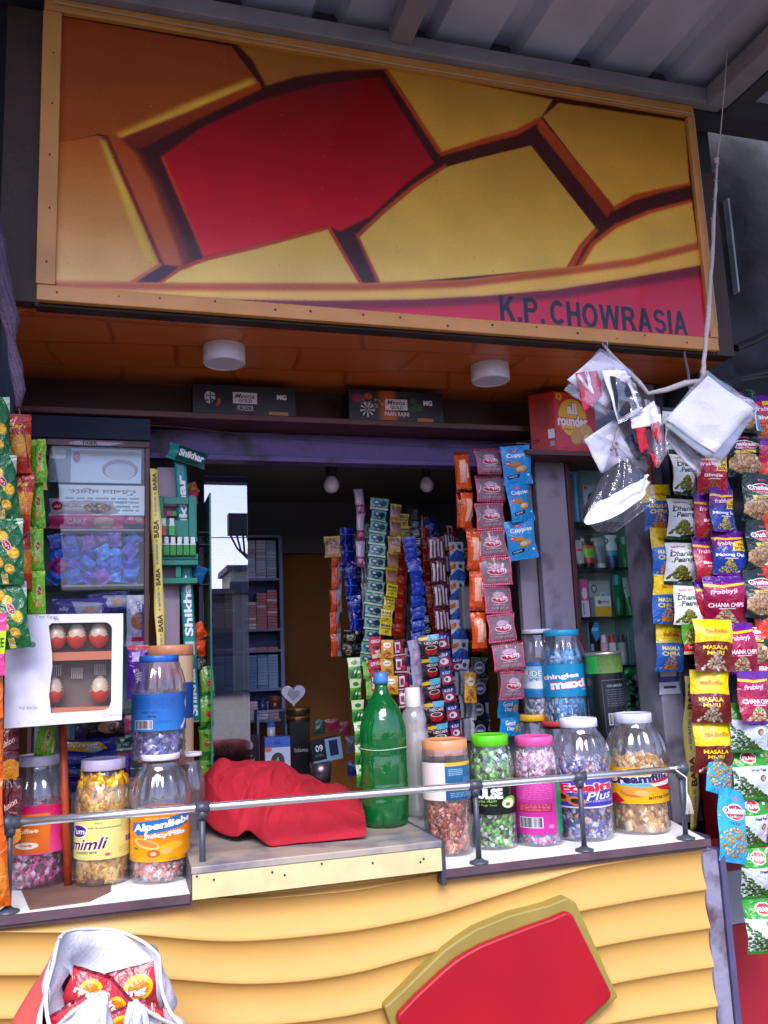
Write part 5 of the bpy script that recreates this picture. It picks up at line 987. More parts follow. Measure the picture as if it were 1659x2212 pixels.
# ---------------------------------------------------------------- glass display case on the left
YC = .36
ca, cb_ = at(76, 946, YC), at(324, 946, YC); cx0, cx1, ctz = ca.x, cb_.x, ca.z
dc = empty('display_case', ((cx0+cx1)/2, YC, 1.06), 'tall glass display case with brown wooden frame full of sweets', 'display case')
cfw = M('case_frame', '5A3A36', .5, var=.4, vscale=10, bump=.1)
fr = MB().box(cx0, cx1, YC, YC+.02, ctz-.016, ctz).box(cx0, cx0+.010, YC, YC+.02, 1.06, ctz-.0165).box(cx1-.012, cx1, YC, YC+.02, 1.06, ctz-.0165).build('frame', cfw, dc, bev=.002)
tl = MB(); tq = Art(240, 22, '5A3A36'); tq.poly([(60, 14), (80, 6), (100, 4), (240, 8), (190, 20), (80, 20)], 'A8A0B0'); tq.text('TIGER', 128, 11, 14, '20202C', .04, w=50)
tl.quadp((cx0+.03, YC-.0006, ctz-.015), (cx1-.06, YC-.0006, ctz-.015), (cx1-.06, YC-.0006, ctz-.001), (cx0+.03, YC-.0006, ctz-.001), [(0, 0), (1, 0), (1, 1), (0, 1)]).build('sticker', tq.mat('print_tiger', .4), dc)
glz = clear_mat('case_glass', 'FAFEFE', .02, .025, .4)
MB().box(cx0+.011, cx1-.013, YC+.006, YC+.009, 1.07, ctz-.017).build('glass_door', glz, dc)
MB().box(cx0, cx1, YC+.17, YC+.175, 1.06, ctz).build('back', M('case_back', '7A8898', .5, var=.4, vscale=9), dc)
MB().box(cx1-.003, cx1, YC+.021, YC+.169, 1.06, ctz).build('side', glz, dc)
def shz(py): return at(200, py, YC+.03).z
SH = [shz(1144), shz(1264), shz(1400), shz(1540)]
for z in SH: MB().box(cx0+.006, cx1-.006, YC+.022, YC+.168, z-.004, z).build('shelf', clear_mat('shelf_glass', 'C0DCD8', .05, .10, .6), dc)
a = Art(300, 110, 'E4F0F4'); a.text('ধূমপান নিষেধ', 150, 24, 26, '6A3A4A', .01, w=-240); a.lines(20, 46, 280, 104, 4, '5A7A88', 9, .4); a.text('শিশুদের জন্য নয়', 150, 62, 14, '3A7A90', .0, w=-220); a.text('এখানে পাওয়া যায়', 150, 82, 14, '4A6A80', .0, w=-200)  # mirrored lettering: a reflection in the case glass, painted on an added card
x0, x1, z0, z1 = Bx(128, 312, 1046, 1112, YC+.04); nc = MB().box(x0, x1, YC+.045, YC+.047, z0, z1).quadp((x0, YC+.0445, z0), (x1, YC+.0445, z0), (x1, YC+.0445, z1), (x0, YC+.0445, z1), [(0, 0), (1, 0), (1, 1), (0, 1)])
tag(nc.build('reflected_notice', a.mat('print_reflected_notice', .3)), 'reflection of a notice, drawn on a card inside the top of the display case', 'notice')
x0, x1, z0, z1 = Bx(106, 305, 966, 1042, YC+.05); a = Art(300, 110, 'D8E8F4'); a.ell(230, 66, 60, 34, '9A8488'); a.ell(230, 72, 50, 28, 'C8C8D4'); a.rect(0, 0, 70, 110, '7A8A98'); a.rect(4, 6, 52, 34, 'F0F6FA'); a.ell(88, 28, 12, 18, 'B04050')  # sky reflected in the case glass, painted on an added pale sheet
tag(MB().box(x0, x1, YC+.056, YC+.058, z0, z1).quadp((x0, YC+.0555, z0), (x1, YC+.0555, z0), (x1, YC+.0555, z1), (x0, YC+.0555, z1), [(0, 0), (1, 0), (1, 1), (0, 1)]).build('poster', a.mat('print_sky_reflection', .15)), 'pale blue sky reflection drawn on a sheet behind glass at the top of the display case', 'poster')
a = Art(300, 70, 'C0B0B8'); a.ell(30, 32, 22, 20, 'B81838'); a.text('cake', 30, 32, 12, 'F0E0E4', .02); a.text('Fruit Cake', 90, 30, 14, '503040', .01); a.ell(200, 40, 60, 22, '7A4A20'); a.pile(200, 40, 50, 16, 60, 5, ('A87038', '6A3A18', 'D8A868'), 4, tri=False); m_ck1 = fm_(a, 'print_cake')
a = Art(300, 60, 'D83878'); a.text('CAKE', 110, 34, 20, 'F0C0D8', .02, w=80); a.ell(220, 36, 44, 20, 'D8A890'); a.rect(0, 0, 300, 10, 'E878A8'); m_ck2 = fm_(a, 'print_pink_cake')
def PK(name, label, cat, m, c, w, h, Y, **k): return pack(name, label, cat, m, c, w, h, Y, **k)
PK('cake_packet', 'white cake packet with red dot lying inside the display case', 'cake packet', m_ck1, (186, 1096), 160, 36, YC+.05, d=.8, seed=3)
PK('cake_packet', 'long pink cake packet under the white one in the display case', 'cake packet', m_ck2, (188, 1126), 166, 30, YC+.05, d=.8, seed=4)
PK('cake_packet', 'short magenta packet at the right end of the cake shelf', 'cake packet', m_ck2, (288, 1118), 50, 26, YC+.06, d=.7, seed=5)
m_bw = vcol_mat('blue_foil', .22, .2, .6)
cols = ['2850C8', '3C78E0', '4A90E8', '6A58D0', '2C68D8', '88A8F0', 'A05AD0']
Rn = random.Random(12)
bc = {}
for r_ in range(4):
    for c_ in range(6):
        cc = Rn.choice(cols if r_ else ['7A58B0', '5A6AC0', '8A60B0']) if not (r_ == 2 and c_ == 0) else 'B02890'
        m = M('foil_'+cc, cc, .22, bump=.9, bscale=45)
        if cc not in bc: bc[cc] = pouch_me('candy_bag', m, 34*mpp(200, 1200, YC), 32*mpp(200, 1200, YC), 24*mpp(200, 1200, YC), len(bc), nu=8, nv=8, crimp=.12, wr=.16)
        o = bpy.data.objects.new('candy_bag', bc[cc]); COL.objects.link(o); o.location = at(124+c_*32+Rn.uniform(-5, 5), 1168+r_*26+Rn.uniform(-3, 3), YC+.03+.012*((r_+c_) % 2)); o.rotation_euler = (Rn.uniform(-.2, .2), Rn.uniform(-1, 1), Rn.uniform(-.3, .3))
        tag(o, 'magenta foil sweet bag at the left among the blue ones on the glass shelf' if cc == 'B02890' else 'small blue or violet foil sweet bag in the packed glass shelf under the cake packets', 'sweet bag', 'foil sweet bags in the display case')
a = Art(260, 80, '5A50A0'); a.poly([(90, 10), (250, 20), (240, 70), (120, 66)], 'B8B0CC'); a.ell(180, 44, 34, 12, 'D89A80'); a.text('milky', 50, 40, 22, 'E0E0F4', .02); m_sp = fm_(a, 'print_violet_bar')
a = Art(90, 230, 'A8A0C8'); a.rect(0, 0, 90, 60, 'C8C0DC'); a.ell(50, 120, 34, 40, '9A6048'); a.poly([(60, 40), (86, 60), (80, 160), (60, 210)], '4A58A0'); a.text('CREAM', 50, 60, 15, '3A3070', .02, rot=1.3); a.rect(20, 190, 70, 210, 'B02850'); m_cr = fm_(a, 'print_cream')
a = Art(90, 230, '4A2090'); a.rect(0, 0, 90, 20, 'C02838'); a.rect(20, 30, 56, 70, 'B8A0D8'); a.text('silk', 50, 130, 34, 'E8E0F4', .03, rot=1.3); a.rect(62, 20, 76, 220, '6A48B8'); m_dm = fm_(a, 'print_purple_bar')
PK('biscuit_packet', 'violet and white bar packet lying below the blue sweet bags', 'biscuit packet', m_sp, (172, 1316), 120, 44, YC+.05, d=.5, seed=6)
PK('biscuit_packet', 'second violet bar packet resting over the first, white cream picture', 'biscuit packet', m_sp, (236, 1300), 90, 40, YC+.06, d=.5, seed=7, rot=-.1)
PK('biscuit_packet', 'upright pale lilac packet with biscuit picture, right end of its shelf', 'biscuit packet', m_cr, (298, 1340), 50, 106, YC+.04, d=.4, seed=8)
PK('chocolate_bar', 'upright deep purple chocolate bar right of the white box', 'chocolate bar', m_dm, (297, 1452), 46, 112, YC-.012, d=.3, seed=9)
PK('chocolate_bar', 'pink wrapped bar under the purple chocolate bar', 'chocolate bar', m_ck2, (292, 1566), 50, 40, YC+.03, d=.4, seed=10)
a = Art(260, 90, '1A1420'); a.ell(180, 46, 60, 26, 'B08048'); a.ell(206, 50, 34, 18, '4A1810'); a.rect(0, 0, 60, 90, '3A2A5A'); m_dk = fm_(a, 'print_dark_choc')
a = Art(260, 90, '24308A'); a.poly([(0, 10), (180, 20), (220, 60), (150, 84), (20, 60)], 'E8B020'); a.ell(150, 62, 40, 18, 'C8C8D0'); a.text('Marie Light', 92, 36, 24, 'F4F4F4', .03, w=-150, out='5A3A10'); m_ml = fm_(a, 'print_marie')
a = Art(260, 90, '2A3488'); a.lines(20, 20, 120, 70, 4, '8A98D0', 5, .5); a.rect(150, 24, 230, 60, '6A7AC0'); m_bl = fm_(a, 'print_blue_bisc')
PK('biscuit_packet', 'dark packet with nut picture just below the white egg box', 'biscuit packet', m_dk, (216, 1570), 110, 46, YC-.03, d=.5, seed=11)
PK('biscuit_packet', 'yellow and blue biscuit packet with upside down lettering', 'biscuit packet', m_ml, (194, 1612), 118, 32, YC-.03, d=.6, seed=12)
for k, (y, l) in enumerate(((1640, 'upper of three navy biscuit packets behind the orange post'), (1668, 'middle of three navy biscuit packets behind the orange post'), (1694, 'lowest of three navy biscuit packets behind the orange post'))):
    PK('biscuit_packet', l, 'biscuit packet', m_bl, (192, y), 112, 28, YC-.03, d=.6, seed=13+k)
PK('biscuit_packet', 'green and white striped packet left of the blue-lidded jar', 'biscuit packet', m_pass, (272, 1602), 50, 34, YC-.02, d=.5, seed=17)
PK('biscuit_packet', 'small purple packet beside the navy biscuit packets', 'biscuit packet', m_dm, (266, 1650), 34, 46, YC-.02, d=.4, seed=18)
PK('biscuit_packet', 'red topped packet low behind the yellow sweets jar', 'biscuit packet', m_ck2, (272, 1694), 40, 26, YC-.02, d=.4, seed=19)

# ---------------------------------------------------------------- yellow lettered tapes
def tape(label, pts, wpx, Y, letters='BABA', sd=1, art=None):
    A0, B0 = at(*pts[0], Y), at(*pts[-1], Y); hh = (B0-A0).length; w = wpx*mpp(*pts[0], Y); n = max(1, round(hh/(w*4.2)))
    PT = [at(*q, Y) for q in pts]; Rn = random.Random(sd); c0 = A0
    def fn(u, v):
        i = min(int(v*(len(PT)-1)), len(PT)-2); f = v*(len(PT)-1)-i; p = PT[i].lerp(PT[i+1], f)
        return (p.x+(u-.5)*w*(1-.25*abs(math.sin(v*7+sd))), Y+.006*math.sin(v*9+sd)+(u-.5)*.012*math.sin(v*6+sd*2)-.003*(1-(2*u-1)**2), p.z)
    o = MB().grid(lambda u, v: fn(u, 1-v), 4, 40, lambda u, v: (u, v*n)).build('paper_tape', art or m_tape, smooth=True)
    s = o.modifiers.new('thickness', 'SOLIDIFY'); s.thickness = .0006
    return tag(o, label, 'paper strip', 'yellow lettered strips')
a = Art(60, 260, 'E0D070'); a.text('BABA', 30, 70, 30, '4A3410', .04, w=96, rot=-1.57); a.text('NAVRATAN', 30, 196, 15, '3A5A8A', .03, w=86, rot=-1.57); a.ell(30, 136, 6, 9, 'A89040'); a.ell(30, 254, 6, 9, 'A89040'); m_tape = a.mat('print_tape', .45, gain=.9)
tape('yellow strip of lettering down the right frame of the display case', [(333, 1012), (340, 1220), (350, 1420)], 24, YC-.03, sd=1)
tape('short yellow strip at the top left corner of the display case', [(88, 950), (92, 1060)], 26, YC-.03, sd=2)
tape('yellow strip end showing under the white box at the left', [(106, 1560), (104, 1660)], 30, YC-.03, sd=3)
tape('long yellow strip hanging on the grey pillar at right', [(1484, 1460), (1494, 1620), (1500, 1792)], 26, .235, sd=4)
# ---------------------------------------------------------------- teal tobacco banner, holder, glass edge
tag(MB().box(at(338, 1400, .44).x, at(388, 1400, .44).x, .44, .455, 1.06, at(360, 1010, .44).z).build('lilac_board', M('lilac_board', 'A898A8', .7, var=.15, vscale=8)), 'lilac painted upright board between the case and the teal banner', 'board')
a = Art(64, 560, '128A8A'); m_ = a
for k in range(3): a.text('Shikhar', 32, 100+k*190, 44, 'ECF2F2', .04, w=130, rot=-1.57, out='0A5A5E'); a.rect(8, 176+k*190, 56, 204+k*190, 'B8D8D8'); a.rect(14, 182+k*190, 50, 198+k*190, '128A8A')
PT = [at(388, 985, .42), at(398, 1150, .42), at(405, 1300, .42), at(412, 1440, .42), at(420, 1560, .42)]
def bn(u, v): i = min(int((1-v)*4), 3); p = PT[i].lerp(PT[i+1], (1-v)*4-i); return (p.x+(u-.5)*.030, .42+.004*math.sin(v*12), p.z)
o = MB().grid(bn, 3, 30).build('banner', a.mat('print_banner', .4), smooth=True); s = o.modifiers.new('thickness', 'SOLIDIFY'); s.thickness = .0008
tag(o, 'teal vertical banner with white lettering beside the lilac board', 'banner')
a = Art(200, 70, '0E5A4E'); a.rect(0, 0, 46, 70, '2AA098'); a.text('Shikhar', 122, 32, 34, 'F4F6F6', .05, w=140); m_shk = fm_(a, 'print_teal_pouch')
PK('pouch', 'dark green pouch with white lettering hung crosswise over the teal banner', 'pouch', m_shk, (405, 984), 88, 34, .40, rot=.30, d=.5, seed=20)
tg = M('green_plastic', '128068', .35, bump=.05)
def hx_(px, py, Y=.41): p = at(px, py, Y); return p.x, p.z
ho = empty('dispenser', at(380, 1150, .41), 'green plastic dispenser rack holding little green and white tubes', 'dispenser')
xa, za = hx_(337, 1068); xb, zb = hx_(426, 1218); mb = MB()
fr_o = [hx_(340, 1085), hx_(352, 1072), hx_(410, 1070), hx_(424, 1082), hx_(424, 1110), hx_(340, 1110)]
x0, z1 = hx_(337, 1070); x1, z0 = hx_(427, 1250)
def zz_(py): return hx_(380, py)[1]
mb.box(x0+.002, x0+.018, .405, .412, zz_(1160), zz_(1072)); mb.box(x1-.022, x1-.002, .405, .412, zz_(1160), zz_(1072)); mb.box(x0+.0185, x1-.0225, .405, .412, zz_(1090), zz_(1074)); mb.box(x0+.0185, x1-.0225, .405, .412, zz_(1160), zz_(1124))
mb.box(x0, x1, .385, .44, zz_(1223), zz_(1212)); mb.box(x0, x1, .385, .388, zz_(1211.5), zz_(1198)); mb.box(x0+.012, x1-.002, .39, .44, zz_(1262), zz_(1250)); mb.box((x0+x1)/2-.004, (x0+x1)/2+.01, .40, .41, zz_(1249), zz_(1224)); mb.box(x1-.05, x1-.002, .385, .42, zz_(1174), zz_(1162))
mb.build('rack', tg, ho, bev=.0015)
def tube_item(px, py0, py1, colr, Y, label):
    t, b = at(px, py0, Y), at(px, py1, Y); h = t.z-b.z; r = 6.4*mpd(px, py1, Y)
    e = empty('mouth_freshener', (b.x, Y, b.z), label, 'small bottle', 'little tubes in the green dispenser')
    MB().box(-r*.95, r*.95, -r*.7, r*.7, 0, h*.55).build('case', M('tube_'+colr, colr, .3), e, bev=.0008, loc=(0, 0, 0)); MB().box(-r, r, -r*.75, r*.75, h*.552, h*.64).box(-r*.75, r*.75, -r*.6, r*.6, h*.642, h).build('cap', M('tube_white', 'D0DCDC', .3), e, bev=.001, loc=(0, 0, 0))
for k in range(6): tube_item(345+k*14.3, 1160, 1200, '1E8A22', .375, 'green tube with white cap in the lower row of the green dispenser')
tube_item(353, 1120, 1157, 'C03048', .380, 'pink tube with white cap in the upper left of the green dispenser'); tube_item(371, 1120, 1157, '2AA838', .380, 'bright green tube with white cap in the upper row, beside the pink one')
for k, (c, l) in enumerate((('C03860', 'small pink box in the window of the green dispenser'), ('2A9A30', 'small green box in the window of the green dispenser'), ('B83050', 'small red box right of the green one in the dispenser window'))):
    p = at(366+k*11, 1110, .425); tag(MB().box(p.x-.006, p.x+.006, .424, .434, p.z-.006, p.z+.007).build('small_box', M('smallbox_'+c, c, .4), bev=.0008), l, 'small box')
gl_e = M('glass_edge', '2A6A62', .15, spec=.8)
x0, z1 = hx_(447, 1075, .45); tag(MB().box(x0, x0+.004, .38, .56, 1.10, z1).build('glass_partition', gl_e), 'upright glass pane with dark green edge left of the opening', 'glass pane')
for k, (y, c, s_) in enumerate(((1078, '8A4A28', 'small brown sachet clump under the crosswise green pouch'), (1098, 'A82858', 'small pink sachet clump under the brown one'), (1300, '2878C0', 'little blue sachet clipped beside the glass edge'), (1362, 'D85018', 'orange sachet clump beside the glass edge'), (1400, 'C84818', 'lower orange sachet clump beside the glass edge'), (1440, '2A241E', 'dark brown sachet clump above the salmon lid'))):
    if y < 1110: y -= 0; xx = 414
    else: xx = 430
    PK('sachet', s_, 'sachet', M('sach_'+c, c, .25, bump=.8, bscale=60), (xx, y-22 if y < 1110 else y-60 if y == 1300 else y), 28, 34 if y > 1110 else 24, .44, d=.5, seed=y, rot=.4*(k % 3-1), wr=.15)
mb = MB()
for y in (1150, 1176, 1262, 1382): p = at(430, y, .45); q = at(452, y+2, .45); mb.box(p.x, q.x, .44, .50, p.z-.002, p.z)
tag(mb.build('clip_rack', M('clip_dark', '1C3A3A', .3)), 'small dark metal prongs on the glass edge left of the opening', 'rack')
strip('sachet_strip', 'yellow green packets along the lower glass edge', 'sachets', None, m_veg, (444, 1440), (452, 1700), 4, 30, .43, seed=71)

# ---------------------------------------------------------------- white egg box on the orange post
q = [at(48, 1328, .05), at(266, 1325, .05), at(263, 1555, .05), at(9, 1574, .05), at(12, 1380, .05)]
c0 = q[3]; kb = empty('egg_box', c0, 'white cardboard box with a window showing orange and cream toy eggs', 'egg box')
ki = lambda px, py, Y: at(px, py, Y)-c0
wbm = M('white_card', 'D8D6E4', .45, var=.06, vscale=10)
# front card with window hole: built as bands around the window
win = [(112, 1346), (230, 1344), (238, 1349), (242, 1357), (240, 1515), (236, 1528), (226, 1534), (110, 1541), (106, 1500), (109, 1470), (113, 1440), (112, 1410), (108, 1375), (105, 1352)]
out = [(48, 1328), (266, 1325), (266, 1340), (266, 1370), (265, 1500), (264, 1530), (263, 1555), (9, 1574), (9, 1540), (10, 1500), (11, 1450), (12, 1410), (14, 1380), (30, 1350)]
# quad ring between matching outline points (outer angle-matched)
om = [(100, 1327), (230, 1325.5), (266, 1325), (266, 1357), (264, 1520), (263, 1555), (226, 1558), (110, 1566), (9, 1574), (9.5, 1500), (10.5, 1450), (12, 1385), (30, 1350), (48, 1328)]
om = [(112, 1327), (230, 1325.5), (266, 1325), (266, 1357), (264, 1515), (263, 1555), (226, 1558), (110, 1566), (9, 1574), (10, 1470), (11, 1440), (12, 1385), (36, 1345), (48, 1328)]
mb = MB(); n = len(win)
a = Art(400, 400, 'DAD8E6', 2); bx0, by0, bx1, by1 = 5, 1320, 270, 1580
aT = lambda x, y: ((x-bx0)/(bx1-bx0)*400, (y-by0)/(by1-by0)*400)
a.T = aT; a.poly([(48, 1326), (110, 1326), (112, 1570), (8, 1576), (12, 1384)], 'D4D2E4'); a.T = None
for k in range(12): x_, y_ = aT(22+k*20, 1562-k*1.6); a.poly([(x_-8, y_+4), (x_+10, y_-5), (x_+4, y_-2), (x_-6, y_+5)], '9A98A8')
x_, y_ = aT(100, 1333); a.text('Toy Eggs', x_, y_, 14, '8A8898', .01, w=76); x_, y_ = aT(122, 1338); a.text('টয়', x_, y_, 14, '3A3844', .02)
x_, y_ = aT(236, 1546); a.lines(x_-4, y_-5, x_+44, y_+5, 2, '8A8898', 3); a.rect(x_-24, y_-8, x_-10, y_+6, '9A98A8'); a.rect(x_-22, y_-6, x_-12, y_+4, 'DAD8E6')
x_, y_ = aT(62, 1390); a.ell(x_, y_, 34, 30, 'B8D0DC', .3); a.ell(x_, y_, 30, 26, 'C8DCE8', .3); a.ell(x_-14, y_-8, 12, 11, '7A8090'); a.ell(x_+12, y_+4, 11, 10, '7A8090')
for q_ in range(26): x_, y_ = aT(14+(q_*37 % 88), 1400+(q_*53 % 150)); a.ell(x_, y_, 18+q_ % 9, 8+q_ % 7, 'C2C4DA' if q_ % 2 else 'E6E4EE', q_, al=.35, blur=3)
a.text('toy inside', *aT(60, 1530), 15, '8C90B0', .02)
for k in range(7): x_, y_ = aT(26+k*3, 1372-k*2); a.poly([(x_, y_), (x_+14, y_-14), (x_+10, y_-2)], '8A9A94')
mk = a.mat('print_egg_box', .42)
U = lambda x, y: ((x-bx0)/(bx1-bx0), 1-(y-by0)/(by1-by0))
for k in range(n):
    k2 = (k+1) % n; pts4 = [om[k], om[k2], win[k2], win[k]]
    mb.quadp(*[ki(x, y, .05) for x, y in pts4], [U(*p_) for p_ in pts4])
for k in range(n): k2 = (k+1) % n; mb.quadp(ki(*om[k], .05), ki(*om[k2], .05), ki(*om[k2], .05)+Vector((0, .06, 0)), ki(*om[k], .05)+Vector((0, .06, 0)))
for k in range(n): k2 = (k+1) % n; mb.quadp(ki(*win[k], .05), ki(*win[k2], .05), ki(*win[k2], .05)+Vector((0, .003, 0)), ki(*win[k], .05)+Vector((0, .003, 0)))
i = len(mb.v); mb.v += [tuple(ki(*p_, .05)+Vector((0, .06, 0))) for p_ in om]; mb.face([i+k for k in range(n)])
mb.build('box', mk, kb, loc=(0, 0, 0))
i_ = MB(); i_.v += [tuple(ki(*p_, .05)+Vector((0, .004, 0))) for p_ in win]; i_.face(list(range(n))); i_.build('window_film', clear_mat('window_film', 'F4F0F0', .08, .06, .4, haze=.03), kb, loc=(0, 0, 0))
orc = M('orange_card', 'C87850', .5)
for (y0, y1, nm) in ((1408, 1426, 'tray'), (1528, 1544, 'tray')):
    A1, B1, A2, B2 = ki(104, y0+2, .058), ki(243, y0-2, .058), ki(104, y1+2, .058), ki(243, y1-2, .058); dv = Vector((0, .04, 0))
    MB().quadp(A2, B2, B1, A1).quadp(A1, B1, B1+dv, A1+dv).quadp(A2, B2, B2+dv, A2+dv).build('tray', orc, kb, loc=(0, 0, 0))
MB().quadp(ki(104, 1345, .105), ki(243, 1345, .105), ki(243, 1540, .105), ki(104, 1540, .105)).build('inner_back', M('box_inner', '6A5E58', .6), kb, loc=(0, 0, 0))
a = Art(120, 150, 'D8C8B0'); a.poly([(0, 84)]+[(x, 84-6*math.sin(x*.35)) for x in range(0, 121, 4)]+[(120, 150), (0, 150)], 'D83C18'); a.rect(0, 0, 120, 16, '98A0A8'); 
for q0 in (0, 60): a.text('Toy', q0+30, 52, 13, 'B04818', .03, w=26); a.text('joy', q0+30, 70, 16, '7A5010', .03, w=28)
meg = a.mat('print_egg', .25)
for (px, py, l) in ((122, 1376, 'toy egg in the upper tray of the white box, at the left'), (166, 1374, 'toy egg in the upper tray of the white box, in the middle'), (214, 1372, 'toy egg in the upper tray of the white box, at the right'), (116, 1492, 'toy egg in the lower tray of the white box, half hidden by the torn card'), (216, 1490, 'toy egg in the lower tray of the white box, right of the gap')):
    p = at(px, py, .08); s_ = mpp(px, py, .08); r = 22*s_
    o = MB().lathe([(.001, -1.3*r), (.6*r, -1.12*r), (.95*r, -.5*r), (r, -.1*r), (.9*r, .45*r), (.6*r, 1.05*r), (.3*r, 1.35*r), (.001, 1.45*r)], 24, cap0=False, cap1=False).build('toy_egg', meg, smooth=True, loc=p); tag(o, l, 'toy egg', 'toy eggs in the box')
for (px, py) in ((166, 1458), (120, 1452), (216, 1450)):
    mb = MB()
    for k in range(6): A1 = ki(px-11+k*4.4, py+8, .095); mb.tube([A1, A1+Vector((0, 0, .022))], .0009, 5)
    mb.build('rib', M('clear_ribs', 'D8D0C8', .3), kb, loc=(0, 0, 0))
op = empty('orange_post', (at(147, 1910, Z=1.06).x, .187, 1.06), 'rusty orange metal post carrying the white box, standing on the counter', 'post')
b = at(147, 1912, Z=1.06); t = at(134, 1545, b.y)
MB().tube([b, t], 9*mpp(147, 1900, b.y), 14).build('pole', M('orange_paint', 'C04A14', .5, var=.45, vscale=22, bump=.15), op, smooth=True)
slab(MB(), [(at(75, 1936, Z=1.06).x, .02), (at(165, 1915, Z=1.06).x+.03, .03), (at(240, 1915, Z=1.06).x, .09), (-.02, .22), (-.2, .22)], 1.0583, 1.0600).build('foot_mat', M('brown_mat', '7A5A50', .7, var=.3), op)
# ---------------------------------------------------------------- glass cabinet of toiletries on the right
YR = .40
rx0, rx1 = at(1240, 1560, YR).x, at(1415, 1560, YR).x
rx0 = 1.2255
rcz = 2.055; rcb = at(1300, 1600, YR).z
gc = empty('toiletry_cabinet', ((rx0+rx1)/2, YR, rcb), 'glass fronted toiletry cabinet with maroon frame right of the shutter leaf', 'cabinet')
cm = M('maroon_frame', '4E2028', .45, var=.4, vscale=12, bump=.1)
MB().box(rx0, rx0+.014, YR-.012, YR+.015, 1.06, rcz).box(rx1-.016, rx1, YR-.012, YR+.015, 1.06, rcz).box(rx0+.0142, rx1-.0162, YR-.01, YR+.015, rcz-.02, rcz).build('frame', cm, gc, bev=.002)
MB().box(rx0+.015, rx1-.017, YR+.14, YR+.145, 1.06, rcz).build('back', M('cabinet_back', 'B8CCCC', .25, var=.12), gc)
MB().box(rx0+.015, rx0+.018, YR+.016, YR+.139, 1.06, rcz).box(rx1-.02, rx1-.017, YR+.016, YR+.139, 1.06, rcz).build('side', M('cabinet_side', '7AA8A2', .15), gc)
RS = [at(1330, y, YR+.02).z for y in (1128, 1226, 1331, 1438, 1560)]
for z in RS: MB().box(rx0+.0185, rx1-.0205, YR+.016, YR+.138, z-.005, z).build('shelf', _mats['shelf_glass'], gc)
MB().box(rx0+.0145, rx1-.0165, YR-.003, YR, 1.07, rcz-.021).build('glass_door', glz, gc)
YI = YR+.05
def cyl_item(name, label, cat, px, py0, py1, w, colr, capc, Y=YI, capf=.25, band=None, taper=1., grp=None):
    t, b = at(px, py0, Y), at(px, py1, Y); zs_ = max([z for z in RS+[1.06] if z < b.z+.03] or [b.z]); h = t.z-b.z; r = w/2*mpd(px, py1, Y)
    e = empty(name, (b.x, Y, zs_+.0005), label, cat, grp)
    MB().lathe([(r*.9, 0), (r, .004), (r*taper, h*(1-capf))], 20).build('body', M('itm_'+colr, colr, .3), e, smooth=True, loc=(0, 0, 0))
    MB().lathe([(r*.8*taper, h*(1-capf)), (r*.86*taper, h*(1-capf)+.001), (r*.8*taper, h)], 20).build('cap', M('itm_'+capc, capc, .3), e, loc=(0, 0, 0))
    if band: MB().lathe([(r*1.01, h*.2), (r*1.01*(1+(taper-1)*.6), h*.55)], 20, cap0=False, cap1=False).build('label', M('itm_'+band, band, .4), e, loc=(0, 0, 0))
    return e
def tube_pack(name, label, px, py0, py1, w, m, capc, Y=YI):
    t, b = at(px, py0, Y), at(px, py1, Y); zs_ = max([z for z in RS+[1.06] if z < b.z+.03]); h = t.z-b.z; r = w/2*mpd(px, py1, Y)
    e = empty(name, (b.x, Y, zs_+.0005), label, 'cream tube', 'cream tubes in the toiletry cabinet')
    MB().lathe([(r*.75, 0), (r*.8, .002), (r*.8, h*.16)], 20).build('cap', M('itm_'+capc, capc, .3), e, loc=(0, 0, 0))
    MB().grid(lambda u, v: (r*(.85+.2*v)*math.sin(u*6.283), -r*(.8*(1-v)+.06)*math.cos(u*6.283), h*.162+h*.838*v), 24, 6, lambda u, v: ((u*2), v)).build('tube', m, e, smooth=True, loc=(0, 0, 0)); return e
def T1(a): a.rect(0, 0, 100, 60, '2A2C34'); a.text('MEN', 50, 26, 22, 'C8C8D0', .04, w=60); a.rect(0, 60, 100, 76, 'D85030'); a.rect(0, 76, 100, 130, '6ABA28'); a.rect(0, 130, 100, 160, 'B82838')
def T2(a): a.rect(0, 0, 100, 90, 'C8D4DC'); a.ell(50, 34, 32, 22, '1A2A5A'); a.text('NIVEA', 50, 34, 14, 'E8ECF4', .03, w=46); a.rect(0, 90, 100, 120, '3A9AA8'); a.rect(0, 120, 100, 160, '1A3A78')
def T3(a): a.rect(0, 0, 100, 100, 'C8D4D4'); a.text('aloe', 50, 50, 20, '2A7A4A', .02); a.poly([(0, 100), (30, 70), (36, 100), (60, 74), (64, 104), (100, 90), (100, 160), (0, 160)], '2A9A3A')
def T4(a): a.rect(0, 0, 100, 160, 'A8ACB0'); a.rect(0, 60, 100, 76, 'D05838'); a.text('FAIR', 50, 30, 20, '303038', .03)
tube_pack('cream_tube', 'white tube with a dark end and orange band in the cabinet second shelf', 1252, 1160, 1222, 24, lab('tube_white_dark', 100, 160, 'C0', T4) if False else lab('tube_grey', 100, 160, 'A8ACB0', T4), '181820')
tube_pack('cream_tube', 'black, green and red tube on the second cabinet shelf', 1272, 1150, 1222, 30, lab('tube_green_red', 100, 160, '2A2C34', T1), '16161C')
tube_pack('cream_tube', 'plain grey tube between the green and the navy tubes', 1298, 1156, 1222, 24, lab('tube_plain', 100, 160, '6A7480', lambda a: a.rect(0, 0, 100, 50, '8A949E')), 'B8C0C8')
tube_pack('cream_tube', 'white and navy tube with oval emblem on the second cabinet shelf', 1324, 1150, 1222, 28, lab('tube_navy', 100, 160, 'C8D4DC', T2), '14244A')
cyl_item('lotion_bottle', 'slim green and clear bottle at the right of the second cabinet shelf', 'bottle', 1352, 1154, 1222, 16, '3AA850', 'A8C8B8')
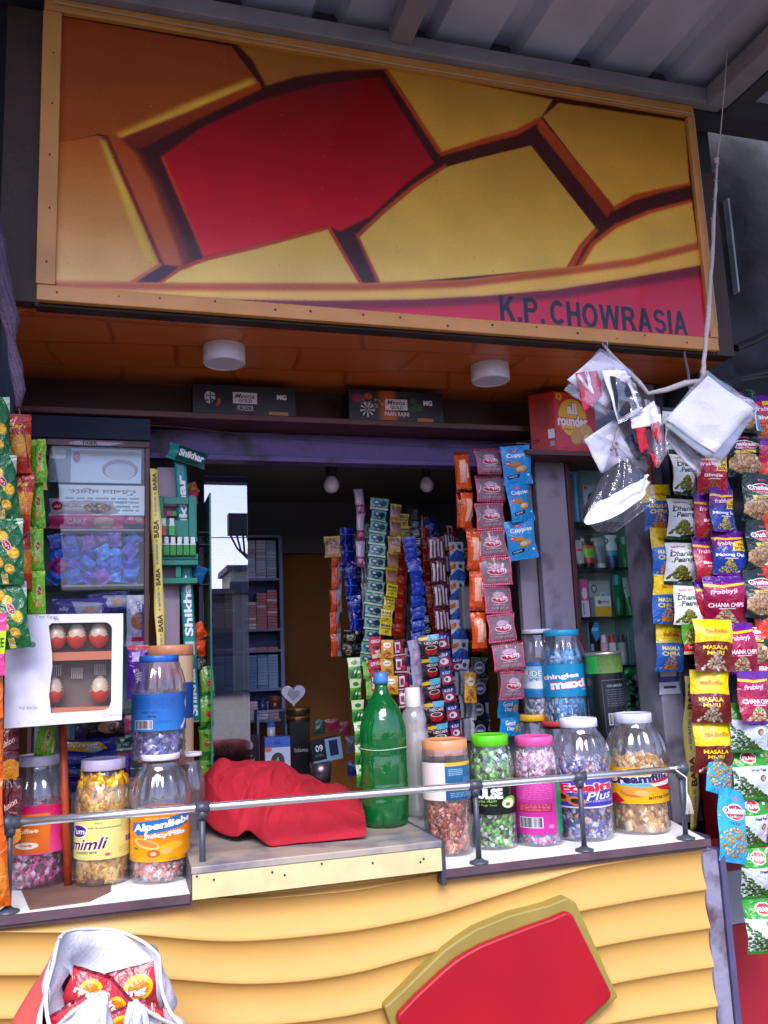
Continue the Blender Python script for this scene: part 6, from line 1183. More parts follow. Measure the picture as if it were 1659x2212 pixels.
cyl_item('lotion_bottle', 'pale green bottle behind the slim one on the second cabinet shelf', 'bottle', 1370, 1168, 1222, 18, '88C0A0', '2A8A48', Y=YI+.03)
def box_item(name, label, cat, px0, px1, py0, py1, m, Y=YI, dep=.03, grp=None, ry=0):
    x0, x1, z0, z1 = Bx(px0, px1, py0, py1, Y); zs_ = max([z for z in RS+[1.06] if z < z0+.03]); return carton(name, label, cat, [M('carton_pale', 'B0BEC4', .5), m], x0, x1, Y, dep, zs_+.0005, zs_+(z1-z0), grp, ry=ry)
def T5(a): a.rect(0, 0, 100, 200, 'B8C4CC'); a.ell(60, 96, 34, 56, '2A1418'); a.ell(64, 76, 15, 20, 'D8A890'); a.ell(60, 62, 18, 12, '2A1418'); a.poly([(30, 80), (52, 70), (50, 180), (24, 180)], '3A1A1C'); a.rect(8, 10, 30, 24, 'D85818')
box_item('dye_carton', 'hair dye carton with a dark haired woman, top shelf of the cabinet', 'carton', 1258, 1292, 1040, 1124, lab('print_woman', 100, 200, 'B8C4CC', T5))
box_item('toiletry_box', 'thin sky blue box at the left of the cabinet top shelf', 'box', 1238, 1252, 1020, 1126, M('sky_card', '38A0D8', .4), Y=YI-.01)
box_item('toiletry_box', 'pale grey teal box behind the woman carton', 'box', 1250, 1300, 990, 1126, M('teal_grey_card', '9ABAC0', .4), Y=YI+.035)
box_item('toiletry_box', 'white box at the right of the cabinet top shelf', 'box', 1310, 1350, 1020, 1126, M('white_card'), Y=YI+.02)
def T6(a): a.rect(0, 0, 120, 60, 'E0E4E0'); a.ell(34, 34, 14, 12, '3A8A30'); a.text('garden', 76, 34, 16, '3A4A3A', .02, w=58); a.rect(0, 60, 120, 120, 'E0B020')
box_item('cream_box', 'white and yellow cream box, middle shelf of the cabinet', 'box', 1284, 1322, 1284, 1328, lab('print_cream_box', 120, 120, 'E0E4E0', T6), Y=YI-.015)
box_item('comb_pack', 'pink and white hanging card on the third cabinet shelf', 'card', 1252, 1274, 1246, 1328, lab('print_pink_card', 60, 160, 'D84890', lambda a: (a.rect(0, 90, 60, 160, 'E8D8E4'), a.ell(30, 60, 22, 26, 'F0E0EC'), a.rect(10, 100, 20, 150, '3AA0C0'))), Y=YI-.01, dep=.01)
box_item('blister_pack', 'grey blister pack with round tins on the third cabinet shelf', 'pack', 1270, 1322, 1250, 1328, lab('print_grey_blister', 120, 140, 'A8B0B0', lambda a: (a.ell(30, 30, 16, 16, '303840'), a.ell(30, 30, 11, 11, 'B8C8C8'), a.ell(80, 64, 22, 22, 'D8E0E0'), a.ell(80, 64, 17, 17, '78C0C8'))), Y=YI+.02, dep=.01)
cyl_item('lotion_bottle', 'dark green bottle with teal cap on the third cabinet shelf', 'bottle', 1338, 1240, 1329, 22, '0E6A3C', '1A8A78')
tube_pack('cream_tube', 'white tube with a green leafy end on the third cabinet shelf', 1364, 1246, 1329, 30, lab('tube_aloe', 100, 160, 'C8D4D4', T3), '2A9A4A')
box_item('deo_card', 'red and dark card at the left of the fourth cabinet shelf', 'card', 1254, 1270, 1350, 1436, M('red_card', 'A01828', .4), Y=YI, dep=.008, ry=-.1)
box_item('deo_card', 'black and sky blue card with white lettering on the fourth cabinet shelf', 'card', 1270, 1300, 1340, 1436, lab('print_ticket', 80, 200, '14161E', lambda a: (a.poly([(80, 0), (80, 70), (50, 90), (16, 40), (50, 0)], '2A88C8'), a.text('TICKET', 50, 34, 14, 'D8E8F0', .03, w=52), a.poly([(80, 130), (80, 200), (50, 200), (40, 150)], '2A88C8'), a.rect(8, 100, 30, 130, '8A98A8'))), Y=YI-.015, dep=.008)
cyl_item('deodorant', 'pale pink deodorant bottle on the fourth cabinet shelf', 'bottle', 1308, 1370, 1437, 16, 'D89AB0', 'E0C0CC')
cyl_item('deodorant', 'white deodorant bottle with a red cap on the fourth shelf', 'bottle', 1326, 1372, 1437, 16, 'C8C8D0', 'B83020')
cyl_item('deodorant', 'silver deodorant can right of the red capped bottle', 'bottle', 1346, 1372, 1437, 18, '9AA0AA', '2A2A38')
box_item('razor_card', 'grey razor card with a face picture at the right of the fourth shelf', 'card', 1358, 1392, 1366, 1436, lab('print_razor', 80, 140, '8A8E98', lambda a: (a.poly([(10, 10), (70, 6), (60, 80), (14, 90)], 'B0B4BC'), a.ell(40, 104, 20, 24, 'C09080'), a.rect(20, 84, 60, 92, '8A2420'))), Y=YI+.01, dep=.008)
Rn = random.Random(31); mfs = [M('foil_gr%d' % k, c, .2, metal=.3, bump=.8, bscale=70) for k, c in enumerate(('1E8A4A', '0E4A30', 'B8C8C0', '3A7A60', '16201C'))]
meS = [pouch_me('foil_sachet', m, .028, .020, .004, k, nu=5, nv=5, wr=.2) for k, m in enumerate(mfs)]
for k in range(16):
    o = bpy.data.objects.new('foil_sachet', meS[k % 5]); COL.objects.link(o); o.location = at(1372+Rn.uniform(-14, 18), 1450+k*6.4, YI+Rn.uniform(-.02, .01)); o.rotation_euler = (Rn.uniform(-.4, .4), Rn.uniform(-.7, .3), Rn.uniform(-.4, .4))
    tag(o, 'small green or silver foil sachet piled low in the toiletry cabinet beside the black tin', 'sachet', 'foil sachets low in the cabinet')
# ---------------------------------------------------------------- inside the shop: packet rack and mirror pane
YS = 1.18
x0, x1, z0, z1 = Bx(432, 612, 1158, 1500, YS); x0 = at(430, 1300, YS).x; x1 = at(612, 1300, YS).x
ck = empty('packet_rack', (x0, YS, z0), 'grey blue rack of small packets on the dark back wall', 'rack'); rk = M('rack_grey', '7C84A8', .5, var=.2)
rowz = [at(530, y, YS).z for y in (1158, 1252, 1362, 1408, 1492, 1560)]
mb = MB().box(x0, x0+.012, YS, YS+.08, rowz[-1], rowz[0]).box(x1-.012, x1, YS, YS+.08, rowz[-1], rowz[0])
for z in rowz: mb.box(x0+.0122, x1-.0122, YS, YS+.08, z-.004, z+.004)
xm = x0+(x1-x0)*.52; mb.box(xm-.003, xm+.003, YS+.002, YS+.08, rowz[-1]+.0045, rowz[0]-.0045)
mb.build('frame', rk, ck); MB().box(x0, x1, YS+.081, YS+.085, rowz[-1], rowz[0]).build('back', M('rack_back', '4A547A', .7), ck)
pcs = {c: MB().box(0, .034, 0, .05, 0, .0088).mesh('small_packet', M('pk_'+c, [min(1, int(c[i:i+2], 16)/255*1.45) for i in (0, 2, 4)], .4, var=.2, vscale=60)) for c in ('7A6A78', '8A4A44', '5A7088', '8A8A98', '6A7A90', 'A08A8A', '3A5A78')}
rows = [(0, ('7A6A78', '8A8A98', '6A7A90'), 1.), (1, ('8A4A44', 'A08A8A', '8A4A44'), .9), (2, ('8A4A44', '7A6A78'), .35), (3, ('5A7088', '3A5A78', '5A7088'), 1.), (4, ('A08A8A', '8A8A98', '7A6A78'), .9)]
Rn = random.Random(77); cnt = 0
for (ri, pal, fill) in rows:
    zt, zb_ = rowz[ri]-.006, rowz[ri+1]+.0045; nl_ = int((zt-zb_)/.0105*fill); X = x0+.014
    while X+.036 < x1-.014:
        if not (X < xm < X+.036):
            nn_ = int(nl_*Rn.uniform(.6, 1.)) if fill < 1 else nl_; cc = Rn.choice(pal)
            for k in range(nn_):
                if cnt >= 260: break
                o = bpy.data.objects.new('small_packet', pcs[cc if Rn.random() < .6 else Rn.choice(pal)]); COL.objects.link(o); o.location = (X+Rn.uniform(0, .001), YS+.012+Rn.uniform(0, .004), zb_+k*.0104); cnt += 1
                tag(o, 'small flat packet in the stacked rows of the rack on the back wall', 'small packet', 'small packets stacked in the back rack')
        X += .0365
# pane that mirrors the street
a0, a1 = at(441, 1028, .64), at(533, 1032, .64); b1 = at(561, 1420, .64); zb_ = at(520, 1660, .64).z
mp_ = MB(); zt = a0.z; xr0, xr1 = a1.x, a1.x+.012
m = clear_mat('mirror_pane', 'E0E4F0', .0, .42, .9)
mp_.box(a0.x, xr0, .64, .643, zb_, zt)
tag(mp_.build('sliding_pane', m), 'sliding glass pane mirroring the sky, a pole and a house', 'glass pane')
# things on the worktop behind the cloth
def dz(a_): return a_
Y2 = .86
def bxi(name, label, cat, p0, p1, art, Y=Y2, dep=.04, ry=0., side='14141C'):
    x0, x1, z0, z1 = Bx(p0[0], p1[0], p0[1], p1[1], Y); return carton(name, label, cat, [M('side_'+side, side, .5), art], x0, x1, Y, dep, z0, z1, ry=ry)
bxi('perfume_box', 'black box with gold lettering, left behind the red cloth', 'box', (452, 1595), (516, 1690), lab('print_dark', 130, 160, '120E10', lambda a: (a.text('Dark', 66, 46, 34, 'B89A50', .02, w=96), a.lines(30, 80, 110, 110, 3, '5A4A28', 2))), Y=.70)
PK('gold_pack', 'brown and gold foil pack standing above the gold lettered black box', 'pack', fm_(food_pack(0, '6A3A18', '4A2A14', [], 'FFFFFF', pal=('A87828', 'C89838', '6A4818')), 'print_gold_pack', rough=.2), (488, 1568), 54, 76, .76, d=.4, seed=41)
PK('gold_pack', 'dull pink pack high behind the gold foil pack', 'pack', M('dull_pink_pack', '6A3A4A', .4, bump=.3), (484, 1516), 48, 44, .95, d=.3, seed=42)
bxi('incense_box', 'dark plum box with white dot standing behind the red cloth', 'box', (518, 1590), (560, 1660), lab('print_plum', 90, 150, '2A1622', lambda a: (a.ell(45, 46, 18, 20, 'B0A8B4'), a.text('Magic', 45, 92, 14, 'B8A8B8', .01), a.text('Herbal', 45, 110, 13, 'B8A8B8', .01))), Y=.80)
p = at(538, 1590, .81); q = at(532, 1480, .81); tag(MB().tube([p, q], .0035, 8).build('stick', M('violet_stick', '4A3088', .3)), 'thin violet stick rising behind the plum box', 'stick')
bxi('razor_box', 'blue and white box with round emblem behind the cloth', 'box', (572, 1594), (628, 1672), lab('print_emblem', 150, 200, 'B0B4D0', lambda a: (a.rect(0, 0, 150, 56, '3A5AB0'), a.text('GEL', 75, 30, 18, '20306A', .02), a.ell(75, 130, 40, 46, '2A2A30'), a.ell(75, 130, 36, 42, '3A3A3C'), a.text('A', 75, 128, 40, 'B8B0A0', .0, w=30), a.ell(20, 66, 20, 14, 'C06050'))), Y=.74, side='3A4A90')
cyl = []
for (px, py0, py1, w, c, cp, Y, l, nm) in ((567, 1510, 1532, 20, '20386A', '1A2A50', 1.0, 'small navy pot left of the brown one on the back', 'pot'), (594, 1504, 1532, 26, '4A2A20', '6A3A28', 1.0, 'small brown pot with brown lid at the back', 'pot'), (586, 1560, 1594, 18, '8A90A0', '2A4A9A', .80, 'clear roll bottle with blue cap above the blue box', 'roller bottle')):
    t, b = at(px, py0, Y), at(px, py1, Y); h = t.z-b.z; r = w/2*mpd(px, py1, Y)
    e = empty(nm, b, l, 'pot' if nm == 'pot' else 'bottle'); MB().lathe([(r*.9, 0), (r, h*.1), (r, h*.7)], 20).build('body', M('itm_'+c, c, .3), e, smooth=True, loc=(0, 0, 0)); MB().lathe([(r*1.04, h*.7), (r*1.04, h)], 20).build('lid', M('itm_'+cp, cp, .3), e, loc=(0, 0, 0))
x0, x1, z0, z1 = Bx(552, 616, 1534, 1560, 1.0); tag(MB().box(x0, x1, .96, 1.04, z1-.006, z1).box(x0, x0+.006, .97, 1.04, 1.0, z1-.0065).box(x1-.006, x1, .97, 1.04, 1.0, z1-.0065).build('small_stand', M('stand_blue', '6A78A0', .4)), 'small pale stand carrying the two pots', 'stand')
p = at(634, 1500, .84); s_ = mpp(634, 1500, .84); ht = []
for t in np.linspace(0, 6.283, 32)[:-1]:
    x = 16*math.sin(t)**3; z = 13*math.cos(t)-5*math.cos(2*t)-2*math.cos(3*t)-math.cos(4*t); ht.append((p.x+x*1.55*s_, p.z-(-z)*-1.5*s_*-1 if False else p.z+(-z)*-1*1.5*s_*-1 if False else p.z-z*-1.0*0 + (-z)*0 + z*(-1.0)*0))
ht = [(p.x+16*math.sin(t)**3*1.6*s_, p.z-(13*math.cos(t)-5*math.cos(2*t)-2*math.cos(3*t)-math.cos(4*t))*1.55*s_) for t in np.linspace(0, 6.283, 32)[:-1]]
ht = [(x, 2*p.z-z) for x, z in ht]; h_ = empty('heart_tin', p, 'silver heart shaped tin on top of the gold tins', 'tin'); MB().prism(ht, .84, .862).build('lid', M('tin_silver', 'A8A4B8', .35, metal=.3, bump=.3), h_, bev=.002); MB().prism([(p.x+(x-p.x)*.5, p.z+(z-p.z)*.5) for x, z in ht], .837, .8398).build('emblem', M('tin_emblem', '8A8898', .3, metal=.5), h_)
for k, (py, l) in enumerate(((1534, 'upper gold and black round tin under the silver heart'), (1552, 'lower gold and black round tin under the silver heart'))):
    b = at(644, py+10, .86); r = 25*mpp(644, py, .86); e = empty('round_tin', b, l, 'tin', 'round gold tins'); MB().lathe([(r, 0), (r*1.02, .003), (r*1.02, .014), (r, .016)], 32).build('body', M('tin_goldblack', '3A2A20', .3, metal=.5), e, loc=(0, 0, 0)); MB().lathe([(r*1.04, .0162), (r*1.04, .021), (r*.9, .0225)], 32).build('lid', M('tin_gold', '9A7A30', .3, metal=.8), e, loc=(0, 0, 0))
bxi('perfume_box', 'tall matt black box with small grey lettering under the gold tins', 'box', (626, 1562), (672, 1690), lab('print_black', 90, 200, '0A0A0E', lambda a: a.text('Islama', 50, 92, 15, '9A9AA4', .01, w=60)), Y=.78)
bxi('perfume_box', 'tilted pale blue and black box reading 09', 'box', (676, 1598), (742, 1644), lab('print_09', 160, 100, '6A88A8', lambda a: (a.rect(0, 0, 74, 90, '12141C'), a.text('09', 40, 36, 30, 'C8D0DC', .01), a.lines(14, 62, 60, 76, 2, '8A94A4', 3), a.rect(94, 10, 140, 80, '1A2040'))), Y=.68, ry=-.12)
b = at(694, 1690, .66); t = at(694, 1646, .66); r = 24*mpp(694, 1680, .66); tag(MB().lathe([(r*.8, 0), (r, (t.z-b.z)), (r*.93, t.z-b.z), (r*.7, .004)], 28, cap1=False).build('steel_cup', M('steel_cup', '6A5A68', .3, metal=.8), smooth=True, loc=b), 'dark steel cup right of the red cloth', 'cup')
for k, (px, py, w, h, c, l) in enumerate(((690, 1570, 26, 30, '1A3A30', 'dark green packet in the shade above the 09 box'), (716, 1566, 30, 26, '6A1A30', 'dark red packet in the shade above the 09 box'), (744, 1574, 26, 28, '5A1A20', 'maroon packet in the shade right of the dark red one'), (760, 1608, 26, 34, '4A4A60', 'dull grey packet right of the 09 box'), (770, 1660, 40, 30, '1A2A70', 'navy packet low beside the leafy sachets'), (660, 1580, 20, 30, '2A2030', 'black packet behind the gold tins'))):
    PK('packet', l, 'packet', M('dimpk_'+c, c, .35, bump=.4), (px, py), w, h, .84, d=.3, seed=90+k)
c_ = at(1000, 1410, .56); 
tag(MB().box(c_.x-.018, c_.x+.012, .50, .53, at(1000, 1360, .52).z, at(1000, 1268, .52).z).build('meter_box', M('meter_grey', '6A6A70', .5), bev=.006), 'grey plastic switch box half hidden behind the orange bars', 'switch box')
PK('plastic_bag', 'crumpled grey plastic pack low behind the orange bars', 'bag', M('grey_bag', '5A5A68', .3, bump=.8), (1000, 1560), 70, 60, .60, d=.4, seed=66, wr=.15)
tag(MB().box(at(905, 1600, .5).x, at(1050, 1600, .5).x, .46, .52, 1.112, at(1000, 1612, .5).z).build('dark_counter_box', M('counter_dark', '26242C', .5, var=.3)), 'dark box behind the peach lidded jar', 'box')
p = at(1170, 1612, .22); lt_ = empty('lighter', p, 'clear cigarette lighter lying on the pink jar lid', 'lighter'); s_ = mpp(1170, 1612, .2)
J9z = None
MB().box(-.022, .030, -.006, .006, 0, .012).build('body', clear_mat('lighter_clear', 'F0E8E8', .1, .2, .6, haze=.4), lt_, bev=.003, loc=(0, 0, 0)); MB().box(-.036, -.0222, -.006, .006, 0, .012).build('head', M('lighter_head', '2A2430', .3, metal=.5), lt_, bev=.001, loc=(0, 0, 0))
tag(pack('sticker', 'pale label stuck on the grey pillar above the yellow strip', 'sticker', lab('print_pillar_sticker', 100, 80, 'C8CCDA', lambda a: (a.rect(0, 0, 100, 42, '2A3488'), a.rect(12, 10, 88, 24, 'C0B8A0'), a.rect(20, 54, 84, 62, '28284A'))), (1445, 1472), 46, 52, .247, d=.02, seed=1), None)

# ---------------------------------------------------------------- mask packs hanging in front
filmm = clear_mat('bag_film', 'FAFAFE', .10, .10, .6, bump=.25, haze=.05)
GMk = 'mask packs hanging from the white strap'
def quad_sheet(mb, pts, Y, dy=0, wob=.003, sd=1, n=8):
    P4 = [at(*p_, Y+(dy*k)) for k, p_ in enumerate(pts)]
    def fn(u, v):
        v = 1-v; p_ = (P4[0].lerp(P4[1], u)).lerp(P4[3].lerp(P4[2], u), v); return (p_.x, p_.y+wob*math.sin(u*7+v*5+sd)+wob*.6*math.sin(v*13+sd*2), p_.z)
    return mb.grid(fn, n, n)
def mask_pack(label, corners, Y, inner=[], sd=1, name='mask_pack'):
    c = at(*corners[0], Y); e = empty(name, c, label, 'mask pack', GMk)
    mb = MB(); quad_sheet(mb, corners, Y-.006, 0, .004, sd, 10); quad_sheet(mb, corners, Y+.006, 0, .004, sd+3, 10); mb.build('film', filmm, e, smooth=True)
    for k, (nm, pts, m, off) in enumerate(inner):
        s = quad_sheet(MB(), pts, Y+off, 0, .002, sd+k, 8).build(nm, m, e, smooth=True); s2 = s.modifiers.new('thickness', 'SOLIDIFY'); s2.thickness = .002
    return e
wcard = M('mask_card', 'DCDCE8', .6); pkm = M('mask_pink', 'C8385A', .8, bump=.2, bscale=200); blm = M('mask_charcoal', '262836', .8, bump=.2, bscale=200); rdm = M('mask_red', 'C01C34', .8, bump=.2, bscale=200); whm = M('mask_white', 'FAFAFF', .7); grn = M('card_teal', '6AA098', .6)
YM = -.12
mask_pack('pack with a pink mask and white loops, leftmost on the strap', [(1296, 752), (1368, 800), (1312, 898), (1219, 842)], YM, [('card', [(1298, 758), (1362, 802), (1310, 880), (1226, 820)], wcard, .004), ('mask', [(1244, 806), (1290, 800), (1302, 852), (1262, 890)], pkm, -.001), ('loop', [(1262, 800), (1268, 798), (1284, 850), (1279, 852)], whm, -.0035), ('loop', [(1246, 812), (1250, 808), (1284, 848), (1280, 852)], whm, -.0037)], 1)
mask_pack('pack with a charcoal mask on a white card, second on the strap', [(1330, 795), (1372, 830), (1392, 892), (1334, 916)], YM-.02, [('card', [(1300, 800), (1350, 800), (1388, 890), (1336, 912)], whm, .003), ('mask', [(1318, 812), (1352, 822), (1378, 880), (1338, 904)], blm, -.003), ('card', [(1344, 804), (1362, 812), (1358, 832), (1340, 822)], wcard, -.004)], 2)
mask_pack('pack with dark and red masks under the strap knot', [(1392, 862), (1424, 880), (1444, 975), (1420, 1012)], YM-.01, [('card', [(1362, 905), (1412, 866), (1432, 918), (1366, 926)], whm, .0), ('mask', [(1370, 925), (1436, 915), (1440, 980), (1412, 1008)], M('mask_wine', '4A2A38', .6), .003), ('mask', [(1374, 925), (1394, 922), (1400, 968), (1384, 980)], rdm, -.003), ('mask', [(1406, 916), (1424, 910), (1432, 952), (1420, 958)], rdm, -.003), ('mask', [(1404, 976), (1420, 986), (1426, 1004), (1414, 1010)], rdm, -.004)], 3)
mask_pack('pale card pack tucked behind the bundle of masks', [(1330, 905), (1400, 985), (1398, 1018), (1258, 955)], YM+.02, [('card', [(1262, 950), (1324, 908), (1384, 984), (1300, 1022)], wcard, 0), ('card', [(1350, 945), (1366, 938), (1392, 984), (1376, 994)], M('card_navy', '2A3050', .5), -.004)], 4)
mask_pack('large pack with a blank white card, right end of the strap', [(1524, 800), (1640, 880), (1550, 1010), (1432, 915)], YM-.03, [('card', [(1528, 812), (1629, 884), (1543, 979), (1438, 906)], whm, -.002), ('card', [(1518, 830), (1612, 892), (1532, 992), (1436, 920)], M('card_sage', 'B8C4B8', .6), .004), ('card', [(1536, 850), (1624, 900), (1560, 1000), (1480, 950)], M('card_greyish', '8A8A98', .6), .012)], 5)
mask_pack('thin see-through pack hanging half under the large white card', [(1448, 900), (1530, 975), (1508, 1030), (1432, 925)], YM, [('card', [(1446, 925), (1516, 990), (1498, 1018), (1438, 950)], wcard, .004)], 6)
# bundle of masks in a knotted bag
mbn = empty('mask_bundle', at(1328, 968, YM-.02), 'knotted clear bag with a bundle of white and black masks', 'mask bundle', GMk)
for k in range(9):
    f = k/8; o_ = -.03+.05*f
    A4 = [(1268+4*k, 1128-5*k), (1300+6*k, 1118-6*k), (1330+5*k, 1105-6*k), (1360+4*k, 1090-5*k), (1392+1.5*k, 1070-4*k)]
    T = [at(x, y, YM-.03+o_) for x, y in A4]
    def fn(u, v, T=T, k=k):
        p_ = cr(T, u); return (p_.x+.004*math.sin(u*5), p_.y+.004*math.sin(u*9+k)+.010*math.sin(v*3.14), p_.z+(v-.25)*.028*(.5+.5*math.sin(u*3.14)**.5))
    s = MB().grid(fn, 16, 6).build('mask', whm, mbn, smooth=True); s2 = s.modifiers.new('thickness', 'SOLIDIFY'); s2.thickness = .0025
for k in range(6):
    T = [at(x, y, YM-.02+.008*k) for x, y in ((1266, 1122), (1296, 1098), (1330, 1076), (1362, 1058), (1392, 1048))]; U3 = [at(x, y, YM-.01+.006*k) for x, y in ((1272, 1086), (1298, 1036), (1334, 1000), (1362, 996), (1390, 1024))]
    def fn(u, v, T=T, U3=U3, k=k): p_ = cr(T, u).lerp(cr(U3, u), v); return (p_.x-.002*k, p_.y+.004*math.sin(u*14+v*3+k), p_.z-.002*k)
    s = MB().grid(fn, 16, 6).build('mask', blm, mbn, smooth=True); s2 = s.modifiers.new('thickness', 'SOLIDIFY'); s2.thickness = .0015
T = [(1326, 966), (1318, 985), (1300, 1030), (1278, 1080), (1262, 1125), (1290, 1148)]; U2 = [(1332, 966), (1346, 985), (1376, 1010), (1408, 1045), (1422, 1080), (1330, 1150)]
def bagf(sgn):
    def fn(u, v):
        v = 1-v; i = min(int(v*5), 4); f = v*5-i; a_ = at(*[T[i][q_]+(T[i+1][q_]-T[i][q_])*f for q_ in (0, 1)], YM-.02); b_ = at(*[U2[i][q_]+(U2[i+1][q_]-U2[i][q_])*f for q_ in (0, 1)], YM-.02)
        p_ = a_.lerp(b_, u); bul = math.sin(v*3.0)**.7*.045 if v > 0 else 0; return (p_.x, p_.y+sgn*bul*math.sin(u*3.14)+.0025*math.sin(u*40+v*6), p_.z)
    return fn
MB().grid(bagf(-1), 24, 16).grid(bagf(1), 24, 16).build('bag', clear_mat('thin_bag', 'FAFAFF', .1, .05, .35, bump=.5, haze=.02), mbn, smooth=True)
kt = MB(); c = at(1328, 962, YM-.02)
kt.tube([at(1336, 925, YM), at(1330, 945, YM-.015), c, at(1320, 972, YM-.02)], .004, 7); kt.tube([c+Vector((.006*math.cos(t), -.004, .008*math.sin(t))) for t in np.linspace(0, 6.3, 12)], .003, 6); kt.tube([c, at(1334, 985, YM-.02)], .003, 6)
kt.build('knot', M('grey_twine', '9A9498', .7), mbn, smooth=True)
# strap, hooks, rope
rp = MB(); ctn = M('cotton_strap', 'B8B4B4', .85, bump=.5, bscale=120)
rp.tube([at(1305, 746, -.03), at(1322, 770, -.06), at(1352, 800, -.09), at(1380, 826, YM+.02), at(1400, 850, YM), at(1440, 842, YM-.01), at(1480, 828, YM-.01), at(1519, 822, YM-.015)], [.0035, .006, .007, .0065, .005, .007, .008, .005], 8)
tag(rp.build('strap', ctn, smooth=True), 'twisted white cotton strap carrying the mask packs under the sign', 'strap')
rp = MB(); pt = [(1578, -60), (1574, 60), (1566, 180), (1556, 290), (1549, 350), (1544, 430), (1540, 520), (1534, 620), (1528, 710), (1521, 770), (1518, 815)]
rp.tube([at(x, y, -.16) for x, y in pt[:5]], .0016, 6); Rn = random.Random(5)
rp2 = [at(x, y, -.16+.02*i/6) for i, (x, y) in enumerate(pt[4:])]; q2 = []
for i in range(len(rp2)-1):
    for f in (0, .25, .5, .75): v_ = rp2[i].lerp(rp2[i+1], f); q2.append(v_+Vector((Rn.uniform(-.0012, .0012), 0, 0)))
q2.append(rp2[-1]); rp.tube(q2, [(.0032+.0035*i/len(q2))*Rn.uniform(.8, 1.2) for i in range(len(q2))], 8)
for i in range(26): v_ = Rn.choice(q2); rp.tube([v_, v_+Vector((Rn.choice((-1, 1))*Rn.uniform(.004, .009), 0, Rn.uniform(-.003, .006)))], .0007, 4)
v_ = at(1548, 348, -.16); rp.lathe([(.002, -.008), (.006, -.003), (.005, .002), (.007, .006), (.002, .010)], 8, tuple(v_))
tag(rp.build('rope', M('frayed_rope', 'C0B4B4', .9, bump=.5, bscale=150), smooth=True), 'frayed pale rope hanging from the awning down to the mask packs', 'rope')
hk = MB(); c = at(1306, 744, -.02); hk.tube([c+Vector((.007*math.cos(t), -.002, .009*math.sin(t))) for t in np.linspace(0, 6.3, 14)], .0012, 6); hk.tube([c, at(1304, 738, .0)], .0015, 5)
tag(hk.build('hook', M('steel_hook', 'A0A0A8', .3, metal=.9)), 'small steel hook under the sign frame holding the strap', 'hook')
tag(MB().tube([at(1478, 756, .01), at(1480, 775, -.01), at(1486, 800, -.02), at(1490, 840, -.05)], .0035, 6).build('rag_tie', M('grey_rag', '6A6070', .9)), 'thin grey rag tie hanging from the sign frame right of the hook', 'rag')

# ---------------------------------------------------------------- knotted cloth hanging at far left
Rn = random.Random(9)
cm_ = M('purple_rag', '5A4A62', .9, var=.35, vscale=30, bump=.5, bscale=120); mb = MB()
path = [(-14, 440), (2, 540), (10, 620), (22, 690), (24, 735), (34, 790), (42, 840), (40, 880)]; wd_ = [.010, .014, .018, .022, .010, .016, .014, .006]
for s_ in range(7):
    ph = s_*.9; pts = [at(x, y, -.08)+Vector((wd_[i]*.5*math.cos(ph+i*.9), wd_[i]*.5*math.sin(ph+i*.9), 0)) for i, (x, y) in enumerate(path)]; mb.tube(pts, [w_*.34 for w_ in wd_], 7)
mb.tube([at(40, 880, -.08), at(50, 920, -.08), at(56, 960, -.08), at(62, 1010, -.05)], .0012, 5)
tag(mb.build('knotted_cloth', cm_, smooth=True), 'grey purple cloth twisted and knotted, hanging down at the far left', 'cloth')

# ---------------------------------------------------------------- white sack in the lower left corner
YK = -.36
sk = empty('sack', (at(200, 2250, YK).x, YK, 0), 'open white woven sack with red print, holding snack packets', 'sack')
mwh = M('woven_white', 'CFD0DA', .75, bump=.2, bscale=160, var=.06, vscale=12)
a = Art(200, 400, 'C8C8D0', 1); a.poly([(0, 40), (70, 0), (200, 0), (200, 400), (0, 400)], 'C05048'); a.text('পেঁয়াজ', 90, 120, 40, 'D8A8A8', .03, w=110, rot=-1.2); a.ell(120, 280, 60, 60, 'A83830'); m_sr = a.mat('print_sack', .7, bump=.2)
# back rim (tall), front rim (low): ring of mouth points in photo px with own depth
rim = [(128, 2030, -.30), (150, 2014, -.24), (190, 2008, -.20), (240, 2010, -.18), (290, 2026, -.18), (325, 2048, -.20), (344, 2070, -.24), (346, 2100, -.30), (352, 2150, -.38), (372, 2195, -.46), (398, 2224, -.50), (340, 2200, -.54), (300, 2172, -.56), (292, 2165, -.56), (276, 2205, -.58), (250, 2260, -.60), (222, 2215, -.60), (226, 2148, -.58), (190, 2165, -.56), (150, 2195, -.52), (110, 2222, -.46), (100, 2150, -.40), (116, 2080, -.36)]
RP = [at(x, y, Y_) for x, y, Y_ in rim]; cen = sum(RP, Vector())/len(RP); n = len(RP)
def ringp(t): i = int(t*n) % n; f = t*n-int(t*n); a_, b_, c__, d_ = RP[(i-1) % n], RP[i], RP[(i+1) % n], RP[(i+2) % n]; return .5*((2*b_)+(c__-a_)*f+(2*a_-5*b_+4*c__-d_)*f*f+(3*b_-a_-3*c__+d_)*f**3)
def outer(u, v):
    p_ = ringp(u % 1); d = Vector((p_.x-cen.x, p_.y-cen.y, 0)); zt = p_.z; zb_ = .02
    k = 1.03+(.33+.55*max(0, -d.normalized().x)*min(1, v*14))*min(1, v*9); z = zt+(zb_-zt)*v; w_ = .010*mnoise.noise(Vector((math.cos(u*6.283)*4, math.sin(u*6.283)*4, v*9)))+.004*math.sin(u*62.8)*math.exp(-v*4)+.004*math.sin(u*31.4+v*20)*v
    return (cen.x+d.x*k+w_, cen.y+d.y*k+w_, z)
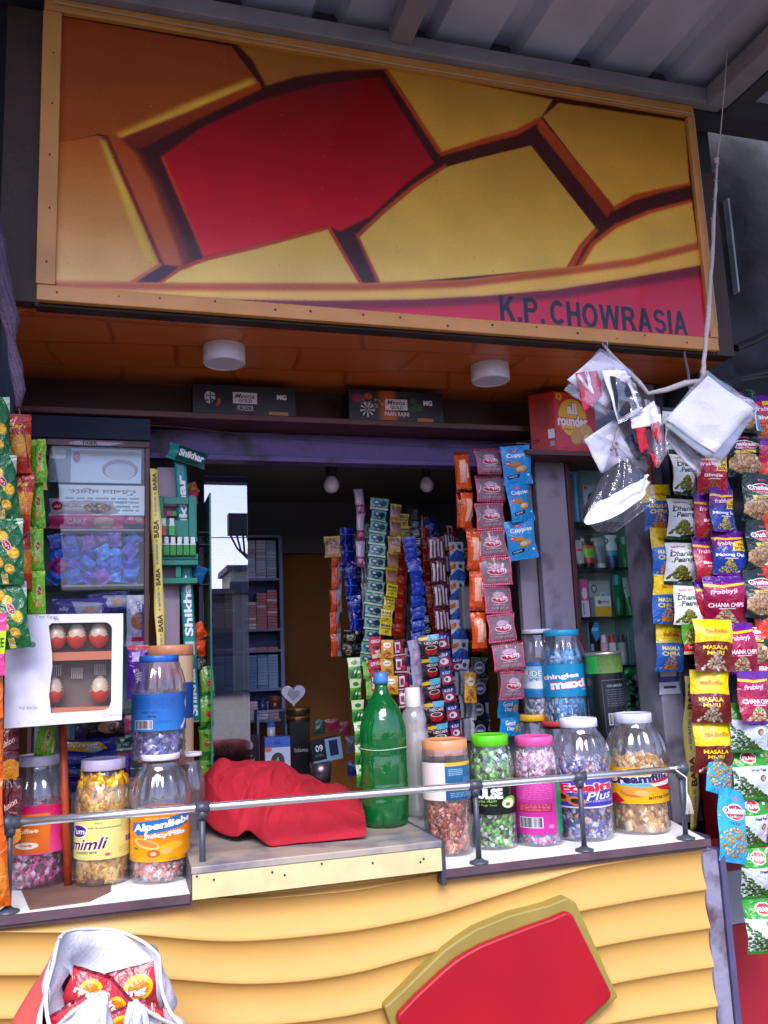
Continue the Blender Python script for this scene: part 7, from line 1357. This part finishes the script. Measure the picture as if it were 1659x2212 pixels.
def inner(u, v):
    p_ = ringp(u % 1); d = Vector((p_.x-cen.x, p_.y-cen.y, 0)); k = .985-.03*v
    w_ = .004*math.sin(u*44+v*5)+.024*mnoise.noise(Vector((u*14, v*5, 2)))+.010*max(0, 1-3*abs(mnoise.noise(Vector((u*9+v*3, v*4-u*7, 7)))))*min(1, v*6); return (cen.x+d.x*k+w_, cen.y+d.y*k, p_.z-.18*v)
sg = MB().grid(lambda u, v: outer(u, v**2.2), 120, 24)
sg.mi = [1 if ((i % 120)/120 > .82 and (i//120) > 3) or ((i//120) > 9) else 0 for i in range(len(sg.f))]
sg.build('sack_body', [mwh, m_sr], sk, smooth=True)
MB().grid(lambda u, v: inner(u, v), 120, 12).build('lining', mwh, sk, smooth=True)
# folded hem: a thick rolled lip
hem = MB(); hem.tube([ringp(t)+Vector((0, 0, .001)) for t in np.linspace(0, 1, 90)], .0028, 7); hem.build('hem', mwh, sk, smooth=True)

a = Art(160, 160, 'C02838'); a.ell(100, 70, 50, 44, 'F0B818'); a.ell(100, 70, 36, 30, 'E07818'); a.text('ring', 80, 80, 34, 'F4F0F0', .04, w=90, out='8A1020'); a.text('tangy', 60, 136, 18, 'F0D020', .03); a.rect(0, 0, 160, 14, '6A1020'); m_rg = fm_(a, 'print_red_ring')
for k, (px, py, w, h, Y_, r_, l) in enumerate(((186, 2140, 84, 74, -.33, .35, 'red and yellow snack packet at the left inside the sack mouth'), (286, 2140, 96, 84, -.33, -.12, 'red and yellow ring snack packet at the right inside the sack mouth'), (238, 2170, 80, 66, -.38, .9, 'upside down snack packet in the middle of the sack'), (160, 2205, 86, 66, -.43, -.5, 'snack packet at the bottom left of the sack mouth'), (318, 2206, 70, 64, -.42, .5, 'snack packet at the bottom right of the sack mouth'), (246, 2225, 90, 70, -.46, -.2, 'snack packet lowest in the middle of the sack'))):
    pack('snack_packet', l, 'snack packet', m_rg, (px, py), w*1.1, h*1.1, Y_, rot=r_, d=.35, seed=50+k, rz=.2*(k % 3-1), group='snack packets in the white sack')
# thin string sagging under the ledge
tag(MB().tube([at(110, 905, .36), at(380, 922, .36), at(640, 950, .36), at(900, 965, .36), at(1010, 968, .35), at(1100, 958, .33), at(1165, 950, .33)], .0011, 5).build('string', M('dark_string', '3A3038', .9)), 'thin dark string sagging under the wooden ledge, carrying the front strings', 'string')
